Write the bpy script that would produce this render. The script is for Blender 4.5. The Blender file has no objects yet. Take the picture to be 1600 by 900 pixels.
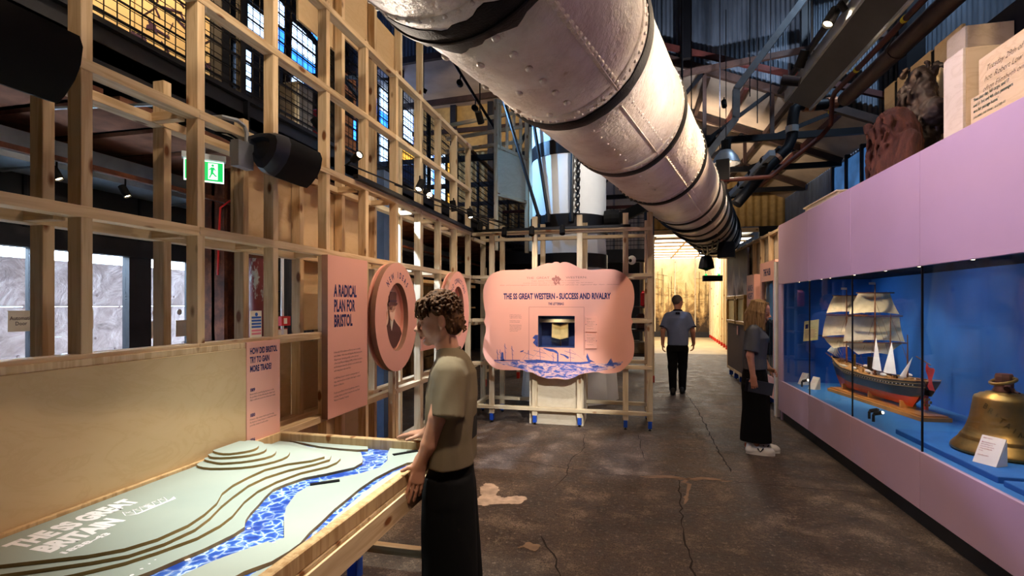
import bpy, bmesh, math, random
import numpy as np
from mathutils import Vector, Matrix, Euler, noise as mnoise
random.seed(7)
SC = bpy.context.scene
COL = SC.collection
R = math.radians
# ------------------------------------------------------------------ camera
YAW = math.atan(185/780)
cam_d = bpy.data.cameras.new('camera'); cam = bpy.data.objects.new('camera', cam_d); COL.objects.link(cam)
cam.location = (0, 0, 1.6); cam.rotation_euler = (R(90), 0, YAW)
cam_d.sensor_width = 36; cam_d.lens = 36*780/1600; cam_d.shift_y = 25/1600; cam_d.clip_start = .05; cam_d.clip_end = 200
SC.camera = cam
# ------------------------------------------------------------------ world, exposure
W = bpy.data.worlds.new('world'); SC.world = W; W.use_nodes = True
W.node_tree.nodes['Background'].inputs[0].default_value = (.72, .86, 1, 1)
W.node_tree.nodes['Background'].inputs[1].default_value = 20.0
SC.view_settings.view_transform = 'Standard'; SC.view_settings.look = 'None'
SC.view_settings.gamma = 1; SC.view_settings.use_curve_mapping = False
SC.view_settings.exposure = 0.6
SC.cycles.max_bounces = 7; SC.cycles.diffuse_bounces = 4; SC.cycles.glossy_bounces = 3; SC.cycles.transmission_bounces = 6
SC.cycles.transparent_max_bounces = 8; SC.cycles.sample_clamp_indirect = 6; SC.cycles.caustics_reflective = False; SC.cycles.caustics_refractive = False

def lamp(kind, name, loc, power, color=(1, .82, .62), target=None, angle=50, blend=.6, size=.03, parent=None):
    d = bpy.data.lights.new(name, kind); d.energy = power; d.color = color
    if kind == 'SPOT': d.spot_size = R(angle); d.spot_blend = blend
    if kind in ('SPOT', 'POINT'): d.shadow_soft_size = size
    if kind == 'AREA': d.shape = 'DISK'; d.size = size
    o = bpy.data.objects.new(name, d); COL.objects.link(o); o.location = loc
    if target is not None:
        o.rotation_euler = (Vector(target)-Vector(loc)).to_track_quat('-Z', 'Y').to_euler()
    if parent is not None:
        o.parent = parent; o.matrix_parent_inverse = Matrix.Translation(-Vector(parent.location)) if not any(parent.rotation_euler) else (Matrix.Translation(parent.location) @ parent.rotation_euler.to_matrix().to_4x4()).inverted()
    return o

# ------------------------------------------------------------------ colours and materials
def lin(c):
    return tuple(((v/255)/12.92 if v/255 <= .04045 else ((v/255+.055)/1.055)**2.4) for v in c)
def c4(c): return (*lin(c), 1)
MATS = {}
class NT:
    def __init__(s, name, rough=.6, metal=0, spec=.4):
        s.m = bpy.data.materials.new(name); s.m.use_nodes = True; s.t = s.m.node_tree; s.n = s.t.nodes
        s.b = s.n['Principled BSDF']; s.b.inputs['Roughness'].default_value = rough; s.b.inputs['Metallic'].default_value = metal
        s.b.inputs['Specular IOR Level'].default_value = spec
    def add(s, typ, **kw):
        n = s.n.new(typ)
        for k, v in kw.items():
            if k.startswith('i_'):
                key = k[2:]; key = int(key) if key.isdigit() else key.replace('_', ' ')
                n.inputs[key].default_value = v
            else: setattr(n, k, v)
        return n
    def link(s, a, b): s.t.links.new(a, b)
    def coord(s, kind='Object', scale=(1, 1, 1), rnd=False):
        tc = s.add('ShaderNodeTexCoord'); mp = s.add('ShaderNodeMapping'); mp.inputs['Scale'].default_value = scale
        s.link(tc.outputs[kind], mp.inputs['Vector'])
        if rnd:
            oi = s.add('ShaderNodeObjectInfo'); mu = s.add('ShaderNodeMath', operation='MULTIPLY', i_1=37.0)
            s.link(oi.outputs['Random'], mu.inputs[0]); s.link(mu.outputs[0], mp.inputs['Location'])
        return mp.outputs[0]
    def noise(s, vec, scale, detail=4, rough=.55, dist=0):
        n = s.add('ShaderNodeTexNoise', i_Scale=scale, i_Detail=detail, i_Roughness=rough, i_Distortion=dist)
        s.link(vec, n.inputs['Vector']); return n.outputs['Fac']
    def ramp(s, fac, stops, interp='LINEAR'):
        r = s.add('ShaderNodeValToRGB'); cr = r.color_ramp; cr.interpolation = interp
        while len(cr.elements) < len(stops): cr.elements.new(.5)
        for e, (p, c) in zip(cr.elements, stops): e.position = p; e.color = c if len(c) == 4 else (*c, 1)
        s.link(fac, r.inputs[0]); return r.outputs[0]
    def mix(s, fac, a, b, mode='MIX'):
        n = s.add('ShaderNodeMix', data_type='RGBA', blend_type=mode)
        for sock, v in ((n.inputs[0], fac), (n.inputs[6], a), (n.inputs[7], b)):
            if hasattr(v, 'links'): s.link(v, sock)
            else: sock.default_value = v
        return n.outputs[2]
    def bump(s, h, strength=.3, dist=.01):
        n = s.add('ShaderNodeBump', i_Strength=strength, i_Distance=dist); s.link(h, n.inputs['Height']); s.link(n.outputs[0], s.b.inputs['Normal'])
    def base(s, c):
        if hasattr(c, 'links'): s.link(c, s.b.inputs['Base Color'])
        else: s.b.inputs['Base Color'].default_value = c
        return s
def plain(name, rgb, rough=.6, metal=0, spec=.4, var=.12, nscale=6, bump=0):
    if name in MATS: return MATS[name]
    t = NT(name, rough, metal, spec); c = lin(rgb)
    f = t.noise(t.coord(rnd=True), nscale, 5)
    t.base(t.ramp(f, [(.35, tuple(v*(1-var) for v in c)), (.65, tuple(min(1, v*(1+var)) for v in c))]))
    if bump: t.bump(t.noise(t.coord(), nscale*8, 4), bump, .004)
    MATS[name] = t.m; return t.m
def emis(name, rgb, strength, var=0):
    if name in MATS: return MATS[name]
    t = NT(name, .5); t.base((0, 0, 0, 1)); t.b.inputs['Emission Color'].default_value = c4(rgb); t.b.inputs['Emission Strength'].default_value = strength
    if var:
        f = t.noise(t.coord(), 1.7, 4); t.link(t.ramp(f, [(.35, tuple(v*(1-var) for v in lin(rgb))), (.65, lin(rgb))]), t.b.inputs['Emission Color'])
    MATS[name] = t.m; return t.m
def wood(name, light, dark, knot, rough=.6):
    t = NT(name, rough, 0, .3)
    v = t.coord(scale=(1, 1, .07), rnd=True)
    g = t.noise(v, 38, 3, .5, .6); g2 = t.noise(t.coord(scale=(1, 1, .25), rnd=True), 7, 2)
    oi = t.add('ShaderNodeObjectInfo')
    col = t.ramp(g, [(.4, lin(dark)), (.56, lin(light))])
    col = t.mix(t.ramp(g2, [(.4, (0, 0, 0)), (.62, (.6, .6, .6))]), col, (*lin(light), 1))
    hs = t.add('ShaderNodeHueSaturation'); mm = t.add('ShaderNodeMapRange', i_3=.82, i_4=1.1); t.link(oi.outputs['Random'], mm.inputs[0]); t.link(mm.outputs[0], hs.inputs['Value']); t.link(col, hs.inputs['Color'])
    vo = t.add('ShaderNodeTexVoronoi', i_Scale=3.6); t.link(t.coord(scale=(2.2, 2.2, 1), rnd=True), vo.inputs['Vector'])
    kf = t.ramp(vo.outputs['Distance'], [(.1, (1, 1, 1)), (.17, (0, 0, 0))])
    t.base(t.mix(kf, hs.outputs[0], (*lin(knot), 1)))
    t.bump(g, .12, .003)
    MATS[name] = t.m; return t.m
def ply(name, a, b, c, rough=.62, scale=1.0):
    t = NT(name, rough, 0, .25)
    v = t.coord(rnd=True)
    n1 = t.noise(t.coord(scale=(.9*scale, .9*scale, 2.2*scale), rnd=True), 2.3, 6, .6, 2.2)
    n2 = t.noise(v, 1.1*scale, 3)
    col = t.ramp(n1, [(.3, lin(a)), (.47, lin(b)), (.52, lin(c)), (.57, lin(b)), (.75, lin(a))])
    t.base(t.mix(n2, col, (*lin(b), 1)))
    MATS[name] = t.m; return t.m
wood('timber', (224, 196, 156), (198, 164, 122), (120, 72, 36))
wood('timber_pale', (226, 210, 178), (204, 182, 146), (150, 105, 70))
wood('timber_rim', (204, 170, 126), (176, 138, 94), (120, 72, 30))
ply('plywood', (208, 180, 140), (204, 175, 134), (196, 165, 123))
ply('plywood_pale', (226, 214, 190), (220, 206, 180), (206, 190, 160))
ply('plywood_panel', (226, 206, 168), (218, 194, 152), (204, 178, 134))
plain('pink', (238, 176, 158), .55, var=.025, nscale=2)
plain('pink_edge', (150, 110, 92), .6)
plain('lilac', (196, 166, 188), .5, var=.03, nscale=1.5)
plain('navy_ink', (28, 30, 92), .6, var=.02)
plain('dark_ink', (70, 46, 66), .6, var=.02)
plain('rust_ink', (168, 110, 104), .6, var=.02)
plain('white_paint', (236, 232, 236), .6, var=.02)
plain('blue_foot', (24, 72, 176), .45)
plain('red_foot', (196, 42, 28), .45)
plain('black_metal', (20, 20, 24), .45, .3)
plain('black_matte', (9, 9, 11), .75, 0, .2)
plain('dark_steel', (38, 38, 44), .5, .2, .4, .15)
plain('dark_panel', (26, 27, 31), .55, 0, .4, .1)
plain('charcoal_kick', (30, 36, 42), .55)
plain('red_oxide', (74, 32, 27), .6, var=.3)
plain('brown_steel', (58, 40, 34), .6, .1, var=.3)
plain('galv', (150, 156, 162), .4, .5, var=.15)
plain('alu', (150, 162, 178), .35, .7, var=.1)
plain('blue_steel', (92, 116, 156), .45, .1)
plain('red_plastic', (196, 30, 30), .4)
plain('gold', (150, 112, 58), .4, .5, var=.2, nscale=20, bump=.3)
plain('screw', (120, 120, 125), .35, .8)
plain('paper', (240, 228, 214), .6, var=.03)
plain('old_paper', (232, 206, 140), .6, var=.1, nscale=14)
plain('ochre', (190, 156, 96), .7, var=.15)
plain('grey_wood', (120, 128, 130), .8, var=.35, nscale=3)
plain('white_funnel', (220, 223, 226), .65, 0, .3, .06, 2, .06)
plain('off_white', (216, 212, 204), .55, var=.06)
plain('stone', (120, 92, 56), .85, var=.35, nscale=8, bump=.6)
def glassy(name, tint=(1, 1, 1), alpha=.02, rough=.02):
    t = NT(name, rough, 0, .5); n = t.n; out = n['Material Output']
    gl = t.add('ShaderNodeBsdfGlossy'); gl.inputs['Roughness'].default_value = rough
    tr = t.add('ShaderNodeBsdfTransparent'); tr.inputs[0].default_value = (*tint, 1)
    lw = t.add('ShaderNodeLayerWeight'); lw.inputs[0].default_value = .5; pw_ = t.add('ShaderNodeMath', operation='POWER', i_1=4.0); t.link(lw.outputs['Facing'], pw_.inputs[0]); fr = t.add('ShaderNodeMath', operation='MULTIPLY_ADD', i_1=.5, i_2=alpha); t.link(pw_.outputs[0], fr.inputs[0])
    mx = t.add('ShaderNodeMixShader'); t.link(fr.outputs[0], mx.inputs[0]); t.link(tr.outputs[0], mx.inputs[1]); t.link(gl.outputs[0], mx.inputs[2]); t.link(mx.outputs[0], out.inputs[0])
    MATS[name] = t.m; return t.m
glassy('glass', (.97, .98, 1)); glassy('door_glass', (.9, .95, 1)); glassy('case_glass', (.93, .95, .97))
# floor concrete
t = NT('floor_concrete', .62, 0, .45); v = t.coord()
n1 = t.noise(v, .55, 6, .6); n2 = t.noise(v, 3.2, 8, .68); n3 = t.noise(v, 30, 6, .75)
c = t.ramp(n1, [(.38, lin((60, 46, 38))), (.5, lin((86, 69, 57))), (.62, lin((116, 98, 84)))])
c = t.mix(.6, c, t.ramp(n2, [(.36, lin((34, 27, 24))), (.46, lin((82, 66, 55))), (.54, lin((108, 90, 76))), (.63, lin((166, 146, 128)))]))
c = t.mix(t.ramp(t.noise(v, 90, 3, .6), [(.46, (0, 0, 0)), (.58, (.7, .7, .7))]), c, (*lin((44, 35, 31)), 1))
c = t.mix(t.ramp(n3, [(.56, (0, 0, 0)), (.64, (.8, .8, .8))]), c, (*lin((150, 134, 120)), 1))
c = t.mix(t.ramp(n3, [(.34, (1, 1, 1)), (.43, (0, 0, 0))]), c, (*lin((34, 27, 24)), 1))
t.base(c)
t.link(t.ramp(n2, [(.38, (.38,)*3), (.62, (.7,)*3)]), t.b.inputs['Roughness'])
hm = t.mix(.5, t.noise(v, 11, 6, .7), n3); t.bump(hm, 1.0, .045); MATS['floor_concrete'] = t.m
t = NT('pale_floor', .45, 0, .5); v = t.coord(); t.base(t.ramp(t.noise(v, 1.5, 6), [(.3, lin((150, 132, 100))), (.7, lin((186, 168, 132)))])); MATS['pale_floor'] = t.m
# pipe paint
t = NT('pipe_paint', .3, 0, .55); v = t.coord()
n1 = t.noise(v, 2.2, 6, .65); n2 = t.noise(v, 34, 5, .6)
c = t.ramp(n1, [(.34, lin((206, 190, 178))), (.5, lin((230, 218, 208))), (.66, lin((244, 236, 228)))])
c = t.mix(t.ramp(t.noise(v, 7, 8, .75), [(.62, (0, 0, 0)), (.68, (.6, .6, .6))]), c, (*lin((168, 136, 100)), 1))
t.base(c); hm = t.mix(.4, t.noise(v, 9, 5), n2); t.bump(hm, .9, .03); MATS['pipe_paint'] = t.m
plain('tar', (10, 9, 9), .6, 0, .3, .5, 12, .9)
# rust
t = NT('rust', .75, .1, .3); v = t.coord(); n1 = t.noise(v, 5, 8, .7)
t.base(t.ramp(n1, [(.25, lin((34, 22, 20))), (.5, lin((82, 42, 28))), (.68, lin((120, 66, 40))), (.85, lin((150, 130, 120)))])); t.bump(n1, .5, .01); MATS['rust'] = t.m
t = NT('red_paint_worn', .5, .0, .4); v = t.coord(scale=(1, 1, .4)); n1 = t.noise(v, 6, 8, .7)
t.base(t.ramp(n1, [(.35, lin((92, 24, 28))), (.56, lin((104, 34, 34))), (.6, lin((150, 150, 146)))])); MATS['red_paint_worn'] = t.m
# hull plates outside the doors
t = NT('hull_plate', .35, .2, .6); v = t.coord(); n1 = t.noise(v, 3, 7, .7, 1)
t.base(t.ramp(n1, [(.3, lin((120, 96, 92))), (.55, lin((176, 150, 146))), (.75, lin((214, 196, 194)))])); t.bump(n1, .8, .05); MATS['hull_plate'] = t.m
# deck boards, brick
plain('deck_board', (128, 84, 66), .8, var=.3, nscale=5)
t = NT('corrugated', .45, .35, .5); v = t.coord(scale=(1, 1, .2)); t.base(t.ramp(t.noise(v, 4, 4), [(.3, lin((72, 80, 92))), (.7, lin((116, 126, 140)))])); MATS['corrugated'] = t.m
plain('roof_sheet', (176, 158, 140), .6, var=.12, nscale=2)
t = NT('corrugated_dark', .5, .2, .4); v = t.coord(scale=(1, 1, .2)); t.base(t.ramp(t.noise(v, 3, 4), [(.3, lin((84, 84, 88))), (.7, lin((128, 126, 126)))])); MATS['corrugated_dark'] = t.m
t = NT('dark_brick', .85, 0, .2); br = t.add('ShaderNodeTexBrick', i_Scale=5.0); br.inputs['Color1'].default_value = c4((58, 40, 32)); br.inputs['Color2'].default_value = c4((44, 32, 28)); br.inputs['Mortar'].default_value = c4((30, 26, 24)); t.link(t.coord(), br.inputs['Vector']); t.base(br.outputs[0]); MATS['dark_brick'] = t.m
# table
plain('land', (160, 168, 160), .7, var=.03, nscale=3)
plain('land_edge', (150, 122, 74), .8)
t = NT('river', .35, 0, .5); v = t.coord()  # projected water image, its pale caustic lines painted into the colour
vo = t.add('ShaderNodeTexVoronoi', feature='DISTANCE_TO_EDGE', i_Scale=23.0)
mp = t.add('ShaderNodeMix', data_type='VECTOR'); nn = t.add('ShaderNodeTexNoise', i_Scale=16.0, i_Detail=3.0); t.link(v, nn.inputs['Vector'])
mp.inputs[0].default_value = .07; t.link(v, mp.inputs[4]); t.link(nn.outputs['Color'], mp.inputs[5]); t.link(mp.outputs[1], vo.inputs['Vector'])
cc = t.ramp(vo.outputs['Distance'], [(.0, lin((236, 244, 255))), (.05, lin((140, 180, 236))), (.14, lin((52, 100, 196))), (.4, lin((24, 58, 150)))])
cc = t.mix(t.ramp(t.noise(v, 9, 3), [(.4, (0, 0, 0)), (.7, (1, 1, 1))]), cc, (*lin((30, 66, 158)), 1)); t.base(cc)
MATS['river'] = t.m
# ------------------------------------------------------------------ mesh helpers
def tag(o, label=None, cat=None, group=None, kind=None):
    if label: o['label'] = label
    if cat: o['category'] = cat
    if group: o['group'] = group
    if kind: o['kind'] = kind
    return o
def thing(name, label, cat, loc=(0, 0, 0), group=None, rot=(0, 0, 0)):
    o = bpy.data.objects.new(name, None); COL.objects.link(o); o.location = loc; o.rotation_euler = rot; o.empty_display_size = .1
    return tag(o, label, cat, group)
def link(name, me, mat, parent=None, loc=(0, 0, 0), rot=(0, 0, 0), world=True):
    """link mesh as object; loc is in world axes unless world=False (then local to parent)"""
    if mat is not None and len(me.materials) == 0:
        for m in (mat if isinstance(mat, (list, tuple)) else [mat]): me.materials.append(MATS[m] if isinstance(m, str) else m)
    o = bpy.data.objects.new(name, me); COL.objects.link(o); o.location = loc; o.rotation_euler = rot
    if parent is not None:
        o.parent = parent
        if world:
            m = Matrix.Identity(4); p = parent; chain = []
            while p is not None: chain.append(p); p = p.parent
            for p in reversed(chain): m = m @ p.matrix_parent_inverse @ Matrix.LocRotScale(p.location, p.rotation_euler, p.scale)
            o.matrix_parent_inverse = m.inverted()
    return o
_bc = {}
def boxmesh(sx, sy, sz, mat, bevel=.002):
    k = (round(sx, 4), round(sy, 4), round(sz, 4), mat, bevel)
    if k in _bc: return _bc[k]
    bm = bmesh.new(); bmesh.ops.create_cube(bm, size=1); bmesh.ops.scale(bm, vec=(sx, sy, sz), verts=bm.verts)
    if bevel: bmesh.ops.bevel(bm, geom=list(bm.edges), offset=min(bevel, min(sx, sy, sz)*.3), segments=1, affect='EDGES')
    me = bpy.data.meshes.new('box'); bm.to_mesh(me); bm.free(); me.materials.append(MATS[mat]); _bc[k] = me; return me
def box(name, lo, hi, mat, parent=None, bevel=.002, rot=(0, 0, 0)):
    s = [abs(b-a) for a, b in zip(lo, hi)]; c = [(a+b)/2 for a, b in zip(lo, hi)]
    return link(name, boxmesh(*s, mat, bevel), None, parent, c, rot)
def timber(name, p0, p1, w, d, mat='timber', parent=None, up=None):
    """sawn bar from p0 to p1, grain along the bar (local Z)"""
    p0, p1 = Vector(p0), Vector(p1); v = p1-p0; L = v.length
    me = boxmesh(w, d, L, mat, .002)
    z = v.normalized(); x = Vector(up) if up else (Vector((0, 1, 0)) if abs(z.z) > .5 or abs(z.x) > .9 else Vector((1, 0, 0)))
    if abs(z.dot(x)) > .95: x = Vector((0, 0, 1))
    y = z.cross(x).normalized(); x = y.cross(z)
    rot = Matrix((x, y, z)).transposed().to_euler()
    return link(name, me, None, parent, (p0+p1)/2, rot)
class MB:
    def __init__(s): s.v = []; s.f = []; s.mi = []; s.cur = 0
    def _add(s, vs, fs):
        o = len(s.v); s.v += [tuple(v) for v in vs]; s.f += [tuple(i+o for i in f) for f in fs]; s.mi += [s.cur]*len(fs); return s
    def box(s, lo, hi, M=None):
        x0, y0, z0 = lo; x1, y1, z1 = hi
        vs = [Vector(p) for p in ((x0, y0, z0), (x1, y0, z0), (x1, y1, z0), (x0, y1, z0), (x0, y0, z1), (x1, y0, z1), (x1, y1, z1), (x0, y1, z1))]
        if M is not None: vs = [M @ v for v in vs]
        return s._add(vs, [(0, 3, 2, 1), (4, 5, 6, 7), (0, 1, 5, 4), (1, 2, 6, 5), (2, 3, 7, 6), (3, 0, 4, 7)])
    def bar(s, p0, p1, w, d=None):
        p0, p1 = Vector(p0), Vector(p1); d = d or w; z = (p1-p0).normalized(); x = Vector((0, 0, 1)) if abs(z.z) < .9 else Vector((1, 0, 0))
        y = z.cross(x).normalized(); x = y.cross(z)
        M = Matrix((x, y, z)).transposed().to_4x4(); M.translation = p0
        return s.box((-w/2, -d/2, 0), (w/2, d/2, (p1-p0).length), M)
    def tube(s, path, r, n=8, cap=True):
        path = [Vector(p) for p in path]; rr = r if isinstance(r, (list, tuple)) else [r]*len(path); rings = []; prev = None
        for i, p in enumerate(path):
            t = (path[min(i+1, len(path)-1)]-path[max(i-1, 0)]).normalized()
            if prev is None: x = t.orthogonal().normalized()
            else: x = (prev-t*prev.dot(t)).normalized()
            prev = x; y = t.cross(x)
            rings.append([p+(x*math.cos(2*math.pi*k/n)+y*math.sin(2*math.pi*k/n))*rr[i] for k in range(n)])
        vs = [v for r_ in rings for v in r_]; fs = []
        for i in range(len(path)-1):
            for k in range(n): fs.append((i*n+k, i*n+(k+1) % n, (i+1)*n+(k+1) % n, (i+1)*n+k))
        if cap: fs.append(tuple(range(n))[::-1]); fs.append(tuple(range((len(path)-1)*n, len(path)*n)))
        return s._add(vs, fs)
    def lathe(s, prof, n=24, c=(0, 0, 0), axis='Z', jit=None):
        vs = []
        for j, (r, z) in enumerate(prof):
            for k in range(n):
                a = 2*math.pi*k/n; zz = z+(jit(j, k) if jit else 0)
                p = (r*math.cos(a), r*math.sin(a), zz)
                if axis == 'Y': p = (p[0], p[2], p[1])
                if axis == 'X': p = (p[2], p[0], p[1])
                vs.append((p[0]+c[0], p[1]+c[1], p[2]+c[2]))
        fs = []
        for j in range(len(prof)-1):
            for k in range(n):
                q = (j*n+k, j*n+(k+1) % n, (j+1)*n+(k+1) % n, (j+1)*n+k)
                fs.append(q if axis != 'Y' else q[::-1])
        if prof[0][0] > 1e-6: fs.append(tuple(range(n))[::-1] if axis != 'Y' else tuple(range(n)))
        if prof[-1][0] > 1e-6:
            q = tuple(range((len(prof)-1)*n, len(prof)*n)); fs.append(q if axis != 'Y' else q[::-1])
        return s._add(vs, fs)
    def grid(s, fn, nu, nv):
        vs = [fn(i/nu, j/nv) for j in range(nv+1) for i in range(nu+1)]; w = nu+1
        return s._add(vs, [(j*w+i, j*w+i+1, (j+1)*w+i+1, (j+1)*w+i) for j in range(nv) for i in range(nu)])
    def ell(s, c, r, n=12, m=8, M=None):
        vs = []; c = Vector(c)
        for j in range(m+1):
            th = math.pi*j/m
            for k in range(n):
                a = 2*math.pi*k/n; p = Vector((r[0]*math.sin(th)*math.cos(a), r[1]*math.sin(th)*math.sin(a), r[2]*math.cos(th)))
                if M is not None: p = M @ p
                vs.append(c+p)
        return s._add(vs, [(j*n+k, (j+1)*n+k, (j+1)*n+(k+1) % n, j*n+(k+1) % n) for j in range(m) for k in range(n)])
    def mesh(s, name='mesh', smooth=False, merge=False):
        me = bpy.data.meshes.new(name); me.from_pydata(s.v, [], s.f)
        if any(s.mi): me.polygons.foreach_set('material_index', s.mi)
        if merge or smooth:
            bm = bmesh.new(); bm.from_mesh(me); bmesh.ops.remove_doubles(bm, verts=bm.verts, dist=1e-5); bmesh.ops.recalc_face_normals(bm, faces=bm.faces); bm.to_mesh(me); bm.free()
        if smooth:
            me.polygons.foreach_set('use_smooth', [True]*len(me.polygons))
            if smooth != 'all':
                try: me.set_sharp_from_angle(angle=R(40))
                except Exception: pass
        me.update(); return me
    def build(s, name, mat, parent=None, smooth=False, loc=(0, 0, 0), rot=(0, 0, 0), world=True):
        return link(name, s.mesh(name, smooth), mat, parent, loc, rot, world)
TMP = bpy.data.scenes.new('tmp')
def eval_mesh(o):
    TMP.collection.objects.link(o); vl = TMP.view_layers[0]; vl.update(); dg = vl.depsgraph
    me = bpy.data.meshes.new_from_object(o.evaluated_get(dg)); return me
def curve_mesh(splines, extrude=0, bevel=0, res=2):
    cu = bpy.data.curves.new('c', 'CURVE'); cu.dimensions = '2D'; cu.fill_mode = 'BOTH'; cu.extrude = extrude; cu.bevel_depth = bevel
    for pts in splines:
        sp = cu.splines.new('POLY'); sp.points.add(len(pts)-1)
        for q, p in zip(sp.points, pts): q.co = (p[0], p[1], 0, 1)
        sp.use_cyclic_u = True
    o = bpy.data.objects.new('c', cu); me = eval_mesh(o)
    bpy.data.objects.remove(o); bpy.data.curves.remove(cu); me.materials.clear(); return me
def frame_rot(right, up):
    r = Vector(right).normalized(); u = Vector(up).normalized(); return Matrix((r, u, r.cross(u))).transposed().to_euler()
WALL_L = ((0, 1, 0), (0, 0, 1))      # panel on the left wall seen from the room (+X normal)
WALL_F = ((1, 0, 0), (0, 0, 1))      # panel facing the camera (-Y normal)
WALL_R = ((0, -1, 0), (0, 0, 1))     # panel on the right wall (-X normal)
def plate(name, splines, thick, mat, parent, origin, fr, edge=None, bevel=0):
    """flat outline(s) (with holes) given thickness, lying in plane right/up at origin; front face at origin"""
    me = curve_mesh(splines, thick/2-bevel, bevel)
    n = Vector(fr[0]).cross(Vector(fr[1])).normalized()
    ms = [mat, edge] if edge else mat
    if edge:
        for p in me.polygons: p.material_index = 0 if abs(p.normal.z) > .7 else 1
    return link(name, me, ms, parent, Vector(origin)-n*(thick/2), frame_rot(*fr))
def sheet(name, lo, hi, mat, parent, origin, fr, thick=.002):
    return plate(name, [[(lo[0], lo[1]), (hi[0], lo[1]), (hi[0], hi[1]), (lo[0], hi[1])]], thick, mat, parent, origin, fr)
_fontcache = {}
def text(name, body, height, mat, parent, origin, fr, xs=.72, bold=.0, align='LEFT', res=3, width=None, line=1.0, ext=.0006, shear=0):
    """lettering; height = capital height. width forces the overall width"""
    cu = bpy.data.curves.new('t', 'FONT'); cu.body = body; cu.size = height/.69; cu.align_x = align; cu.resolution_u = res; cu.extrude = 0; cu.space_line = line; cu.shear = shear
    cu.offset = bold*height
    o = bpy.data.objects.new('t', cu); me = eval_mesh(o)
    bpy.data.objects.remove(o); bpy.data.curves.remove(cu); me.materials.clear()
    co = np.zeros(len(me.vertices)*3); me.vertices.foreach_get('co', co); co = co.reshape(-1, 3)
    if len(co) == 0: return None
    if width:
        w = co[:, 0].max()-co[:, 0].min(); xs = width/max(w, 1e-6)
    co[:, 0] *= xs
    me.vertices.foreach_set('co', co.ravel()); me.update()
    n = Vector(fr[0]).cross(Vector(fr[1])).normalized()
    return link(name, me, mat, parent, Vector(origin)+n*ext, frame_rot(*fr))
def copy_tree(o, parent=None):
    c = o.copy(); COL.objects.link(c)
    if parent is not None: c.parent = parent
    for ch in [x for x in o.children]: copy_tree(ch, c)
    return c
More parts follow.
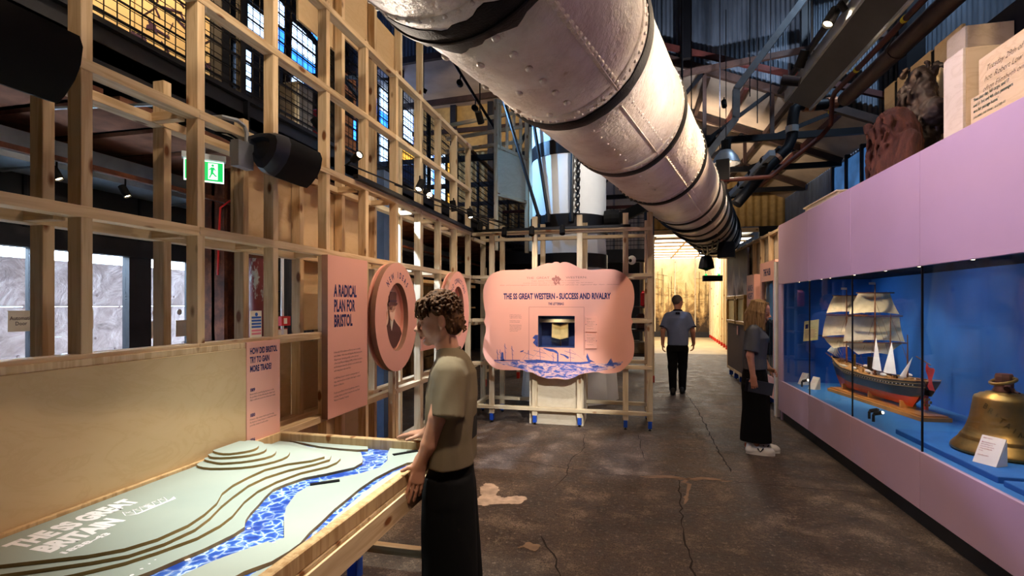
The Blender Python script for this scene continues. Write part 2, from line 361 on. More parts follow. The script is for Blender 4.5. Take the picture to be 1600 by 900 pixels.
# ------------------------------------------------------------------ smooth implicit surfaces (bodies, hair, carvings)
class SDF:
    def __init__(s, lo, hi, h):
        s.lo = np.array(lo, float); s.h = h; s.n = np.ceil((np.array(hi)-s.lo)/h).astype(int)+1
        s.ax = [s.lo[i]+h*np.arange(s.n[i]) for i in range(3)]; s.D = np.full(tuple(s.n), 9.0, np.float32)
    def _sl(s, lo, hi):
        i0 = np.maximum(np.floor((np.array(lo)-s.lo)/s.h).astype(int), 0); i1 = np.minimum(np.ceil((np.array(hi)-s.lo)/s.h).astype(int)+1, s.n)
        if (i1 <= i0).any(): return None
        g = [s.ax[i][i0[i]:i1[i]] for i in range(3)]
        return tuple(slice(i0[i], i1[i]) for i in range(3)), g[0][:, None, None], g[1][None, :, None], g[2][None, None, :]
    def _op(s, sl, d, k, sub):
        D = s.D[sl]; d = d.astype(np.float32)
        if sub:
            a, b = D, -d; hh = np.clip(.5-.5*(b-a)/max(k, 1e-5)*-1, 0, 1); hh = np.clip(.5+.5*(b-a)/max(k, 1e-5), 0, 1); s.D[sl] = a*(1-hh)+b*hh+k*hh*(1-hh)
        else:
            hh = np.clip(.5+.5*(D-d)/max(k, 1e-5), 0, 1); s.D[sl] = D*(1-hh)+d*hh-k*hh*(1-hh)
    def cap(s, p0, p1, r0, r1=None, k=.01, sub=False, cut=False):
        r1 = r0 if r1 is None else r1; a = np.array(p0, float); b = np.array(p1, float); m = max(r0, r1)+k+3*s.h
        q = s._sl(np.minimum(a, b)-m, np.maximum(a, b)+m)
        if q is None: return s
        sl, X, Y, Z = q; ba = b-a; L = max(ba @ ba, 1e-9)
        t = np.clip(((X-a[0])*ba[0]+(Y-a[1])*ba[1]+(Z-a[2])*ba[2])/L, 0, 1)
        d = np.sqrt((X-a[0]-t*ba[0])**2+(Y-a[1]-t*ba[1])**2+(Z-a[2]-t*ba[2])**2)-(r0+(r1-r0)*t)
        if cut: d = np.maximum(d, ((X-b[0])*ba[0]+(Y-b[1])*ba[1]+(Z-b[2])*ba[2])/math.sqrt(L))
        s._op(sl, d, k, sub); return s
    def ell(s, c, r, k=.01, sub=False, rot=None):
        c = np.array(c, float); r = np.array(r, float); m = r.max()+k+3*s.h; q = s._sl(c-m, c+m)
        if q is None: return s
        sl, X, Y, Z = q; X = X-c[0]; Y = Y-c[1]; Z = Z-c[2]
        if rot is not None:
            M = np.array(Euler(rot).to_matrix().transposed()); X, Y, Z = (M[i, 0]*X+M[i, 1]*Y+M[i, 2]*Z for i in range(3))
        k0 = np.sqrt((X/r[0])**2+(Y/r[1])**2+(Z/r[2])**2); k1 = np.sqrt((X/r[0]**2)**2+(Y/r[1]**2)**2+(Z/r[2]**2)**2)
        d = k0*(k0-1)/np.maximum(k1, 1e-6); d = np.where(k0 < 1e-4, -r.min(), d)
        s._op(sl, d, k, sub); return s
    def loft(s, rings, k=.01, sub=False):
        """rings: (center xyz, rx, ry) stacked along z; ellipse cross sections, linear in between"""
        rings = sorted(rings, key=lambda q: q[0][2]); zs = np.array([q[0][2] for q in rings])
        m = max(max(q[1], q[2]) for q in rings)+k+3*s.h
        xs = [q[0][0] for q in rings]; ys = [q[0][1] for q in rings]
        q = s._sl((min(xs)-m, min(ys)-m, zs[0]-3*s.h-k), (max(xs)+m, max(ys)+m, zs[-1]+3*s.h+k))
        if q is None: return s
        sl, X, Y, Z = q; zz = Z[0, 0, :]
        f = lambda arr: np.interp(zz, zs, arr)[None, None, :]
        cx, cy, rx, ry = f(xs), f(ys), f([q_[1] for q_ in rings]), f([q_[2] for q_ in rings])
        u = (X-cx)/rx; v = (Y-cy)/ry; rr = np.sqrt(u*u+v*v)+1e-6
        d = (rr-1)*np.sqrt((u*u*rx**2+v*v*ry**2))/rr*np.ones_like(Z); d = np.where(rr < .05, -np.minimum(rx, ry), d)
        d = np.maximum(d, np.maximum(zs[0]-Z, Z-zs[-1])); s._op(sl, d, k, sub); return s
    def plane(s, p, n, k=.001):
        X, Y, Z = s.ax[0][:, None, None], s.ax[1][None, :, None], s.ax[2][None, None, :]; n = np.array(n, float); n /= np.linalg.norm(n)
        d = ((X-p[0])*n[0]+(Y-p[1])*n[1]+(Z-p[2])*n[2]).astype(np.float32); s.D = np.maximum(s.D, d); return s
    def ripple(s, amp, fx, fy, fz, ph=0):
        X, Y, Z = s.ax[0][:, None, None], s.ax[1][None, :, None], s.ax[2][None, None, :]
        s.D = s.D+(amp*np.sin(X*fx+2.1*np.sin(Z*fz*.5+ph))*np.cos(Y*fy+1.3*np.sin(Z*fz+1.7*ph))).astype(np.float32); return s
    def mesh(s, name='body'):
        V = s.D; ins = V < 0; nx, ny, nz = V.shape
        cs = [ins[i:nx-1+i, j:ny-1+j, k:nz-1+k] for i in (0, 1) for j in (0, 1) for k in (0, 1)]
        anyi = np.logical_or.reduce(cs); alli = np.logical_and.reduce(cs); act = anyi & ~alli
        idx = np.full(act.shape, -1, np.int64); ci = np.argwhere(act); idx[act] = np.arange(len(ci))
        acc = np.zeros((len(ci), 3)); cnt = np.zeros(len(ci)); I, J, K = ci.T
        cor = [(i, j, k) for i in (0, 1) for j in (0, 1) for k in (0, 1)]
        for a in cor:
            for ax in range(3):
                if a[ax]: continue
                b = list(a); b[ax] = 1
                va = V[I+a[0], J+a[1], K+a[2]]; vb = V[I+b[0], J+b[1], K+b[2]]; m = (va < 0) != (vb < 0)
                tt = va[m]/(va[m]-vb[m]); p = np.tile(np.array(a, float), (m.sum(), 1)); p[:, ax] += tt
                acc[m] += p; cnt[m] += 1
        pos = (ci+acc/np.maximum(cnt, 1)[:, None])*s.h+s.lo
        quads = []
        for ax in range(3):
            o1, o2 = [(1, 2), (2, 0), (0, 1)][ax]
            sl0 = [slice(None)]*3; sl1 = [slice(None)]*3; sl0[ax] = slice(0, -1); sl1[ax] = slice(1, None)
            a = ins[tuple(sl0)]; b = ins[tuple(sl1)]; e = np.argwhere(a != b)
            ok = (e[:, o1] > 0) & (e[:, o2] > 0) & (e[:, o1] < V.shape[o1]-1) & (e[:, o2] < V.shape[o2]-1); e = e[ok]
            fl = a[tuple(e.T)]
            def cid(d1, d2):
                q = e.copy(); q[:, o1] += d1; q[:, o2] += d2; return idx[tuple(q.T)]
            q = np.stack([cid(-1, -1), cid(0, -1), cid(0, 0), cid(-1, 0)], 1); q[~fl] = q[~fl][:, ::-1]; quads.append(q)
        q = np.concatenate(quads); q = q[(q >= 0).all(1)]
        me = bpy.data.meshes.new(name); me.from_pydata(pos.tolist(), [], q.tolist()); me.polygons.foreach_set('use_smooth', [True]*len(me.polygons)); me.update(); return me
# ================================================================== THE SETTING
def struct(o): o['kind'] = 'structure'; return o
# floor -----------------------------------------------------------
fl = struct(MB().box((-5.5, -4, -.2), (4.7, 16.9, 0)).build('floor', 'floor_concrete'))
struct(MB().box((-5.5, 16.9, -.2), (4.7, 26, 0)).build('floor', 'pale_floor'))
plain('crack_dark', (40, 31, 27), .9); plain('plaster', (180, 160, 144), .8, var=.3, nscale=9, bump=.5); plain('mortar', (132, 108, 88), .85, var=.2, nscale=9)
def crack(pts, w, mat='crack_dark', seed=0, name='crack', jit=.013):
    w = w*.55 if name == 'crack' else w
    rnd = random.Random(seed); P = []
    for (a, b), (c, d) in zip(pts, pts[1:]):
        n = max(2, int(math.hypot(c-a, d-b)/.07))
        for i in range(n): t = i/n; P.append((a+(c-a)*t+rnd.uniform(-jit, jit), b+(d-b)*t+rnd.uniform(-jit, jit)))
    P.append(pts[-1]); vs = []; fs = []
    for i, p in enumerate(P):
        q = P[min(i+1, len(P)-1)]; o = P[max(i-1, 0)]; t = Vector((q[0]-o[0], q[1]-o[1])).normalized(); ww = w*rnd.uniform(.35, 1.3)*(0.3 if i in (0, len(P)-1) else 1)
        vs += [(p[0]-t.y*ww/2, p[1]+t.x*ww/2, .0012), (p[0]+t.y*ww/2, p[1]-t.x*ww/2, .0012)]
    fs = [(2*i, 2*i+1, 2*i+3, 2*i+2) for i in range(len(P)-1)]
    return MB()._add(vs, fs).build(name, mat, fl)
crack([(.43, 4.8), (.38, 4.04), (.36, 3.5), (.37, 2.6)], .022, seed=1)
crack([(.5, 4.82), (.47, 4.5), (.42, 4.2)], .05, 'mortar', 2, 'repair_seam', .04)
crack([(-1.59, 4.97), (-.98, 4.96), (-.51, 4.81), (-.15, 4.77), (.43, 4.8), (.87, 4.84), (1.9, 4.8)], .016, seed=3)
crack([(.1, 4.8), (.5, 4.83), (.9, 4.85)], .07, 'mortar', 4, 'repair_seam', .03)
crack([(.96, 11.5), (.96, 10.4), (.99, 8.0), (.94, 6.2), (.93, 5.1)], .026, seed=5)
crack([(-2.0, 9.2), (.2, 9.5), (2.0, 9.3)], .02, seed=6)
crack([(-.55, 6.2), (-.5, 5.6), (-.6, 5.1), (-.58, 4.6), (-.7, 4.2)], .014, seed=7)
crack([(.1, 6.3), (.12, 5.7), (.15, 5.3)], .014, seed=8)
crack([(-.6, 3.4), (-.45, 3.1), (-.35, 2.7)], .02, seed=9)
crack([(1.0, 7.4), (1.6, 7.6), (2.0, 7.5)], .012, seed=10)
for k, pl in enumerate(([(-1.2, 3.79), (-1.23, 3.89), (-1.21, 3.99), (-1.28, 4.17), (-1.26, 4.28), (-1.18, 4.27), (-1.1, 4.16), (-1.08, 4.02), (-1.0, 4.0), (-.9, 4.05), (-.82, 4.01), (-.85, 3.91), (-1.07, 3.84)], [(-.72, 3.2), (-.62, 3.18), (-.58, 3.25), (-.66, 3.29)], [(.5, 9.35), (.85, 9.33), (.86, 9.4), (.5, 9.42)])):
    rj = random.Random(k); q_ = pl
    for it in range(3): q_ = [z_ for a_, b_ in zip(q_, q_[1:]+q_[:1]) for z_ in (a_, ((a_[0]+b_[0])/2+rj.uniform(-1, 1)*.022/(it+1), (a_[1]+b_[1])/2+rj.uniform(-1, 1)*.03/(it+1)))]
    me = curve_mesh([q_], .0015); link('plaster_patch', me, 'plaster' if k != 1 else 'mortar', fl, (0, 0, .001))
# enclosing walls and roofs ----------------------------------------
def corrugated(name, u0, u1, fn, pitch, depth, mat, parent=None, nseg=8, v0=0, v1=1, nv=1):
    """fn(u, v, off) -> point"""
    m = MB(); n = int((u1-u0)/pitch*nseg)
    def g(a, b):
        u = u0+(u1-u0)*a; return fn(u, v0+(v1-v0)*b, depth*.5*math.sin(2*math.pi*(u-u0)/pitch))
    m.grid(g, n, nv); return m.build(name, mat, parent, smooth='all')
struct(MB().box((-12, -4.3, -.2), (5, -4, 11)).build('wall_rear', 'dark_panel'))
struct(MB().box((4.7, -4, -.2), (5, 26, 3.0)).build('wall_right', 'dark_brick'))
struct(corrugated('wall_right_upper', -4, 26, lambda u, v, o: (4.7+o, u, v), .12, .03, 'corrugated', None, 6, 3.0, 11))
struct(MB().box((-7, 26, -.2), (5, 26.3, 11)).build('wall_far', 'dark_panel'))
rz = lambda x: 6.48-.42*(x-.89) if x > -1.0 else 6.48-.42*(-1.89)
# gable of corrugated sheets above the lower far roof
struct(corrugated('gable_wall', -7, 4.7, lambda u, v, o: (u, 10.4+o, rz(u)-.1+(11.5-rz(u))*v), .085, .03, 'corrugated', None, 6))
m = MB(); m._add([(-7, 10.45, rz(-7)), (-1, 10.45, rz(-1)), (4.7, 10.45, rz(4.7)), (4.7, 26, rz(4.7)), (-1, 26, rz(-1)), (-7, 26, rz(-7))], [(0, 1, 4, 5), (1, 2, 3, 4)])
struct(m.build('ceiling_far', 'roof_sheet'))
struct(corrugated('ceiling_near', -4, 10.5, lambda u, v, o: (-7+11.7*v, u, 11.2-.35*abs(-1-(-7+11.7*v))+o), .12, .03, 'corrugated_dark', None, 6, nv=8))
# steel roof trusses and purlins
k = 0
for yt, lb in ((10.3, 'nearest'), (12.6, 'second'), (15.0, 'third'), (17.6, 'farthest')):
    T = thing('roof_truss', f'dark riveted steel roof truss under the far roof, {lb} of the row', 'roof truss', (1.5, yt, 4.9), 'roof trusses')
    zc = 4.75
    def mem(nm, a, b, w, mat): MB().bar(a, b, w, w*.7).build(nm, mat, T)
    mem('bottom_chord', (-6.5, yt, zc), (4.6, yt, zc), .12, 'black_metal')
    mem('top_chord', (-1, yt, rz(-1)-.12), (4.6, yt, rz(4.6)-.12), .14, 'brown_steel')
    mem('top_chord', (-6.5, yt, rz(-1)-.3), (-1, yt, rz(-1)-.12), .14, 'brown_steel')
    for i, (xa, xb) in enumerate(((-1, .2), (.2, .2), (.2, 1.4), (1.4, 1.4), (1.4, 2.6), (2.6, 2.6), (2.6, 3.7), (-1, -1), (-2.4, -1))):
        mem('web_strut', (xa, yt, zc), (xb if xb != xa else xa, yt, rz(xb)-.15), .07, 'brown_steel' if i % 2 else 'black_metal')
    MB().box((.0, yt-.03, zc-.14), (.4, yt+.03, zc+.1)).box((1.2, yt-.03, zc-.12), (1.6, yt+.03, zc+.12)).build('gusset_plate', 'black_metal', T)
for i, x in enumerate((-2.2, -.6, .7, 1.5, 2.2, 3.0, 3.8)):
    b = MB().bar((x, 10.5, rz(x)-.1), (x, 25.5, rz(x)-.1), .12, .08).build('roof_purlin', 'brown_steel' if i % 2 else 'red_oxide')
    tag(b, 'dark purlin under the far roof sheets, '+['leftmost', 'second from left', 'third from left', 'middle', 'third from right', 'second from right', 'rightmost'][i], 'purlin', 'roof purlins')
# near hall roof members against the gable
def beam(name, label, a, b, w, mat, cat='steel beam', d=None): return tag(MB().bar(a, b, w, d or w*.8).build(name, mat), label, cat)
beam('roof_beam', 'dark upper roof beam crossing the corrugated gable high up', (-4, 9.6, 6.95), (4.6, 9.6, 7.75), .14, 'black_metal')
beam('roof_beam', 'red oxide sloping beam on the corrugated gable wall', (-.2, 10.2, 6.95), (4.6, 10.2, 5.25), .1, 'red_oxide')
beam('roof_post', 'dark upright post standing on the corrugated gable', (1.05, 10.1, 6.3), (1.05, 10.1, 9.8), .14, 'black_metal')
beam('roof_post', 'second dark upright post, right on the corrugated gable', (3.1, 10.1, 5.6), (3.1, 10.1, 9.8), .14, 'black_metal')
beam('roof_post', 'red oxide upright near the right rim of the white pipe', (.25, 9.7, 5.6), (.25, 9.7, 9.8), .15, 'red_oxide')
beam('roof_beam', 'dark horizontal tie beam below the corrugated gable', (-1, 9.9, 5.75), (4.6, 9.9, 6.3), .1, 'brown_steel')
beam('roof_beam', 'dark bar sloping from the gable to the cable tray', (1.9, 9.2, 5.5), (2.9, 9.2, 6.7), .05, 'brown_steel')
beam('roof_brace', 'thin dark brace bar sloping at upper left of the gable', (-.8, 9.4, 6.2), (.6, 9.4, 7.4), .07, 'black_metal')
T = thing('cable_trunking', 'grey galvanised trunking dropping diagonally across the dark roof', 'trunking', (1.6, 8.5, 4))
for a, b in (((2.585, 8.5, 6.273), (1.625, 8.5, 4.991)), ((1.625, 8.5, 4.991), (1.625, 8.5, 4.536)), ((1.625, 8.5, 4.536), (1.05, 8.5, 3.78)), ((2.585, 8.5, 6.273), (3.7, 8.5, 7.75))):
    MB().bar(a, b, .1, .1).build('trunking_length', 'galv', T)
for i, (x, z0, z1, y) in enumerate(((1.85, 4.9, 8, 8.6), (2.05, 4.6, 8, 9.0), (2.35, 5, 8, 9.4), (1.5, 3.9, 8.3, 9.2), (2.75, 5.3, 8, 8.8))):
    tag(MB().tube([(x, y, z0), (x, y, z1)], .008, 6).build('hanger_rod', 'dark_steel'), ('thin steel hanger rod beside the diagonal trunking', 'thin steel hanger rod right of the trunking', 'farthest thin steel hanger rod before the gable', 'thin steel hanger rod nearest the white spar', 'rightmost thin steel hanger rod near the cable tray')[i], 'hanger rod', 'roof hanger rods')
# cable tray with flood lamps, pipes along the right side
T = thing('cable_tray', 'long grey metal cable tray hung high on the right', 'cable tray', (2.2, 5.5, 4.2))
MB().box((2.02, 2.5, 4.33), (2.05, 7.4, 4.46)).box((2.32, 2.5, 4.18), (2.35, 7.4, 4.34)).build('side_flange', 'galv', T)
MB()._add([(2.03, 2.5, 4.36), (2.03, 7.4, 4.36), (2.34, 7.4, 4.2), (2.34, 2.5, 4.2)], [(0, 1, 2, 3)]).build('tray_pan', 'dark_steel', T)
MB().bar((1.96, 2.5, 4.46), (1.96, 7.4, 4.46), .05).build('lamp_rail', 'black_metal', T)
for y in (3.6, 4.6, 5.6, 6.6): MB().bar((2.1, y, 4.4), (2.1, y, 6.6), .015).build('hanger', 'galv', T)
def conduit(name, label, path, r, mat, bands=()):
    o = thing(name, label, 'pipe', path[0]); MB().tube(path, r, 12).build('pipe_run', mat, o, smooth=True)
    for a, b, bm_ in bands: MB().tube([a, b], r*1.12, 12).build('band', bm_, o)
    return o
plain('yellow_tape', (200, 180, 30), .5); plain('copper', (190, 130, 96), .35, .6)
conduit('brown_pipe', 'fat dark brown pipe running along high on the right', [(2.9, 1.5, 4.42), (2.9, 7.8, 4.44)], .1, 'brown_steel', [((2.9, 6.4, 4.44), (2.9, 6.45, 4.44), 'brown_steel')])
conduit('red_pipe', 'thin red pipe beside the cable tray with yellow tape', [(2.7, 2, 4.49), (2.7, 7.6, 4.47), (2.72, 7.75, 4.44), (2.72, 7.8, 4.1), (2.6, 7.8, 3.95), (1.95, 7.8, 3.42), (1.2, 7.8, 3.4)], .032, 'red_oxide', [((2.7, 6.9, 4.475), (2.7, 6.95, 4.475), 'yellow_tape'), ((2.7, 5.8, 4.48), (2.7, 5.85, 4.48), 'yellow_tape'), ((2.72, 7.8, 4.3), (2.72, 7.8, 4.26), 'yellow_tape')])
el = [(3.3, 8.99, 4.83), (2.9, 8.9, 4.78), (2.65, 8.85, 4.79), (2.56, 8.83, 4.72), (2.53, 8.82, 4.55), (2.52, 8.82, 4.27), (2.45, 8.8, 4.1), (2.15, 8.73, 3.8), (1.65, 8.61, 3.2)]
conduit('flexible_duct', 'dark elbowed duct with copper bands above the pipe end', el, .085, 'black_metal', [((3.2, 8.97, 4.82), (3.05, 8.93, 4.8), 'copper'), ((2.85, 8.89, 4.78), (2.7, 8.86, 4.78), 'copper'), ((2.52, 8.82, 4.45), (2.52, 8.82, 4.35), 'galv'), ((2.3, 8.77, 3.95), (2.26, 8.76, 3.91), 'copper')])
T = thing('linear_truss', 'silver ceiling truss with black lamps pointing down the hall', 'lighting truss', (1.9, 9, 3.6))
MB().bar((2.1, 8.3, 3.9), (1.55, 11.2, 3.35), .09).build('truss_beam', 'galv', T); MB().bar((2.2, 8.3, 3.98), (1.65, 11.2, 3.43), .04).build('truss_rail', 'black_metal', T)
for t_ in (.1, .25, .4, .55, .7): MB().ell((2.12-.55*t_, 8.3+2.9*t_, 3.9-.55*t_+.02), (.08, .1, .08), 8, 6).build('lamp_head', 'black_matte', T)
# window band in the right wall
Wn = thing('window_band', 'bluish daylight windows high in the right wall', 'window', (4.6, 13.5, 4.0)); Wn['kind'] = 'structure'
for i in range(3): box('pane', (4.6, 10.8+i*.75, 3.6), (4.63, 11.48+i*.75, 4.75), 'glass' if 0 else 'white_paint', Wn, 0).data = boxmesh(.03, .68, 1.15, 'white_paint', 0).copy()
for o in Wn.children: o.data.materials.clear(); o.data.materials.append(emis('daylight_pane', (70, 120, 180), .55, .6))
for i in range(4): box('mullion', (4.55, 10.73+i*.75, 3.5), (4.65, 10.8+i*.75, 4.85), 'black_metal', Wn)
# ------------------------------------------------------------------ left: doors to the ship, mezzanine
S_ = lambda o: struct(o)
DX = -5.4
S_(MB().box((DX-.1, -4, 2.25), (DX, 26, 3.3)).box((DX-.1, 5.25, 0), (DX, 26, 2.25)).box((DX-.1, -4, 0), (DX, 1.0, 2.25)).build('wall_left', 'dark_panel'))
for i, y in enumerate((3.4, 4.5, 5.6, 6.8)): box('wall_panel_joint', (DX, y, 2.3), (DX+.02, y+.03, 3.2), 'black_metal', None)['kind'] = 'structure'
D = thing('door_1', 'dark framed automatic glass doors facing the ship outside', 'door', (DX, 3.5, 0)); D['kind'] = 'structure'
for y0, y1 in ((1.0, 1.1), (2.35, 2.42), (3.46, 3.56), (4.37, 4.63), (5.16, 5.25)): box('door_frame', (DX-.06, y0, 0), (DX+.04, y1, 2.25), 'dark_steel', D)
box('door_header', (DX-.08, 1.0, 2.12), (DX+.06, 5.25, 2.3), 'dark_steel', D)
for y0, y1 in ((1.1, 2.35), (2.42, 3.46), (3.56, 4.37), (4.63, 5.16)): box('pane', (DX-.015, y0, .05), (DX-.005, y1, 2.12), 'door_glass', D, 0)
fL = WALL_L
for y in (3.29, 3.82):
    st = sheet('door_sticker', (0, 0), (.2, .19), 'paper', D, (DX+.003, y, 1.36-.01), fL); text('lettering', 'Automatic\nDoor', .033, 'dark_ink', st, (DX+.0045, y+.1, 1.35+.105), fL, .85, .01, 'CENTER', 2)
for y in (4.7, 4.87, 5.03): link('safety_dot', MB().lathe([(0, 0), (.035, 0), (.035, .002), (0, .002)], 16, axis='X').mesh('dot'), 'white_paint', D, (DX+.002, y, 1.5))
for y in (4.66, 4.98): sheet('door_notice', (0, 0), (.17, .2), 'paper', D, (DX+.003, y, 1.2), fL)
# outside: iron hull, rail, ground and sky
H_ = thing('ship_hull', 'weathered iron hull plates of the ship seen through the glass doors', 'ship hull', (-9, 3.5, 0))
for r in range(4):
    for q in range(4):
        z0 = -.6+r*.72; y0 = -3+q*3.4+(r % 2)*1.1
        MB()._add([(-8.9+.12*z0-.02*(r % 2), y0, z0), (-8.9+.12*z0-.02*(r % 2), y0+3.38, z0), (-8.9+.12*(z0+.7)-.02*(r % 2), y0+3.38, z0+.715), (-8.9+.12*(z0+.7)-.02*(r % 2), y0, z0+.715), (-9.1, y0, z0), (-9.1, y0+3.38, z0), (-9.1, y0+3.38, z0+.715), (-9.1, y0, z0+.715)], [(0, 1, 2, 3), (4, 7, 6, 5), (0, 4, 5, 1), (3, 2, 6, 7), (1, 5, 6, 2), (0, 3, 7, 4)]).build('hull_plate', 'hull_plate', H_)
rv = MB().ell((0, 0, 0), (.02, .025, .025), 8, 5).mesh('rivet', 'all'); rv.materials.append(MATS['hull_plate'])
rr = random.Random(3)
for r in range(4):
    for q in range(22):
        y = 2+q*.35+rr.uniform(-.03, .03); z = -.5+r*.72+(.08 if q % 2 else .6); link('rivet', rv, None, H_, (-8.9+.12*z+.005, y, z))
for y in (5.0, 6.0): MB().lathe([(0, 0), (.13, 0), (.13, .05), (.1, .05), (.1, .02), (0, .02)], 20, (-8.82, y, 1.2), 'X').build('porthole', 'off_white', H_)
struct(MB().box((-12, -4, -.3), (DX-.1, 12, -.05)).build('ground_outside', 'off_white'))
Rr = thing('rope_rail', 'white rope barrier outside the glass doors', 'rope rail', (-7.2, 5, 0))
for i, y in enumerate((2.4, 3.7, 5.0, 6.3, 7.6)):
    MB().tube([(-7.2, y, -.05), (-7.2, y, .95)], .03, 8).build('post', 'white_paint', Rr)
    if i < 4: MB().tube([(-7.2, y+1.3*t, .93-.25*math.sin(math.pi*t)) for t in [j/8 for j in range(9)]], .02, 6).build('rope', 'white_paint', Rr)
# far enclosure above the mezzanine
MX = -3.6
S_(MB().box((-6.6, -4, 3.3), (-6.4, 26, 11)).build('wall_mezzanine', 'dark_panel'))
S_(MB().box((-6.6, -4, 3.3), (MX, 26, 3.42)).build('floor_mezzanine', 'dark_panel'))
Bm = thing('mezzanine_beam', 'deep black steel beam carrying the mezzanine edge on the left', 'steel beam', (MX, 8, 3.2))
MB().box((MX-.03, -3, 3.26), (MX, 18, 3.56)).build('web', 'dark_steel', Bm); MB().box((MX-.12, -3, 3.54), (MX+.05, 18, 3.58)).box((MX-.1, -3, 3.2), (MX+.06, 18, 3.24)).build('flange', 'dark_steel', Bm)
for y in (1.0, 4.05, 7.2, 10.4): MB().box((MX, y, 3.24), (MX+.05, y+.03, 3.54)).build('stiffener', 'dark_steel', Bm)
for y in (1.55, 1.75): MB().lathe([(0, 0), (.03, 0), (.03, .012), (0, .012)], 12, (MX+.005, y, 3.46), 'X').build('bolt', 'black_metal', Bm)
for i, y in enumerate(np.arange(-2, 17, .62)):
    o = box('deck_board', (MX-1.75, y, 3.12), (MX-.12, y+.5, 3.16), 'deck_board', Bm)
Dk = thing('air_duct', 'long silver air duct under the mezzanine', 'duct', (-4.75, 4, 2.9))
MB().box((-5.36, -2, 2.78), (-4.85, 14, 3.02)).build('duct_body', 'alu', Dk)
for y in np.arange(0, 14, 1.6): MB().box((-5.38, y, 2.76), (-4.83, y+.04, 3.04)).build('duct_flange', 'galv', Dk)
tag(MB().bar((-4.3, -2, 2.72), (-4.3, 14, 2.72), .04).build('ceiling_batten', 'rust'), 'rusty thin batten under the silver duct', 'batten')
tag(MB().tube([(-4.0, 2.6, 2.95), (-3.0, 2.75, 2.95)], .012, 8).tube([(-3.6, 2.66, 2.95), (-3.6, 2.66, 3.15)], .006, 6).build('hanging_bar', 'galv'), 'short silver bar hanging below the mezzanine deck', 'bar')
# mesh balustrade panels
plain('mesh_wire', (30, 30, 36), .5, .3)
mp = MB()
for i in range(11): mp.bar((0, 0, .05+i*.145), (0, 1.46, .05+i*.145), .02 if i % 2 == 0 else .013, .012)
for i in range(16): mp.bar((0, .02+i*.095, 0), (0, .02+i*.095, 1.52), .006)
for i in range(21): mp.bar((0, 0, .03+i*.072), (0, 1.46, .03+i*.072), .005)
mpm = mp.mesh('mesh_panel'); mpm.materials.append(MATS['mesh_wire'])
MZ = thing('mesh_balustrade', 'black steel mesh balustrade along the mezzanine edge on the left', 'railing', (MX, 8, 3.58))
for i in range(13):
    y = -.5+i*1.52
    link('mesh_panel', mpm, None, MZ, (MX, y, 3.6))
    box('post', (MX-.04, y-.06, 3.58), (MX+.02, y, 5.2), 'mesh_wire', MZ)
box('handrail', (MX-.04, -.6, 5.13), (MX+.03, 19.2, 5.2), 'brown_steel', MZ)
# things on the mezzanine
plain('amber_card', (226, 194, 142), .7, var=.1, nscale=2)
A_ = thing('illustrated_panel', 'amber lit panel with black ink drawings on the mezzanine behind mesh', 'display panel', (-4.7, 3.6, 3.42))
for i in range(4): box('board', (-4.72, 1.2+i*.9, 3.42), (-4.7, 2.08+i*.9, 6.4), 'amber_card', A_)
rr = random.Random(12)
for i in range(26):
    cy, cz = rr.uniform(3.2, 4.7), rr.uniform(4.15, 5.6); pts = []
    for a in range(14):
        q = rr.uniform(.3, 1)*rr.choice((.05, .09)); pts.append((cy+q*math.cos(a*.449)*1.3, cz+q*math.sin(a*.449)))
    plate('ink_drawing', [pts], .004, 'dark_ink', A_, (-4.694, 0, 0), WALL_L)
for i in range(60):
    cy, cz = rr.uniform(2.9, 4.75), rr.uniform(4.1, 5.7); l = rr.uniform(.05, .25); an = rr.uniform(-1, 1.6)
    plate('ink_drawing', [[(cy, cz), (cy+l*math.cos(an), cz+l*math.sin(an)), (cy+l*math.cos(an)+.012, cz+l*math.sin(an)+.02), (cy+.01, cz+.022)]], .004, 'dark_ink', A_, (-4.6935, 0, 0), WALL_L)
beam('mezzanine_post', 'blue black steel column behind the mesh beside the amber panel', (-4.2, 4.4, 3.42), (-4.2, 4.4, 10), .13, 'dark_steel', 'column')
emis('blue_pane', (50, 130, 255), 3.0, .5); emis('pale_pane', (180, 212, 255), 3.2, .35); emis('amber_glow_pane', (255, 190, 78), 1.3, .35)  # amber panes glow in place of lamplight on the display boards
def mezz_window(label, y0, y1, z0, z1, nx, nz, x=-6.3, mat='blue_pane', mats=None):
    w = thing('mezzanine_window', label, 'window', (x, y0, z0))
    dy = (y1-y0)/nx; dz = (z1-z0)/nz
    for i in range(nx):
        for j in range(nz):
            mm = (mats or [mat])[(i*3+j*2) % len(mats or [mat])]
            box('pane', (x, y0+i*dy+.02, z0+j*dz+.02), (x+.02, y0+(i+1)*dy-.02, z0+(j+1)*dz-.02), mm, w, 0)
    box('window_frame', (x-.03, y0-.05, z0-.05), (x-.005, y1+.05, z1+.05), 'black_metal', w)
    return w
emis('rust_glow_pane', (150, 92, 60), .35, .5)  # shelf panes glow in place of lamplight falling on them
BP_ = ['blue_pane', 'dark_steel', 'pale_pane', 'blue_pane', 'dark_steel']
mezz_window('tall bright blue and white window behind the mesh next to the amber panel', 7.0, 7.35, 5.2, 5.95, 1, 3, -6.38, mats=['pale_pane', 'blue_pane'])
mezz_window('blue upper window behind the mesh above the loudspeaker', 6.8, 8.2, 6.2, 7.4, 3, 2, -6.38, mats=['dark_steel', 'blue_pane', 'blue_pane', 'pale_pane', 'dark_steel'])
mezz_window('broad blue window of many panes behind the mesh near the tall studs', 8.4, 9.9, 5.0, 7.6, 4, 5, -6.38, mats=['blue_pane', 'dark_steel', 'pale_pane', 'dark_steel', 'blue_pane', 'dark_steel', 'pale_pane'])
mezz_window('narrow pale blue window behind the middle mesh panels', 11.9, 12.7, 5.3, 7.6, 2, 5, -6.38, mats=['pale_pane', 'blue_pane', 'pale_pane'])
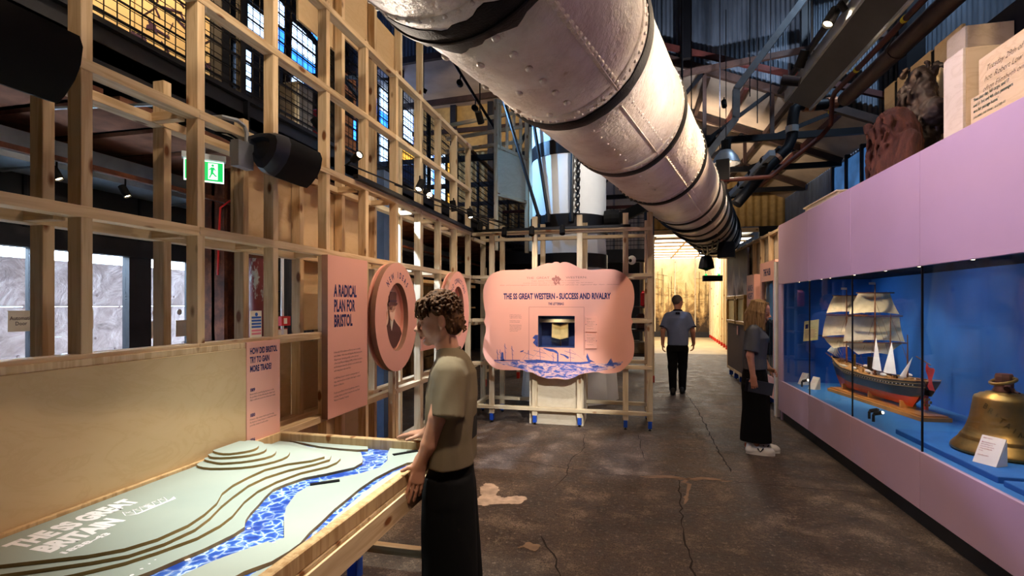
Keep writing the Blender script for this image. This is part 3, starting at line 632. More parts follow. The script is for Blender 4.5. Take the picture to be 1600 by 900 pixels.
mezz_window('dim orange self glowing shelves behind the mesh beside the blue panes', 10.05, 11.75, 5.0, 7.4, 3, 5, -6.38, mats=['rust_glow_pane', 'dark_steel', 'rust_glow_pane', 'rust_glow_pane', 'dark_steel', 'blue_pane', 'rust_glow_pane'])
mezz_window('pale blue window over the amber display board', 13.3, 14.6, 6.4, 7.9, 2, 3, -6.38, mats=['pale_pane', 'blue_pane'])
mezz_window('amber self glowing display board below the pale window behind the mesh', 12.85, 14.7, 4.9, 6.35, 3, 4, -6.38, mats=['amber_glow_pane', 'amber_glow_pane', 'pale_pane'])
mezz_window('slim blue window right of the amber display board', 14.95, 16.6, 5.2, 7.6, 3, 5, -6.38, mats=['pale_pane', 'blue_pane'])
mezz_window('yellow self glowing display board behind the last mesh panels', 16.9, 20.2, 5.0, 6.8, 4, 3, -6.38, mats=['amber_glow_pane', 'amber_glow_pane', 'dark_steel', 'amber_glow_pane'])
mezz_window('row of small pale windows at the far end of the mezzanine', 22, 25.6, 5.6, 7.8, 6, 3, -6.38, mats=['pale_pane', 'dark_steel', 'dark_steel', 'blue_pane'])
for i, (x, y, z, c, s, lb) in enumerate(((-4.4, 5.9, 4.5, 'off_white', (.3, .3, .5), 'pale carton standing behind the mesh left of the loudspeaker'), (-4.3, 6.3, 4.3, 'red_plastic', (.22, .22, .3), 'red crate behind the mesh above the loudspeaker'), (-4.3, 8.6, 4.3, 'red_plastic', (.18, .18, .3), 'small red box behind the mesh near the wooden studs'), (-4.5, 9.6, 4.4, 'blue_steel', (.5, .4, .4), 'blue storage bin behind the mesh'), (-4.6, 7.4, 3.9, 'dark_steel', (.8, .9, 1.2), 'dark machine casing behind the mesh'))):
    o = thing('stored_case', lb, 'storage box', (x, y, 3.42)); box('body', (x-s[0]/2, y-s[1]/2, 3.42), (x+s[0]/2, y+s[1]/2, z), c, o, .01); box('lid', (x-s[0]/2-.01, y-s[1]/2-.01, z), (x+s[0]/2+.01, y+s[1]/2+.01, z+.04), c, o, .01)
for i, (y, z0, z1) in enumerate(((5.75, 3.42, 7.5), (6.9, 3.42, 7.0), (9.2, 3.42, 7.5), (11.0, 3.42, 7.5))):
    tag(MB().bar((-5.4, y, z0), (-5.4, y+.2*(i % 2), z1), .08).build('roof_strut', 'brown_steel'), ('leftmost brown steel strut on the mezzanine', 'leaning brown strut in front of the upper blue window', 'brown strut between the blue windows on the mezzanine', 'farthest brown strut on the mezzanine')[i], 'steel strut', 'mezzanine struts')
tag(MB().bar((-5.2, 6.2, 6.4), (-5.2, 10.5, 5.2), .06).build('roof_strut', 'black_metal'), 'black diagonal brace in front of the blue windows', 'steel strut')
tag(MB().bar((-5.2, 6.8, 5.2), (-5.2, 10.2, 6.6), .06).build('roof_strut', 'black_metal'), 'second black diagonal brace crossing the blue windows', 'steel strut')
# ground level behind the timber wall
for i, (y, lb) in enumerate(((4.72, 'rusty iron column with flanges behind the timber wall, left of the red pipe'),)):
    o = thing('iron_column', lb, 'column', (-4.6, y, 0)); MB().box((-4.75, y, 0), (-4.45, y+.05, 3.2)).box((-4.62, y, 0), (-4.58, y+.36, 3.2)).box((-4.75, y+.32, 0), (-4.45, y+.37, 3.2)).build('shaft', 'rust', o)
    MB().box((-4.8, y-.05, 0), (-4.4, y+.42, .06)).build('base_plate', 'rust', o)
o = thing('red_column', 'worn dark red pipe column behind the studs with a blue notice', 'column', (-3.6, 4.25, 0)); MB().tube([(-3.6, 4.25, 0), (-3.6, 4.25, 3.2)], .085, 20).build('shaft', 'red_paint_worn', o, smooth=True); MB().tube([(-3.6, 4.25, 2.05), (-3.6, 4.25, 2.15)], .1, 20).build('collar', 'rust', o)
box('side_flange', (-3.62, 4.36, 0), (-3.58, 4.46, 3.2), 'rust', o)
plain('notice_blue', (40, 96, 190), .5); plain('notice_pink', (226, 130, 150), .5)
o = thing('safety_notice', 'white and blue safety notice on the red column', 'notice', (-3.5, 4.03, 1.28)); sheet('board', (0, 0), (.15, .255), 'paper', o, (-3.505, 4.03, 1.28), WALL_L, .004)
for z, c in ((.02, 'notice_pink'), (.05, 'notice_pink'), (.085, 'notice_blue'), (.115, 'notice_blue'), (.145, 'notice_blue'), (.175, 'notice_blue')): sheet('print_line', (.008, z), (.132, z+.02), c, o, (-3.503, 4.04, 1.285), WALL_L)
plate('emblem', [[(.07+.018*math.cos(a*.5), .215+.018*math.sin(a*.5)) for a in range(13)]], .002, 'notice_blue', o, (-3.503, 4.04, 1.285), WALL_L)
o = thing('fire_call_point', 'small red fire call point on a white conduit behind the studs', 'call point', (-3.6, 4.58, 1.37)); box('body', (-3.62, 4.54, 1.37), (-3.56, 4.68, 1.47), 'red_plastic', o); box('sign', (-3.62, 4.54, 1.2), (-3.6, 4.68, 1.33), 'paper', o); box('sign_border', (-3.625, 4.53, 1.19), (-3.605, 4.69, 1.34), 'red_plastic', o)
box('button', (-3.56, 4.57, 1.39), (-3.555, 4.62, 1.45), 'paper', o)
tag(MB().tube([(-3.6, 4.6, 0), (-3.6, 4.6, 3.1)], .016, 8).build('conduit', 'white_paint'), 'thin white conduit rising above the red call point', 'conduit')
tag(corrugated('corrugated_shutter', 4.75, 5.35, lambda u, v, q: (-3.75+q, u, v), .085, .03, 'dark_steel', None, 8, 0, 3.1), 'dark grey ribbed shutter panel behind the studs', 'shutter')
tag(MB().box((-2.98, 5.44, 0), (-2.86, 5.6, 3.2)).box((-2.95, 5.6, 0), (-2.89, 5.72, 3.2)).build('steel_column', 'blue_steel'), 'blue grey steel column behind the timber frame left of the oval sign', 'column')
tag(MB().tube([(-4.0, 4.55, 3.12), (-4.0, 4.55, 2.9), (-4.02, 4.5, 2.75), (-4.1, 4.42, 2.68), (-4.15, 4.35, 2.6), (-4.16, 4.34, 2.2), (-4.17, 4.34, 1.9)], .01, 8).build('red_cable', 'red_plastic'), 'thin red cable hanging in front of the rusty column', 'cable')
# exit sign
plain('exit_green', (20, 170, 80), .4); MATS['exit_white'] = emis('exit_white', (225, 255, 235), 1.4); MATS['exit_green_lit'] = emis('exit_green_lit', (16, 178, 84), 1.1)
dv = Vector((.72, -.69, 0)).normalized(); rg = Vector((.69, .72, 0)).normalized(); fe = (rg, (0, 0, 1)); ec = Vector((-3.74, 3.74, 2.81))
E_ = thing('exit_sign', 'green running man emergency exit sign hanging under the mezzanine', 'exit sign', tuple(ec))
plate('frame', [[(-.155, -.105), (.155, -.105), (.155, .085), (-.155, .085)]], .02, 'exit_white', E_, ec, fe)
plate('green_field', [[(-.145, -.095), (.145, -.095), (.145, .075), (-.145, .075)]], .003, 'exit_green_lit', E_, ec+dv*.004, fe)
plate('door_symbol', [[(.03, -.08), (.105, -.08), (.105, .065), (.03, .065)]], .002, 'exit_white', E_, ec+dv*.006, fe)
man = [[(.055, .03), (.075, .03), (.09, .005), (.085, -.0), (.075, .012), (.07, -.015), (.09, -.04), (.1, -.045), (.1, -.05), (.085, -.052), (.065, -.03), (.055, -.045), (.045, -.07), (.036, -.066), (.048, -.035), (.05, -.01), (.05, .01), (.035, .0), (.032, .005)], [(.066+.011*math.cos(a), .046+.011*math.sin(a)) for a in [j*.5 for j in range(12)]]]
for pl in man: plate('running_man', [pl], .002, 'exit_green_lit', E_, ec+dv*.008, fe)
plate('arrow', [[(-.12, -.01), (-.08, .04), (-.08, .01), (-.03, .01), (-.03, -.03), (-.08, -.03), (-.08, -.06)]], .002, 'exit_white', E_, ec+dv*.006, fe)
M_ = Matrix.Translation(ec) @ frame_rot(*fe).to_matrix().to_4x4()
MB().box((-.17, .09, -.06), (.17, .14, .03), M_).build('housing', 'galv', E_)
MB().tube([ec+Vector((0, 0, .14)), ec+Vector((0, 0, .36))], .01, 6).build('rod', 'galv', E_)
# workshop depth behind the frame: stone blocks, bench
o = thing('stone_wall', 'amber lit rough stone blocks in the dark room behind the frame', 'stone wall', (-4.9, 8, 0))
rr = random.Random(5)
for r in range(7):
    y = 6.3+(r % 2)*.22
    while y < 12.5:
        w = rr.uniform(.4, .7); box('stone_block', (-5.3, y, r*.3), (-4.9+rr.uniform(-.04, .04), y+w-.025, r*.3+.28), 'stone', o, .02); y += w
o = thing('work_bench', 'long wooden bench in the dark room behind the timber frame', 'bench', (-3.8, 9, 0))
box('bench_top', (-4.3, 7.2, 1.98), (-3.6, 11.4, 2.04), 'timber_rim', o); 
for y in (7.3, 9.2, 11.2):
    for x in (-4.2, -3.7): timber('leg', (x, y, 0), (x, y, 1.98), .07, .07, 'timber_rim', o)
box('shelf', (-4.3, 7.2, 1.5), (-3.6, 11.4, 1.53), 'timber_rim', o)
lamp('SPOT', 'bench_lamp', (-3.2, 8.0, 3.0), 60, (1, .72, .38), (-4.8, 9, 1.6), 90, .8)
# ================================================================== LEFT TIMBER WALL
STX = [-2.1, -2.33]          # front and rear faces
RAILS = [.21, .795, 1.38, 1.965, 2.55, 3.135, 3.72]
F = thing('stud_wall', 'tall open pine stud frame along the left side of the hall', 'timber frame', (-2.2, 3.5, 0))
YK = [1.54+.5425*k for k in range(-4, 10)]
scr = MB().lathe([(0, 0), (.006, 0), (.006, .002), (0, .002)], 8, axis='X').mesh('screw'); scr.materials.append(MATS['screw'])
for y in YK:
    mt = 'timber' if y < 4.4 else 'timber_pale'
    st_ = timber('stud', (-2.135, y, .1 if y > 2.5 else 0), (-2.135, y, 4.6 if y < 1.7 else 3.76), .045, .07, mt, F)
    if y > 2.5: box('stud_foot', (-2.17, y-.0225, 0), (-2.1, y+.0225, .1), 'blue_foot', st_)
    tall = y > 3.6
    timber('rear_stud', (-2.365, y+.02, 0), (-2.365, y+.02, 4.75 if tall and y < 5.5 else (3.76 if tall else 2.75)), .045, .07, mt, F)
    for z in (1.965, 2.55): link('screw', scr, None, st_, (-2.0985, y+.012, z+.012)); link('screw', scr, None, st_, (-2.0985, y-.012, z-.01))
    for z in (1.365, 1.95, 2.535): 
        timber('tie', (-2.33, y-.05, z), (-2.17, y-.05, z), .045, .045, mt, F)
for z in RAILS:
    for a, b in ((-.5, 2.07), (2.07, 4.22), (4.22, 6.47)):
        if z < 1.0 and b < 2.2: continue
        mt = 'timber' if a < 4 else 'timber_pale'
        timber('rail', (-2.133, a, z), (-2.133, b, z), .045, .074, mt, F, (0, 0, 1))
        if z < 2.7: timber('rear_rail', (-2.363, a, z-.02), (-2.363, b, z-.02), .045, .074, mt, F, (0, 0, 1))
for k, (y0, y1, z0, z1) in enumerate(((2.62, 3.17, 1.99, 2.6), (3.19, 3.72, 1.99, 2.58), (3.74, 4.26, 1.99, 2.55), (2.62, 3.17, .22, 1.36), (3.19, 3.74, .22, 1.36), (3.2, 3.74, 1.4, 1.95), (3.75, 4.26, .22, .8), (3.8, 4.32, 3.9, 4.75), (4.36, 4.9, 3.98, 4.4), (3.25, 3.78, 3.72, 4.75))):
    box('backing_panel', (-2.425, y0, z0), (-2.405, y1, z1), 'plywood', F)
# dado panel and its cap
Dd = thing('plywood_dado', 'large plain plywood board on the lower left wall above the table', 'plywood board', (-2.09, 1, .2))
box('board', (-2.1, -.6, .2), (-2.08, 2.385, 1.355), 'plywood', Dd)
box('cap_rail', (-2.36, -.6, 1.355), (-2.085, 2.385, 1.385), 'timber', Dd)
# pink text panels
def bodytext(nm, lines, h, org, fr, parent, mat, width, lead=1.55):
    """paragraph lines from the top-left corner org"""
    u = Vector(fr[1]); 
    for i, l in enumerate(lines):
        if l: text(nm, l, h, mat, parent, Vector(org)-u*(h*lead*i+h), fr, .8, 0, 'LEFT', 1)
P1 = thing('text_panel', 'narrow pink text panel asking how Bristol tried to gain trade', 'text panel', (-2.08, 2.5, .7))
P1 = box('board', (-2.1, 2.36, .7), (-2.075, 2.632, 1.385), 'pink', P1)
x = -2.075
for i, l in enumerate(('HOW DID BRISTOL', 'TRY TO GAIN', 'MORE TRADE?')): text('heading', l, .033, 'navy_ink', P1, (x, 2.383, 1.318-.05*i), WALL_L, width=(.222, .155, .172)[i], bold=.055)
for z, yr, ls in ((1.107, '1809', ('Bristol built a new floating harbour to solve', 'the problem of tides affecting the water level.', 'Ships could now access the docks more easily.')), (.965, '1830', ('However, ship owners had to pay for using', 'the harbour. It was cheaper to trade from other', 'ports like Liverpool and London.')), (.825, '1836', ('Work started on new, fast steamships.', 'They would be bigger than those sailing before', 'to New York, and link the city to people', 'with other ports.'))):
    text('date', yr, .017, 'navy_ink', P1, (x, 2.383, z), WALL_L, .8, .07); bodytext('body_text', ls, .0095, (x, 2.383, z-.01), WALL_L, P1, 'dark_ink', .2, 1.75)
P2 = thing('text_panel', 'tall pink panel headed A RADICAL PLAN FOR BRISTOL', 'text panel', (-2.05, 3.35, .79))
P2 = plate('board', [[(3.085, .795), (3.623, .795), (3.623, 1.945), (3.085, 1.945)]], .048, 'pink', P2, (-2.05, 0, 0), WALL_L, 'pink_edge')
for i, l in enumerate(('A RADICAL', 'PLAN FOR', 'BRISTOL')): text('heading', l, .082, 'navy_ink', P2, (-2.05, 3.16, 1.655-.108*i), WALL_L, width=(.305, .278, .24)[i], bold=.055)
bodytext('body_text', ('In the early 1830s industry and factories were spreading', 'across Britain. Other cities with big ideas like Liverpool and', 'Glasgow were developing quickly, and the directors', 'of the Great Western Railway (GWR) felt Bristol needed to', 'act. Businessmen knew the city had to move with the times', 'and it was going to take new ideas.', '', 'In 1835 they decided to invest in a new generation of', 'ships, which would use the latest technology to connect', 'Britain and America.', '', 'People across Bristol, from rich gentlemen owners to', 'everyday citizens, put their money into the new Great', 'Western Steamship Company.'), .0135, (-2.05, 3.16, 1.262), WALL_L, P2, 'dark_ink', .4, 1.95)
def ellipse(cy, cz, ry, rz_, n=56): return [(cy+ry*math.cos(2*math.pi*i/n), cz+rz_*math.sin(2*math.pi*i/n)) for i in range(n)]
def arc_text(body, h, mat, parent, x, cy, cz, ry, rz_, a0, a1):
    n = len(body)
    for i, ch in enumerate(body):
        if ch == ' ': continue
        a = R(a0+(a1-a0)*(i+.5)/n); p = Vector((x, cy+ry*math.cos(a), cz+rz_*math.sin(a))); tn = Vector((0, ry*math.sin(a), -rz_*math.cos(a))).normalized(); up = Vector((1, 0, 0)).cross(tn)
        text('letter', ch, h, mat, parent, p, (tn, up), .62, .04, 'CENTER')
plain('sepia', (96, 62, 58), .65, var=.1); plain('sepia_light', (246, 206, 186), .65, var=.05); plain('sepia_mid', (200, 152, 132), .65, var=.3, nscale=40)
def oval_sign(label, cy, cz, words, aspan, bearded):
    o = thing('oval_sign', label, 'oval sign', (-2.0, cy, cz-.48))
    plate('ring', [ellipse(cy, cz, .405, .478), ellipse(cy, cz, .212, .3, 48)], .045, 'pink', o, (-2.0, 0, 0), WALL_L, 'pink_edge')
    plate('backboard', [ellipse(cy, cz, .395, .468)], .015, 'pink', o, (-2.075, 0, 0), WALL_L)
    m = MB(); n = 48; e0 = ellipse(cy, cz, .2125, .3005, n)
    m._add([(-2.075, a, b) for a, b in e0]+[(-2.02, a, b) for a, b in e0], [(i, (i+1) % n, n+(i+1) % n, n+i) for i in range(n)]); m.build('recess_wall', 'pink', o)
    arc_text(words, .052, 'navy_ink', o, -2.0, cy, cz-.02, .275, .365, 90+aspan, 90-aspan)
    X0 = -2.055
    def pc(nm, pts, mat, dx, th=.006): plate(nm, [[(cy+a, cz+b) for a, b in pts]], th, mat, o, (X0+dx, 0, 0), WALL_L)
    # white cut-out border, coat, face, beard, hat
    pc('cutout_border', [(-.2, -.06), (-.16, -.12), (-.1, -.05), (-.085, .02), (-.1, .06), (-.135, .1), (-.13, .135), (-.095, .145), (-.1, .215), (-.05, .235), (.03, .235), (.055, .215), (.06, .145), (.085, .13), (.08, .1), (.04, .07), (.03, -.0), (.06, -.03), (.15, -.09), (.185, -.15), (.15, -.2), (.09, -.262), (0, -.29), (-.09, -.262), (-.15, -.2), (-.195, -.1)], 'sepia_light', 0)
    pc('coat', [(-.155, -.13), (-.12, -.09), (-.075, -.045), (-.06, -.01), (-.05, -.1), (-.02, -.04), (.015, -.01), (.06, -.05), (.14, -.1), (.175, -.155), (.13, -.215), (.07, -.265), (0, -.282), (-.08, -.262), (-.14, -.2)], 'sepia', .008)
    pc('shirt', [(-.055, -.02), (-.04, -.1), (-.03, -.12), (.005, -.02), (-.02, -.0)], 'paper', .012)
    pc('face', [(-.07, .1), (-.072, .07), (-.085, .055), (-.072, .045), (-.065, .0), (-.03, -.015), (.02, .02), (.035, .06), (.04, .11), (-.03, .125)], 'sepia_mid', .014)
    if bearded: pc('beard', [(-.075, .04), (-.05, .045), (-.02, .04), (.01, .05), (.03, .07), (.02, .02), (0, -.02), (-.03, -.035), (-.055, -.02), (-.07, .01)], 'sepia_light', .017)
    pc('brow', [(-.068, .085), (-.03, .09), (-.03, .082), (-.066, .077)], 'sepia', .019); pc('eye', [(-.058, .073), (-.04, .075), (-.038, .067), (-.056, .066)], 'sepia', .019)
    pc('hat_brim', [(-.115, .115), (-.09, .1), (-.03, .108), (.04, .1), (.068, .115), (.05, .128), (-.03, .136), (-.095, .13)], 'sepia', .02)
    pc('hat_crown', [(-.085, .13), (-.09, .205), (-.05, .222), (.03, .222), (.048, .205), (.045, .13)], 'sepia', .018)
    pc('hat_band', [(-.086, .132), (-.086, .15), (.045, .15), (.045, .132)], 'dark_ink', .0215)
    timber('support_post', (-2.07, cy+.02, .2), (-2.07, cy+.02, cz-.46), .045, .045, 'timber', o)
    return o
oval_sign('oval pink NEW IDEAS sign with bearded top hat portrait, left of the boy', 4.06, 1.485, 'NEW IDEAS', 42, True)
oval_sign('oval pink OLD CONNECTIONS sign partly hidden behind the boy\'s head', 5.655, 1.51, 'OLD CONNECTIONS', 52, False)
o = thing('caption_panel', 'small pink caption panel between the two oval signs', 'text panel', (-2.09, 4.95, 1.0)); box('board', (-2.09, 4.75, 1.12), (-2.07, 5.15, 1.5), 'pink', o); bodytext('body_text', ('Bristol had built its wealth', 'over hundreds of years', 'of trade across the sea.'), .016, (-2.07, 4.78, 1.3), WALL_L, o, 'dark_ink', .3)
# loudspeakers
def speaker(label, x, y, z, L, s):
    o = thing('loudspeaker', label, 'loudspeaker', (x, y, z))
    prof = [(-.11, .11), (-.02, .125), (.07, .12), (.12, .1), (.135, .06), (.125, .0), (.1, -.05), (.055, -.1), (.02, -.125), (-.03, -.11), (-.08, -.04)]
    m = MB(); n = len(prof); vs = [(x+a*s, y, z+b*s) for a, b in prof]+[(x+a*s, y+L, z+b*s) for a, b in prof]
    m._add(vs, [(i, (i+1) % n, n+(i+1) % n, n+i) for i in range(n)]+[tuple(range(n))[::-1], tuple(range(n, 2*n))]); m.build('grille', 'black_matte', o, smooth=True)
    # swept end cheek
    m = MB(); rings = [(0, 1.0), (-.05, .96), (-.085, .82), (-.095, .55), (-.06, .4)]
    vs = [(x+(a*q-.02*(1-q))*s, y+dy*s, z+(b*q+.03*(1-q))*s) for dy, q in rings for a, b in prof]
    m._add(vs, [(j*n+i, j*n+(i+1) % n, (j+1)*n+(i+1) % n, (j+1)*n+i) for j in range(len(rings)-1) for i in range(n)]+[tuple(range((len(rings)-1)*n, len(rings)*n))]); m.build('end_cheek', 'speaker_body', o, smooth=True)
    MB().box((x-.2*s, y-.1, z-.02), (x-.08*s, y-.04, z+.06)).build('bracket', 'galv', o)
    for j in range(3): MB().tube([(x-.1*s, y-.03, z+.02*j), (x-.16*s, y-.1-.03*j, z+.05+.02*j), (x-.2*s, y-.2, z+.08)], .006, 6).build('cable', 'black_matte', o)
    return o
plain('speaker_body', (34, 40, 54), .4)
speaker('black wedge loudspeaker fixed to the timber rail above the pink panels', -1.98, 2.44, 2.44, .29, .95)
speaker('black loudspeaker cropped at the upper left edge', -1.98, .98, 2.43, .36, 1.0)
tag(MB().tube([(-2.32, 2.22, 2.6), (-2.12, 2.24, 2.6), (-2.085, 2.3, 2.6), (-2.08, 2.345, 2.585), (-2.075, 2.36, 2.55), (-2.075, 2.36, 2.45)], .012, 8).build('conduit', 'galv'), 'bent silver conduit at the top rail beside the loudspeaker', 'conduit')
tag(MB().box((-2.08, 2.25, 2.34), (-2.03, 2.36, 2.48)).build('junction_box', 'galv'), 'grey junction box under the top rail beside the loudspeaker', 'junction box')
# track lights along the left rail
def spotlight(label, pos, target, power, color=(1, .78, .52), angle=46, parent=None, lit=True, group='track spotlights', s=1.0, blend=.7, stem=(0, 0, .1)):
    pos = Vector(pos); d = (Vector(target)-pos).normalized(); o = thing('track_spotlight', label, 'spotlight', tuple(pos), group)
    q = d.to_track_quat('Z', 'Y').to_matrix().to_4x4(); q.translation = pos
    m = MB().lathe([(0, -.07*s), (.034*s, -.07*s), (.036*s, .05*s), (.031*s, .05*s), (.028*s, .035*s)], 14); m.v = [tuple(q @ Vector(v)) for v in m.v]; hd_ = m.build('head', 'black_matte', o, smooth=True)
    m = MB().lathe([(0, .036*s), (.028*s, .036*s)], 14); m.v = [tuple(q @ Vector(v)) for v in m.v]; m.build('lens', 'lens_lit' if lit else 'lens_off', hd_)
    MB().tube([pos, pos+Vector(stem)], .008*s, 6).build('yoke', 'black_matte', o)
    if lit: lamp('SPOT', 'spot_beam', tuple(pos+d*.06*s), power, color, tuple(target), angle, blend, .03, o)
    return o
emis('lens_lit', (255, 226, 180), 12); plain('lens_off', (60, 60, 64), .2)
Tk = thing('lighting_track', 'black lighting track along the top rail of the left frame', 'lighting track', (-2.08, 5, 2.6))
MB().box((-2.1, 3.5, 2.575), (-2.06, 6.45, 2.61)).build('track', 'black_metal', Tk)
for a, b in (((-2.08, 3.4, 2.66), (-1.75, 6.6, 2.66)), ((-2.0, 4.0, 2.64), (-1.6, 6.4, 2.66)), ((-2.0, 4.9, 2.64), (-1.5, 6.45, 2.63))): MB().bar(a, b, .01).build('cable_stay', 'black_metal', Tk)
spotlight('black track spotlight over the timber rail, left one of the lit pair', (-1.95, 4.42, 2.72), (-2.0, 3.4, 1.4), 10)
spotlight('lit track spotlight shining outward beside the dark spotlight on the left rail', (-1.95, 4.62, 2.69), (-1.0, 3.6, 1.9), 14)
spotlight('black track spotlight above the second oval sign', (-1.95, 5.35, 2.7), (-1.7, 5.6, 1.0), 8)
spotlight('black track spotlight near the frame corner', (-1.95, 5.95, 2.72), (-1.2, 5.2, 0), 8)
# ================================================================== KIOSK
KF = thing('kiosk_stand', 'pale pine kiosk frame with blue feet carrying the ornate pink sign', 'timber frame', (-.9, 6.8, 0))
KX = [-1.83, -1.237, -.644, -.06, .24]
for i, x in enumerate(KX):
    st_ = timber('stud', (x, 6.535, .12), (x, 6.535, 2.76), .045, .07, 'timber_pale', KF); box('blue_foot', (x-.024, 6.498, .03), (x+.024, 6.572, .12), 'blue_foot', st_); link('levelling_foot', MB().lathe([(0, 0), (.02, 0), (.02, .01), (.008, .012), (.008, .03), (0, .03)], 10).mesh('foot'), 'black_metal', st_, (x, 6.535, 0))
for i, x in enumerate((-2.15, -1.85, -1.24, -.63, .225)):
    st_ = timber('rear_stud', (x, 7.18, .12), (x, 7.18, 2.76), .045, .07, 'timber_pale', KF); box('blue_foot', (x-.024, 7.143, .03), (x+.024, 7.217, .12), 'blue_foot', st_); link('levelling_foot', MB().lathe([(0, 0), (.02, 0), (.02, .03), (0, .03)], 8).mesh('foot'), 'black_metal', st_, (x, 7.18, 0))
for z in (.21, .795, 1.38, 1.965, 2.55):
    timber('rail', (-2.1, 6.533, z), (.265, 6.533, z), .045, .074, 'timber_pale', KF, (0, 0, 1)); timber('rear_rail', (-2.17, 7.182, z), (.25, 7.182, z), .045, .074, 'timber_pale', KF, (0, 0, 1))
    for x in (-2.12, .225): timber('side_rail', (x, 6.57, z-.05), (x, 7.15, z-.05), .045, .045, 'timber_pale', KF, (0, 0, 1))
timber('diagonal_tie', (-2.05, 6.3, .23), (-2.05, 7.1, .23), .045, .045, 'timber_pale', KF, (0, 0, 1))
Pl = thing('plywood_plinth', 'pale plywood box plinth under the ornate sign', 'plinth', (-.97, 6.8, 0))
box('front_panel', (-1.32, 6.578, 0), (-.6, 6.598, .8), 'plywood_pale', Pl); box('side_panel', (-.62, 6.6, 0), (-.6, 7.05, .8), 'plywood_pale', Pl); box('side_panel', (-1.32, 6.6, 0), (-1.3, 7.05, .8), 'plywood_pale', Pl); box('back_panel', (-1.3, 7.03, 0), (-.62, 7.05, .8), 'plywood_pale', Pl)
SG = [(-1.898, 1.106), (-1.908, 0.992), (-1.885, 0.889), (-1.81, 0.797), (-1.771, 0.761), (-1.665, 0.73), (-1.482, 0.732), (-1.35, 0.745), (-1.321, 0.713), (-1.27, 0.72), (-1.227, 0.709), (-1.162, 0.669), (-1.032, 0.636), (-0.922, 0.646), (-0.849, 0.637), (-0.794, 0.632), (-0.686, 0.666), (-0.632, 0.704), (-0.551, 0.725), (-0.4, 0.748), (-0.348, 0.726), (-0.225, 0.73), (-0.121, 0.756), (-0.078, 0.793), (-0.044, 0.829), (0.025, 0.91), (0.047, 0.999), (0.047, 1.139), (0.02, 1.244), (0.008, 1.332), (0.039, 1.385), (0.008, 1.42), (0.016, 1.49), (0.045, 1.596), (0.05, 1.736), (0.025, 1.86), (-0.027, 1.922), (-0.069, 1.975), (-0.156, 2.021), (-0.225, 2.036), (-0.348, 2.038), (-0.453, 2.029), (-0.521, 2.032), (-0.551, 2.05), (-0.605, 2.042), (-0.668, 2.083), (-0.776, 2.135), (-0.849, 2.137), (-0.876, 2.119), (-0.903, 2.141), (-0.949, 2.142), (-0.977, 2.121), (-1.032, 2.129), (-1.106, 2.109), (-1.199, 2.07), (-1.27, 2.044), (-1.321, 2.057), (-1.35, 2.043), (-1.597, 2.047), (-1.694, 2.035), (-1.801, 1.99), (-1.849, 1.925), (-1.898, 1.822), (-1.904, 1.69), (-1.889, 1.558), (-1.865, 1.464), (-1.879, 1.398), (-1.898, 1.366), (-1.873, 1.332), (-1.859, 1.257), (-1.879, 1.181)]
def smooth_poly(p, it=2):
    for _ in range(it):
        q = []
        for i in range(len(p)):
            a, b = p[i], p[(i+1) % len(p)]; q += [(a[0]*.75+b[0]*.25, a[1]*.75+b[1]*.25), (a[0]*.25+b[0]*.75, a[1]*.25+b[1]*.75)]
        p = q
    return p
SN = thing('ornate_sign', 'scalloped pink sign titled THE SS GREAT WESTERN with ships printed below', 'sign', (-.93, 6.38, .63))
hole = [(-1.162, 1.041), (-.689, 1.041), (-.689, 1.448), (-1.162, 1.448)]
SY = 6.36
plate('board', [smooth_poly(SG), hole], .028, 'pink', SN, (0, SY, 0), WALL_F, 'pink_edge')
tx = lambda b, h, x, z, mat='navy_ink', **k: text('lettering', b, h, mat, SN, (x, SY, z), WALL_F, **k)
tx('THE SS GREAT WESTERN - SUCCESS AND RIVALRY', .072, -1.622, 1.665, width=1.385, bold=.055)
tx('THE LETTERBAG', .03, -1.028, 1.588, width=.2, bold=.05)
tx('THE  GREAT', .026, -1.316, 1.925, 'rust_ink', width=.3); tx('WESTERN.', .026, -.803, 1.925, 'rust_ink', width=.27)
tx('Capt. James Hosken.     R.N. Commander', .012, -1.25, 1.893, 'rust_ink', width=.62); tx('Leaves Bristol for New York on her first voyage, the 7th of April', .01, -1.36, 1.866, 'rust_ink', width=.9, shear=.3)
tx('list of passengers and letters carried aboard, signed by her master', .012, -1.68, 1.84, 'rust_ink', width=1.55, shear=.4)
cr = [(-.922+.05*math.cos(a)*(1+.3*math.sin(5*a)), 1.905+.055*math.sin(a)*(1+.25*math.cos(7*a))) for a in [i*.1309 for i in range(48)]]
plate('crest', [cr, [(-.922+.022*math.cos(a), 1.9+.026*math.sin(a)) for a in [i*.5236 for i in range(12)]]], .001, 'rust_ink', SN, (0, SY-.001, 0), WALL_F)
plate('crest', [[(-.935, 1.885), (-.909, 1.885), (-.905, 1.915), (-.922, 1.925), (-.939, 1.915)]], .001, 'rust_ink', SN, (0, SY-.001, 0), WALL_F)
for a, b, c_, d in ((-1.284, 1.562, -.569, 1.558), (-1.284, .95, -1.28, 1.56), (-.573, .95, -.569, 1.56)): sheet('rule_line', (a, min(b, d)), (c_, max(b, d)), 'rust_ink', SN, (0, SY-.001, 0), WALL_F, .001)
bodytext('body_text', ('In 1839 the SS Great Western', 'brought this printed record of a', 'voyage home across the Atlantic', '', 'Letters and ideas could now', 'cross the sea in two weeks', '', 'Each crossing carried thousands', 'of letters, and passengers wrote', 'of storms, card games and long', 'dinners as the two great ports', 'raced to win the mail.'), .0105, (-1.54, SY, 1.462), WALL_F, SN, 'dark_ink', .24, 1.8)
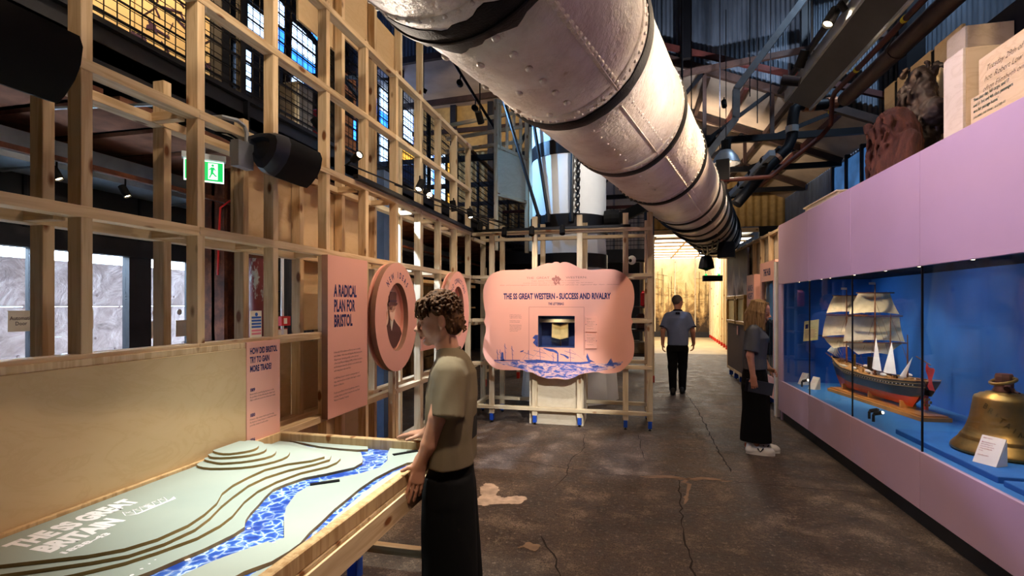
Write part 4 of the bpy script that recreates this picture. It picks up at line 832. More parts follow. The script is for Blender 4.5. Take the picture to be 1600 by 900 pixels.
for z0, z1 in ((1.247, 1.438), (1.038, 1.235)):
    b_ = box('info_card', (-.555, SY-.014, z0), (-.409, SY-.002, z1), 'pink', SN); bodytext('body_text', ('Pages of verse', '', 'Passengers wrote poems', 'and stories to fill the', 'days, and sold the book', 'for charity in port.', '', 'Printed in New York'), .0085, (-.535, SY-.0145, z1-.02), WALL_F, b_, 'dark_ink', .1, 2.1)
    for x in (-.548, -.416): link('fixing', MB().ell((0, 0, 0), (.005, .003, .005), 8, 4).mesh('fix'), 'navy_ink', b_, (x, SY-.015, (z0+z1)/2))
# engraved ships and sea, printed in blue
t = NT('engraved_sea', .6, 0, .3); v = t.coord(scale=(1, 3.4, 1)); n1 = t.noise(v, 8, 9, .72, 1.2)
t.base(t.ramp(n1, [(.36, lin((56, 78, 152))), (.46, lin((84, 104, 178))), (.52, lin((196, 164, 180))), (.58, lin((238, 190, 178)))])); MATS['engraved_sea'] = t.m
plain('blue_ink', (62, 82, 156), .6, var=.25, nscale=40)
sea = [(-1.75, .845), (-1.6, .835), (-1.45, .855), (-1.3, .845), (-1.1, .86), (-.9, .85), (-.7, .86), (-.45, .845), (-.25, .862), (-.09, .885), (-.12, .84), (-.2, .8), (-.3, .775), (-.4, .752), (-.55, .728), (-.632, .707), (-.686, .668), (-.794, .635), (-.849, .64), (-.922, .649), (-1.032, .639), (-1.162, .672), (-1.227, .712), (-1.32, .72), (-1.4, .76), (-1.5, .78), (-1.62, .8)]
plate('printed_sea', [sea], .001, 'engraved_sea', SN, (0, SY-.001, 0), WALL_F)
def pr(pts, nm='printed_ship', dy=.0018): plate(nm, [pts], .0008, 'blue_ink', SN, (0, SY-dy, 0), WALL_F)
def ln(a, b, w=.004):
    d = Vector((b[0]-a[0], b[1]-a[1])).normalized()*w/2; pr([(a[0]-d.y, a[1]+d.x), (a[0]+d.y, a[1]-d.x), (b[0]+d.y, b[1]-d.x), (b[0]-d.y, b[1]+d.x)], 'printed_mast')
pr([(-1.13, .86), (-1.2, .885), (-.95, .865), (-.62, .862), (-.48, .88), (-.5, .852), (-.6, .835), (-1.05, .835)])
pr([(-.916, .86), (-.895, .86), (-.897, .97), (-.914, .97)]); 
pr([(-.92, .965), (-.895, .97), (-.92, 1.0), (-.97, 1.02), (-1.05, 1.03), (-1.08, 1.035), (-1.1, 1.03), (-1.06, 1.01), (-1.0, .99), (-.96, .985)], 'printed_smoke')
pr([(-1.162, 1.2), (-1.2, 1.2), (-1.235, 1.16), (-1.2, 1.14), (-1.23, 1.1), (-1.18, 1.05), (-1.162, 1.05)], 'printed_smoke')
pr([(-.76, .91), (-.77, .93), (-.81, .95), (-.87, .965), (-.88, .955), (-.83, .94), (-.78, .9)], 'printed_smoke')
for x, z1, yw in ((-1.13, 1.03, .09), (-.74, 1.03, .08), (-.96, .97, .03), (-1.28, 1.0, .07), (-1.595, 1.08, .02), (-1.5, 1.05, .02), (-1.7, 1.0, .02), (-1.66, 1.0, .02)):
    ln((x, .85), (x-.01, z1), .005); ln((x-yw, z1-.03), (x+yw*.8, z1-.07), .004); ln((x-yw*.6, z1-.1), (x+yw*.6, z1-.12), .003)
for a, b in (((-1.13, 1.02), (-1.28, .86)), ((-1.13, 1.02), (-.95, .87)), ((-.74, 1.02), (-.9, .87)), ((-.74, 1.02), (-.55, .87)), ((-1.28, .99), (-1.38, .86))): ln(a, b, .0015)
for x in (-1.64, -1.595, -1.52, -1.48): pr([(x-.02, .88), (x+.02, .88), (x+.015, .96), (x-.01, .97)], 'printed_sail', .0019) if x < -1.63 else None
pr([(-1.645, .93), (-1.6, .85), (-1.66, .85)]); pr([(-.24, .92), (-.29, .84), (-.33, .83), (-.22, .83)]); pr([(-.235, .93), (-.2, .83), (-.225, .83)]); pr([(-.53, .98), (-.5, .9), (-.43, .865), (-.52, .875), (-.545, .93)])
pr([(-1.75, .862), (-1.4, .87), (-1.4, .858), (-1.75, .852)]); pr([(-1.36, .87), (-1.15, .88), (-1.1, .84), (-1.3, .835)]); pr([(-1.395, .985), (-1.35, 1.0), (-1.36, .98), (-1.4, .97)]); pr([(-.47, .82), (-.4, .83), (-.38, .8), (-.46, .795)])
# showcase behind the hole
SCS = thing('letterbag_showcase', 'small navy showcase set into the ornate sign', 'showcase', (-.93, 6.5, 1.04))
plain('navy_velvet', (44, 70, 124), .7)
x0, x1, z0, z1 = -1.17, -.681, 1.033, 1.456
box('back', (x0, 6.64, z0), (x1, 6.65, z1), 'navy_velvet', SCS, 0); box('side', (x0, 6.39, z0), (x0+.008, 6.64, z1), 'navy_velvet', SCS, 0); box('side', (x1-.008, 6.39, z0), (x1, 6.64, z1), 'navy_velvet', SCS, 0)
box('top', (x0, 6.39, z1-.008), (x1, 6.64, z1), 'navy_velvet', SCS, 0); box('shelf', (x0, 6.39, z0), (x1, 6.64, z0+.008), 'navy_velvet', SCS, 0)
box('glass_pane', (-1.162, 6.375, 1.041), (-.689, 6.38, 1.448), 'glass', SCS, 0)
lamp('SPOT', 'showcase_light', (-.93, 6.4, 1.44), .9, (1, .85, .6), (-.9, 6.5, 1.15), 150, .6, .01, SCS)
Bk = thing('open_book', 'open printed book with yellowed pages inside the navy showcase', 'book', (-.9, 6.55, 1.13))
for s in (-1, 1):
    m = MB(); m._add([(-.9, 6.54, 1.135), (-.9+s*.105, 6.50, 1.165), (-.9+s*.105, 6.53, 1.35), (-.9, 6.57, 1.32), (-.9, 6.56, 1.135), (-.9+s*.105, 6.52, 1.165), (-.9+s*.105, 6.55, 1.35), (-.9, 6.59, 1.32)], [(0, 1, 2, 3), (4, 7, 6, 5), (0, 4, 5, 1), (3, 2, 6, 7), (1, 5, 6, 2), (0, 3, 7, 4)]); m.build('page_block', 'old_paper', Bk)
    m = MB(); m._add([(-.9, 6.562, 1.13), (-.9+s*.112, 6.522, 1.16), (-.9+s*.112, 6.552, 1.356), (-.9, 6.592, 1.326), (-.9, 6.57, 1.13), (-.9+s*.112, 6.53, 1.16), (-.9+s*.112, 6.56, 1.356), (-.9, 6.6, 1.326)], [(0, 1, 2, 3), (4, 7, 6, 5), (0, 4, 5, 1), (3, 2, 6, 7), (1, 5, 6, 2), (0, 3, 7, 4)]); m.build('cover', 'timber_rim', Bk)
timber('book_rest', (-.9, 6.6, 1.04), (-.9, 6.58, 1.15), .03, .01, 'dark_steel', Bk)
# track on the kiosk with small spots
Tk2 = thing('lighting_track', 'black lighting track along the top of the kiosk', 'lighting track', (-.9, 6.45, 2.6)); MB().box((-2.0, 6.42, 2.57), (.0, 6.47, 2.6)).build('track', 'black_metal', Tk2)
for i, x in enumerate((-1.95, -1.62, -1.25, -.85)):
    spotlight(('black spotlight head at the left end of the kiosk track', 'black spotlight head on the kiosk track left of the funnel', 'black spotlight head on the kiosk track below the stay rods', 'black spotlight head at the right end of the kiosk track')[i], (x, 6.38, 2.54 if i else 2.62), (x+.1, 5.7, 1.2), 0, lit=False, stem=(0, .06, .05))
# camera on kiosk stud
o = thing('security_camera', 'small white round security camera behind the kiosk on the right', 'security camera', (-.02, 7.25, 2.2)); MB().ell((.02, 7.25, 2.22), (.06, .06, .065), 14, 10).build('dome', 'off_white', o, smooth='all'); MB().tube([(.05, 7.25, 2.22), (.23, 7.21, 2.2)], .02, 8).build('arm', 'black_metal', o); MB().tube([(.02, 7.25, 2.16), (-.03, 7.25, 2.1), (-.1, 7.23, 2.02)], .004, 6).build('cable', 'black_metal', o); MB().ell((.0, 7.2, 2.21), (.025, .02, .025), 10, 6).build('lens', 'black_matte', o)
# ================================================================== PROJECTION TABLE
TB = thing('relief_table', 'wooden map table with stepped white land and blue rivers', 'table', (-1.5, 1.5, 0))
box('base_panel', (-2.08, -.4, .72), (-1.02, 2.63, .76), 'land', TB, 0)
box('rim_front', (-1.045, -.4, .76), (-1.005, 2.66, .82), 'timber_rim', TB, .004); box('rim_end', (-2.08, 2.62, .735), (-1.045, 2.66, .82), 'timber_rim', TB, .004); box('rim_back', (-2.08, -.4, .76), (-2.06, 2.62, .824), 'timber_rim', TB)
timber('front_apron', (-1.015, -.4, .695), (-1.015, 2.64, .695), .05, .1, 'timber', TB, (1, 0, 0)); timber('end_apron', (-2.05, 2.62, .665), (-1.05, 2.62, .665), .045, .12, 'timber', TB, (0, 1, 0))
box('rim_lip', (-1.03, -.4, .746), (-1.0, 2.665, .76), 'timber', TB)
for x, y in ((-1.55, 2.6), (-1.08, 2.6), (-1.55, .9), (-1.08, .2)):
    timber('leg', (x, y, .13), (x, y, .61), .045, .06, 'timber', TB); box('blue_foot', (x-.03, y-.036, .02), (x+.03, y+.036, .13), 'blue_foot', TB)
    link('levelling_foot', MB().lathe([(0, 0), (.02, 0), (.02, .02), (0, .02)], 8).mesh('foot'), 'black_metal', TB, (x, y, 0))
timber('stretcher', (-1.53, 2.6, .21), (-1.05, 2.6, .21), .045, .05, 'timber', TB, (0, 0, 1)); timber('stretcher', (-1.55, 2.57, .25), (-1.55, .0, .25), .045, .05, 'timber', TB, (0, 0, 1))
lin_edge = MATS['land_edge']
def layer(nm, pts, z0, z1, sm=1, mat='land', edge='land_edge'):
    p = smooth_poly(pts, sm) if sm else pts
    return plate(nm, [p], z1-z0, mat, TB, (0, 0, z1), ((1, 0, 0), (0, 1, 0)), edge)
river_left = [(-1.48, 2.62), (-1.45, 2.57), (-1.46, 2.51), (-1.39, 2.41), (-1.36, 2.35), (-1.36, 2.27), (-1.44, 2.16), (-1.51, 2.08), (-1.54, 1.99), (-1.55, 1.92), (-1.52, 1.83), (-1.49, 1.76), (-1.46, 1.68), (-1.43, 1.62), (-1.39, 1.57), (-1.385, 1.51), (-1.4, 1.4), (-1.42, 1.33), (-1.44, 1.25), (-1.5, 1.1), (-1.6, .9), (-1.7, .6), (-1.75, .2), (-1.75, -.39)]
river_right = [(-1.34, 2.62), (-1.3, 2.51), (-1.25, 2.42), (-1.23, 2.31), (-1.28, 2.2), (-1.35, 2.12), (-1.4, 2.06), (-1.42, 2.0), (-1.42, 1.95), (-1.42, 1.91), (-1.39, 1.83), (-1.36, 1.76), (-1.3, 1.67), (-1.19, 1.53), (-1.21, 1.49), (-1.23, 1.49), (-1.29, 1.37), (-1.31, 1.32), (-1.33, 1.24), (-1.4, 1.05), (-1.5, .8), (-1.6, .5), (-1.62, .1), (-1.62, -.39)]
ch_hi = [(-1.13, 2.4), (-1.16, 2.29), (-1.18, 2.16), (-1.18, 2.02), (-1.17, 1.91), (-1.16, 1.79), (-1.14, 1.67), (-1.13, 1.59), (-1.11, 1.51), (-1.11, 1.45), (-1.12, 1.38), (-1.16, 1.31), (-1.2, 1.1), (-1.22, .6), (-1.22, -.39)]
ch_lo = [(-1.046, 2.38), (-1.11, 2.33), (-1.13, 2.25), (-1.14, 2.1), (-1.135, 1.97), (-1.125, 1.84), (-1.115, 1.73), (-1.1, 1.64), (-1.095, 1.57), (-1.08, 1.52), (-1.07, 1.46), (-1.09, 1.39), (-1.12, 1.32), (-1.16, 1.1), (-1.17, .6), (-1.17, -.39)]
# water surfaces
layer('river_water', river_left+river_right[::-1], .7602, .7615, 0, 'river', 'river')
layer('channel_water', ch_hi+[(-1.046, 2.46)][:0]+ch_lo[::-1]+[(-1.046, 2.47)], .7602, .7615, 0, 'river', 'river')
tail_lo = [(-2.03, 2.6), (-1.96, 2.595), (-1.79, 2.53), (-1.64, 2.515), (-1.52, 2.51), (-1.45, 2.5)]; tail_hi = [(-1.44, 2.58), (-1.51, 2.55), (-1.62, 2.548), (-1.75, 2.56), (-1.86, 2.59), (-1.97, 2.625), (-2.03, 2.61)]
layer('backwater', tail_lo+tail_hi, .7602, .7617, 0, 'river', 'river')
# land: left bank, island between rivers, right bank
lb_ = [(-1.45, 2.57)]+[(-1.51, 2.55), (-1.62, 2.548), (-1.75, 2.56), (-1.86, 2.59), (-1.97, 2.619), (-2.0, 2.62), (-1.48, 2.62)]
layer('land_north', lb_, .7602, .775, 0)
layer('land_west', [(-2.058, -.39)]+[(-2.058, 2.6)]+tail_lo[:-1]+river_left[2:], .7602, .775, 0)
layer('land_island', [(-1.34, 2.62), (-1.046, 2.62), (-1.046, 2.47)]+ch_hi+river_right[::-1][:-1], .7602, .775, 0)
layer('land_east', [(-1.046, -.39), (-1.046, 2.38)]+ch_lo[1:], .7602, .775, 0)
Llow = [(-1.62, 2.42), (-1.52, 2.38), (-1.485, 2.35), (-1.47, 2.29), (-1.48, 2.22), (-1.55, 2.11), (-1.58, 1.98), (-1.58, 1.86), (-1.55, 1.75), (-1.49, 1.62), (-1.47, 1.54), (-1.47, 1.44), (-1.51, 1.33), (-1.55, 1.25), (-1.63, 1.16), (-1.72, 1.08), (-1.8, .9), (-1.85, .5), (-1.86, -.39)]
Lmid = [(-1.62, 2.39), (-1.54, 2.35), (-1.51, 2.29), (-1.54, 2.21), (-1.61, 2.1), (-1.645, 1.99), (-1.645, 1.88), (-1.61, 1.75), (-1.58, 1.66), (-1.535, 1.56), (-1.51, 1.47), (-1.52, 1.36), (-1.56, 1.27), (-1.63, 1.21), (-1.72, 1.15), (-1.83, 1.08), (-1.9, .9), (-1.92, .5), (-1.93, -.39)]
Lup = [(-1.65, 2.36), (-1.56, 2.32), (-1.54, 2.29), (-1.57, 2.22), (-1.65, 2.15), (-1.7, 2.05), (-1.7, 1.94), (-1.69, 1.84), (-1.66, 1.75), (-1.6, 1.66), (-1.56, 1.56), (-1.54, 1.47), (-1.55, 1.36), (-1.59, 1.28), (-1.66, 1.22), (-1.75, 1.17), (-1.86, 1.11), (-1.95, .95), (-1.98, .5), (-2.0, -.39)]
bk = lambda y: [(-2.058, -.39), (-2.058, y), (-1.9, y)]
layer('terrace', bk(2.5)+Llow, .775, .787, 0); layer('terrace', bk(2.46)+Lmid, .787, .799, 0); layer('terrace', bk(2.42)+Lup, .799, .811, 0)
for nm, pts, z in (('hill_layer', [(-2.058, 2.03), (-2.04, 1.99), (-1.96, 1.97), (-1.87, 1.99), (-1.78, 2.03), (-1.72, 2.11), (-1.7, 2.2), (-1.73, 2.27), (-1.77, 2.32), (-1.84, 2.34), (-1.93, 2.37), (-2.058, 2.39)], .811), ('hill_layer', [(-2.058, 2.06), (-2.04, 2.04), (-1.95, 2.02), (-1.91, 2.02), (-1.82, 2.07), (-1.76, 2.16), (-1.78, 2.23), (-1.84, 2.3), (-1.93, 2.34), (-2.058, 2.36)], .823), ('hill_layer', [(-2.058, 2.08), (-2.01, 2.05), (-1.94, 2.06), (-1.86, 2.11), (-1.82, 2.18), (-1.85, 2.25), (-1.93, 2.32), (-1.99, 2.35), (-2.058, 2.35)], .835), ('hill_layer', [(-2.058, 2.11), (-2.02, 2.09), (-1.95, 2.08), (-1.9, 2.12), (-1.87, 2.17), (-1.88, 2.22), (-1.92, 2.27), (-1.97, 2.29), (-2.058, 2.29)], .847)):
    p = [pts[0]]+[q for a, b in zip(pts, pts[1:]) for q in ((a[0]*.75+b[0]*.25, a[1]*.75+b[1]*.25), (a[0]*.25+b[0]*.75, a[1]*.25+b[1]*.75))]+[pts[-1]]
    layer(nm, p, z, z+.012, 0)
# dark quay strips
for a, b in (((-1.42, 2.0), (-1.32, 2.08)), ((-1.26, 2.5), (-1.16, 2.6))): MB().bar((a[0], a[1], .778), (b[0], b[1], .778), .004, .025).build('quay_edge', 'black_matte', TB)
# projected light of lettering and ship, painted as white shapes
ft = ((0, 1, 0), (-1, 0, 0))
plain('projection_paint', (255, 250, 255), .6, var=0)
text('projected_lettering', 'THE SS GREAT', .078, 'projection_paint', TB, (-1.91, 1.2, .8112), ft, bold=.09, width=.405)
text('projected_lettering', 'BRITAIN', .078, 'projection_paint', TB, (-1.795, 1.2, .8112), ft, bold=.09, width=.245)
text('projected_lettering', '1838-43', .024, 'projection_paint', TB, (-1.735, 1.2, .8112), ft, bold=.08, width=.145)
def pj(pts): plate('projected_ship', [[(y_, -x_) for x_, y_ in pts]], .0006, 'projection_paint', TB, (0, 0, .8118), ft)
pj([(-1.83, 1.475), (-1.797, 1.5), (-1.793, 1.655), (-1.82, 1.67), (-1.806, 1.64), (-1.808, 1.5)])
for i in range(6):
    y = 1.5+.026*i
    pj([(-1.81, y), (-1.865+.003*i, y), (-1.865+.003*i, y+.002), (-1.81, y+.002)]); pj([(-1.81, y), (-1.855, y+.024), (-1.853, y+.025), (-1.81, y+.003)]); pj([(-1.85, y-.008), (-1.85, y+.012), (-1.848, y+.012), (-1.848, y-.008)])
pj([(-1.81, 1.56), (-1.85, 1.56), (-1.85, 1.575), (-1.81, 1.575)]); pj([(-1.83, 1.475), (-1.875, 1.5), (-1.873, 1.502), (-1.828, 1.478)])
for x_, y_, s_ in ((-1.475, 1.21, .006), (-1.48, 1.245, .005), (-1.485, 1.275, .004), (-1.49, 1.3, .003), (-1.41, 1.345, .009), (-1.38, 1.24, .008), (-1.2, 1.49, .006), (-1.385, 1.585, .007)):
    link('projected_mark', MB().lathe([(0, 0), (s_, 0), (s_, .0006), (0, .0006)], 8).mesh('dot'), 'projection_paint', TB, (x_, y_, .7755 if s_ < .007 else .763))
# ================================================================== GREAT WHITE PIPE (old iron yard) OVERHEAD
PA = -R(14.0865)
PP = thing('iron_pipe', 'huge white painted riveted iron spar hanging overhead down the hall', 'iron spar', (-1.083, .272, 3.207), rot=(0, 0, PA))
BND = [-1.0, 1.73, 2.9, 4.2, 5.6, 7.2, 8.6, 9.9, 11.2, 12.6]
def pl_(m, nm, mat, smooth=True): return m.build(nm, mat, PP, smooth=smooth, world=False)
rr = random.Random(2); SEC = []
for i in range(len(BND)-1):
    a, b = BND[i], BND[i+1]; r0 = .5-.004*(i % 2)
    m = MB(); n = 96; k = max(4, int((b-a)/.25)); vs = []
    m.lathe([(r0, a+(b-a)*j/k) for j in range(k+1)], n, axis='Y')
    SEC.append(pl_(m, 'pipe_section', 'pipe_paint', 'all'))
    # lapped plate edge
    pl_(MB().lathe([(r0, b-.16), (r0+.008, b-.155), (r0+.008, b-.05), (r0, b-.05)], 96, axis='Y'), 'plate_lap', 'pipe_paint', 'all')
    # black tarred band with ragged edges
    w = .1 if i == 0 else .055
    jt = [[rr.uniform(-.06, .06)*(1 if i == 0 else .16) for _ in range(96)] for _ in range(2)]
    sm = [[(q[(t_-1) % 96]+q[t_]*2+q[(t_+1) % 96])/4 for t_ in range(96)] for q in jt]
    pl_(MB().lathe([(.497, b-w*1.05), (.512, b-w), (.52, b-w*.5), (.52, b+w*.5), (.51, b+w), (.497, b+w*1.05)], 96, axis='Y', jit=lambda j, k_: sm[0][k_] if j < 2 else (sm[1][k_] if j > 3 else 0)), 'tar_band', 'tar')
    # longitudinal seam with rivets
    if i < 8:
        for ang in (-53+4*(i % 2),):
            ca, sa = math.cos(R(ang)), math.sin(R(ang)); M = Matrix.Rotation(-R(ang), 4, 'Y')
            pl_(MB().bar((.503*ca, a+.1, .503*sa), (.503*ca, b-.08, .503*sa), .008, .02), 'seam', 'pipe_paint')
pl_(MB().tube([(.522*math.cos(t_*.1), 1.73, .522*math.sin(t_*.1)) for t_ in range(-34, 8)], .009, 6), 'iron_hoop', 'black_metal')
rvb = MB().ell((0, 0, 0), (.014, .024, .019), 10, 6).mesh('rivet', 'all'); rvb.materials.append(MATS['pipe_paint'])
rvs = MB().ell((0, 0, 0), (.01, .011, .011), 8, 5).mesh('rivet', 'all'); rvs.materials.append(MATS['pipe_paint'])
def rivet(ang, L, big=True, r=.5):
    sec_ = SEC[max(0, sum(L > b_ for b_ in BND)-1)]; o = link('rivet', rvb if big else rvs, None, sec_, (r*math.cos(R(ang)), L, r*math.sin(R(ang))), (0, -R(ang), 0), world=False)
for i in range(20): rivet(-49+.15*i, 1.86+.053*i)
for i in range(7): rivet(-79.5+.4*i, 1.83+.155*i)
for a0 in (-100, -125, -150): 
    for i in range(3): rivet(a0+3*i, 2.0+.35*i)
for i in range(18): rivet(-45+.1*i, 3.04+.06*i, False, .497)
for i in range(6): rivet(-78.5+.2*i, 3.1+.15*i, False, .499)
for i in range(16): rivet(-48, 4.34+.075*i, False)
for i in range(5): rivet(-78, 4.4+.15*i, False)
for i in range(14): rivet(-46, 5.75+.09*i, False, .497)
for k in (2, 3, 4, 5):
    for i in range(36): rivet(-180+i*5.8, BND[k]-.1, False, .505)
for i in range(30): rivet(-180+i*7, 1.58, False, .505)
# slings, junction boxes and cables near the far end
for L, dr in ((7.9, .02), (9.2, .03), (10.4, .02), (11.6, .03)): pl_(MB().lathe([(.515, L-.05), (.515+dr, L-.04), (.515+dr, L+.04), (.515, L+.05)], 48, axis='Y'), 'sling_strap', 'black_metal')
pl_(MB().box((.2, 10.3, -.72), (.5, 10.6, -.42)), 'clamp_box', 'black_metal'); pl_(MB().box((.4, 7.85, .2), (.58, 8.0, .5)), 'sling_buckle', 'black_metal')
for j in range(5): pl_(MB().tube([(.3-.12*j, 9.5+.2*j, -.47), (.2-.1*j, 10.2+.2*j, -.56), (-.1, 11.2+.1*j, -.55), (-.1-.05*j, 12.2, -.53)], .018, 6), 'cable', 'black_metal')
for k, (x, y) in enumerate(((-.25, 3.0), (-.25, 9.0))): pl_(MB().tube([(x, y, .5), (x, y, 4.0)], .02, 8), 'hanger', 'black_metal')
# theatre lamp under the end of the pipe
o = thing('stage_lamp', 'black stage lamp hanging below the far end of the white spar', 'stage lamp', (1.3, 9.8, 2.5))
MB().tube([(1.45, 10.4, 2.55), (1.45, 10.4, 2.25)], .03, 8).build('stem', 'black_metal', o); m = MB().lathe([(.05, .12), (.1, .1), (.13, 0), (.15, -.12), (.02, -.16)], 12, (1.45, 10.4, 2.42)); m.build('hood', 'black_matte', o)
MB().box((1.4, 10.4, 2.05), (1.75, 10.6, 2.16)).build('yoke_bar', 'black_matte', o); MATS['green_led'] = emis('green_led', (40, 200, 90), 2)
MB().box((1.42, 10.38, 2.16), (1.46, 10.4, 2.19)).box((1.66, 10.38, 2.16), (1.7, 10.4, 2.19)).build('indicator', 'green_led', o)
# ================================================================== FUNNEL
FN = thing('white_funnel', 'tall white ship funnel with black bands standing behind the kiosk', 'ship funnel', (-1.03, 8.6, 0))
cx, cy = -1.03, 8.6
MB().lathe([(.63, 3.05), (.635, 4.5), (.64, 6.5), (.64, 7.5)], 48, (cx, cy, 0)).build('upper_barrel', 'white_funnel', FN, smooth=True)
m = MB().lathe([(.84, .0), (.8, .5), (.72, 1.3), (.64, 2.2), (.62, 2.75), (.62, 3.0)], 10, (cx, cy, 0)); m.build('faceted_base', 'white_funnel', FN)
for z0, z1, r in ((4.02, 4.25, .642), (2.78, 3.05, .66), (2.2, 2.42, .655)): MB().lathe([(r-.03, z0-.005), (r, z0), (r, z1), (r-.03, z1+.005)], 48, (cx, cy, 0)).build('black_band', 'black_metal', FN, smooth=True)
m = MB().lathe([(0, -.12), (.15, -.12), (.17, 0), (.15, .12), (0, .12)], 16, (0, 0, 0), 'X'); m.build('pulley_boss', 'black_matte', FN, loc=(-.3, 8.35, 2.98)); MB().bar((-.3, 8.4, 2.95), (.35, 8.4, 3.25), .16).build('black_arm', 'black_matte', FN)
for i, (a, b, lb) in enumerate((((-2.13, 7.9, 5.3), (-1.45, 7.95, 3.04), 'thick black stay rod leaning across the white funnel, leftmost'), ((-1.95, 7.9, 5.2), (-1.29, 7.95, 3.05), 'black stay rod leaning across the white funnel, second from left'), ((-.88, 7.9, 4.6), (-.912, 7.95, 3.05), 'upright black stay rod in front of the white funnel'))):
    if i == 1: a = (-1.56, 7.9, 4.8)
    o = thing('stay_rod', lb, 'stay rod', b); MB().tube([a, b], .028, 8).build('rod', 'black_metal', o); MB().tube([b, (b[0], b[1], b[2]-.14)], .045, 8).build('shackle', 'black_metal', o)
o = thing('chain', 'black twisted chain hanging in front of the white funnel', 'chain', (-.82, 7.95, 3.0))
for i in range(24):
    z = 3.05+i*.065; M = Matrix.Translation((-.815+.001*i, 7.95, z)) @ Matrix.Rotation(R(90*(i % 2)+35), 4, 'Z') @ Matrix.Rotation(R(15), 4, 'X')
    m = MB().tube([(.03*math.cos(a), 0, .045*math.sin(a)) for a in [j*.785 for j in range(9)]], .012, 6, False); m.v = [tuple(M @ Vector(v)) for v in m.v]; m.build('chain_link', 'black_metal', o)
# ================================================================== RIGHT DISPLAY CASE WALL
WX = 2.0
CW = thing('display_wall', 'long lilac display wall with a blue glazed showcase', 'display case', (WX+.5, 5, 0))
J = [7.6, 6.41, 5.265, 4.12, 2.975, 1.83, .685, -.5]
for a, b in zip(J, J[1:]):
    box('upper_panel', (WX, b+.002, 1.87), (WX+.03, a-.002, 2.685), 'lilac', CW, .002)
    box('lower_panel', (WX, b+.002, .14), (WX+.03, a-.002, .55), 'lilac', CW, .002)
box('end_panel', (WX, 7.46, .552), (WX+.03, 7.598, 1.868), 'lilac', CW, .002)
box('end_return', (WX+.03, 7.56, 0), (3.2, 7.6, 2.685), 'lilac', CW)
box('kick_board', (WX+.05, -.5, 0), (WX+.07, 7.56, .15), 'charcoal_kick', CW)
box('top_deck', (WX+.03, -.5, 2.66), (3.2, 7.56, 2.685), 'plywood_pale', CW)
plain('case_blue', (34, 98, 178), .7, var=.05); plain('case_blue_floor', (52, 118, 180), .75, var=.04)
box('case_back', (3.1, -.5, .5), (3.13, 7.56, 1.95), 'case_blue', CW, 0); box('case_floor', (WX+.03, -.5, .5), (3.1, 7.56, .535), 'case_blue_floor', CW, 0); box('case_end', (WX+.03, 7.52, .5), (3.1, 7.56, 1.95), 'case_blue', CW, 0); box('case_ceiling', (WX+.03, -.5, 1.93), (3.1, 7.56, 1.96), 'black_matte', CW, 0)
for a, b in zip([7.46]+J[1:], J[1:]): box('glass_pane', (WX+.012, b+.003, .552), (WX+.02, a-.003, 1.868), 'case_glass', CW, 0)
for y in J[1:5]: box('glass_joint', (WX+.01, y-.004, .552), (WX+.022, y+.004, 1.868), 'black_metal', CW, 0)
box('case_light_rail', (WX+.06, -.4, 1.895), (WX+.1, 7.4, 1.93), 'black_metal', CW)
for i, y in enumerate((7.0, 6.62, 6.25, 6.0, 5.4, 4.8, 4.3, 3.7, 3.2)):
    o = MB().lathe([(0, 0), (.012, 0), (.012, .02), (0, .02)], 10, (WX+.08, y, 1.876)).build('case_spot', 'lens_lit', CW)
plain('plinth_blue', (40, 104, 172), .7)
for i, (lo, hi, lb) in enumerate((((2.12, 3.55, .535), (3.05, 4.72, .575), 'low blue plinth under the bronze bell'), ((2.12, 2.2, .535), (3.0, 3.5, .57), 'low blue plinth under the small bronze piece at the right edge'))): tag(box('blue_plinth', lo, hi, 'plinth_blue', None, .004), lb, 'plinth')
# label cards
def card(label, x, y, z, rz_, w=.11, h=.17, lean=-28):
    o = thing('label_card', label, 'label card', (x, y, z), None, (0, 0, R(rz_)))
    M = Matrix.Rotation(R(lean), 4, 'X'); m = MB().box((-w/2, -.003, 0), (w/2, .003, h), M); m.build('card', 'paper', o, world=False)
    m = MB().box((-w/2, h*.45, 0), (-w/2+.004, h*.5, h*.0+.002)); MB()._add([(w/2-.004, .004, 0), (w/2-.004, h*.52, 0), (w/2-.004, h*.5, h*.8), (w/2, .004, 0), (w/2, h*.52, 0), (w/2, h*.5, h*.8)], [(0, 1, 2), (5, 4, 3), (0, 3, 4, 1), (1, 4, 5, 2), (2, 5, 3, 0)]).build('stand', 'paper', o, world=False)
    R3 = Matrix.Rotation(R(rz_), 3, 'Z') @ Matrix.Rotation(R(lean), 3, 'X'); rt = R3 @ Vector((1, 0, 0)); up = R3 @ Vector((0, 0, 1))
    base = Vector((x, y, z))+R3 @ Vector((-w/2+.012, -.0035, 0))
    plain('card_ink', (176, 84, 76), .6)
    ls = ['Ship\'s objects', '', 'Made by hand in the', 'yard and kept on', 'board for the whole', 'of her working life', 'at sea.', '', 'Given by a sailor'] if w > .1 else ['Model', '', 'Made to show how', 'she looked at sea', 'in later years']
    for i, l in enumerate(ls):
        if l: text('print_line', l, .0075, 'card_ink', o, base+up*(h-.02-.0145*i), (rt, up), .85, .02, 'LEFT', 1)
card('large white label card leaning in front of the bronze bell', 2.2, 3.8, .575, -62, .13, .19)
card('white label card beside the bow of the ship model', 2.2, 6.93, .535, -62, .1, .17)
card('white label card at the far end of the showcase', 2.19, 7.3, .535, -62, .1, .17)
o = thing('document_page', 'pale document page propped up at the far end of the blue showcase', 'document', (2.75, 7.2, 1.1)); M = Matrix.Translation((2.3, 7.28, 1.12)) @ Matrix.Rotation(R(-55), 4, 'Z') @ Matrix.Rotation(R(-18), 4, 'X') @ Matrix.Rotation(R(-10), 4, 'Y')
MB().box((-.1, -.004, 0), (.1, .004, .28), M).build('page', 'old_paper', o); MB().box((-.08, -.006, .17), (-.04, -.0045, .23), M).build('printed_block', 'navy_ink', o)
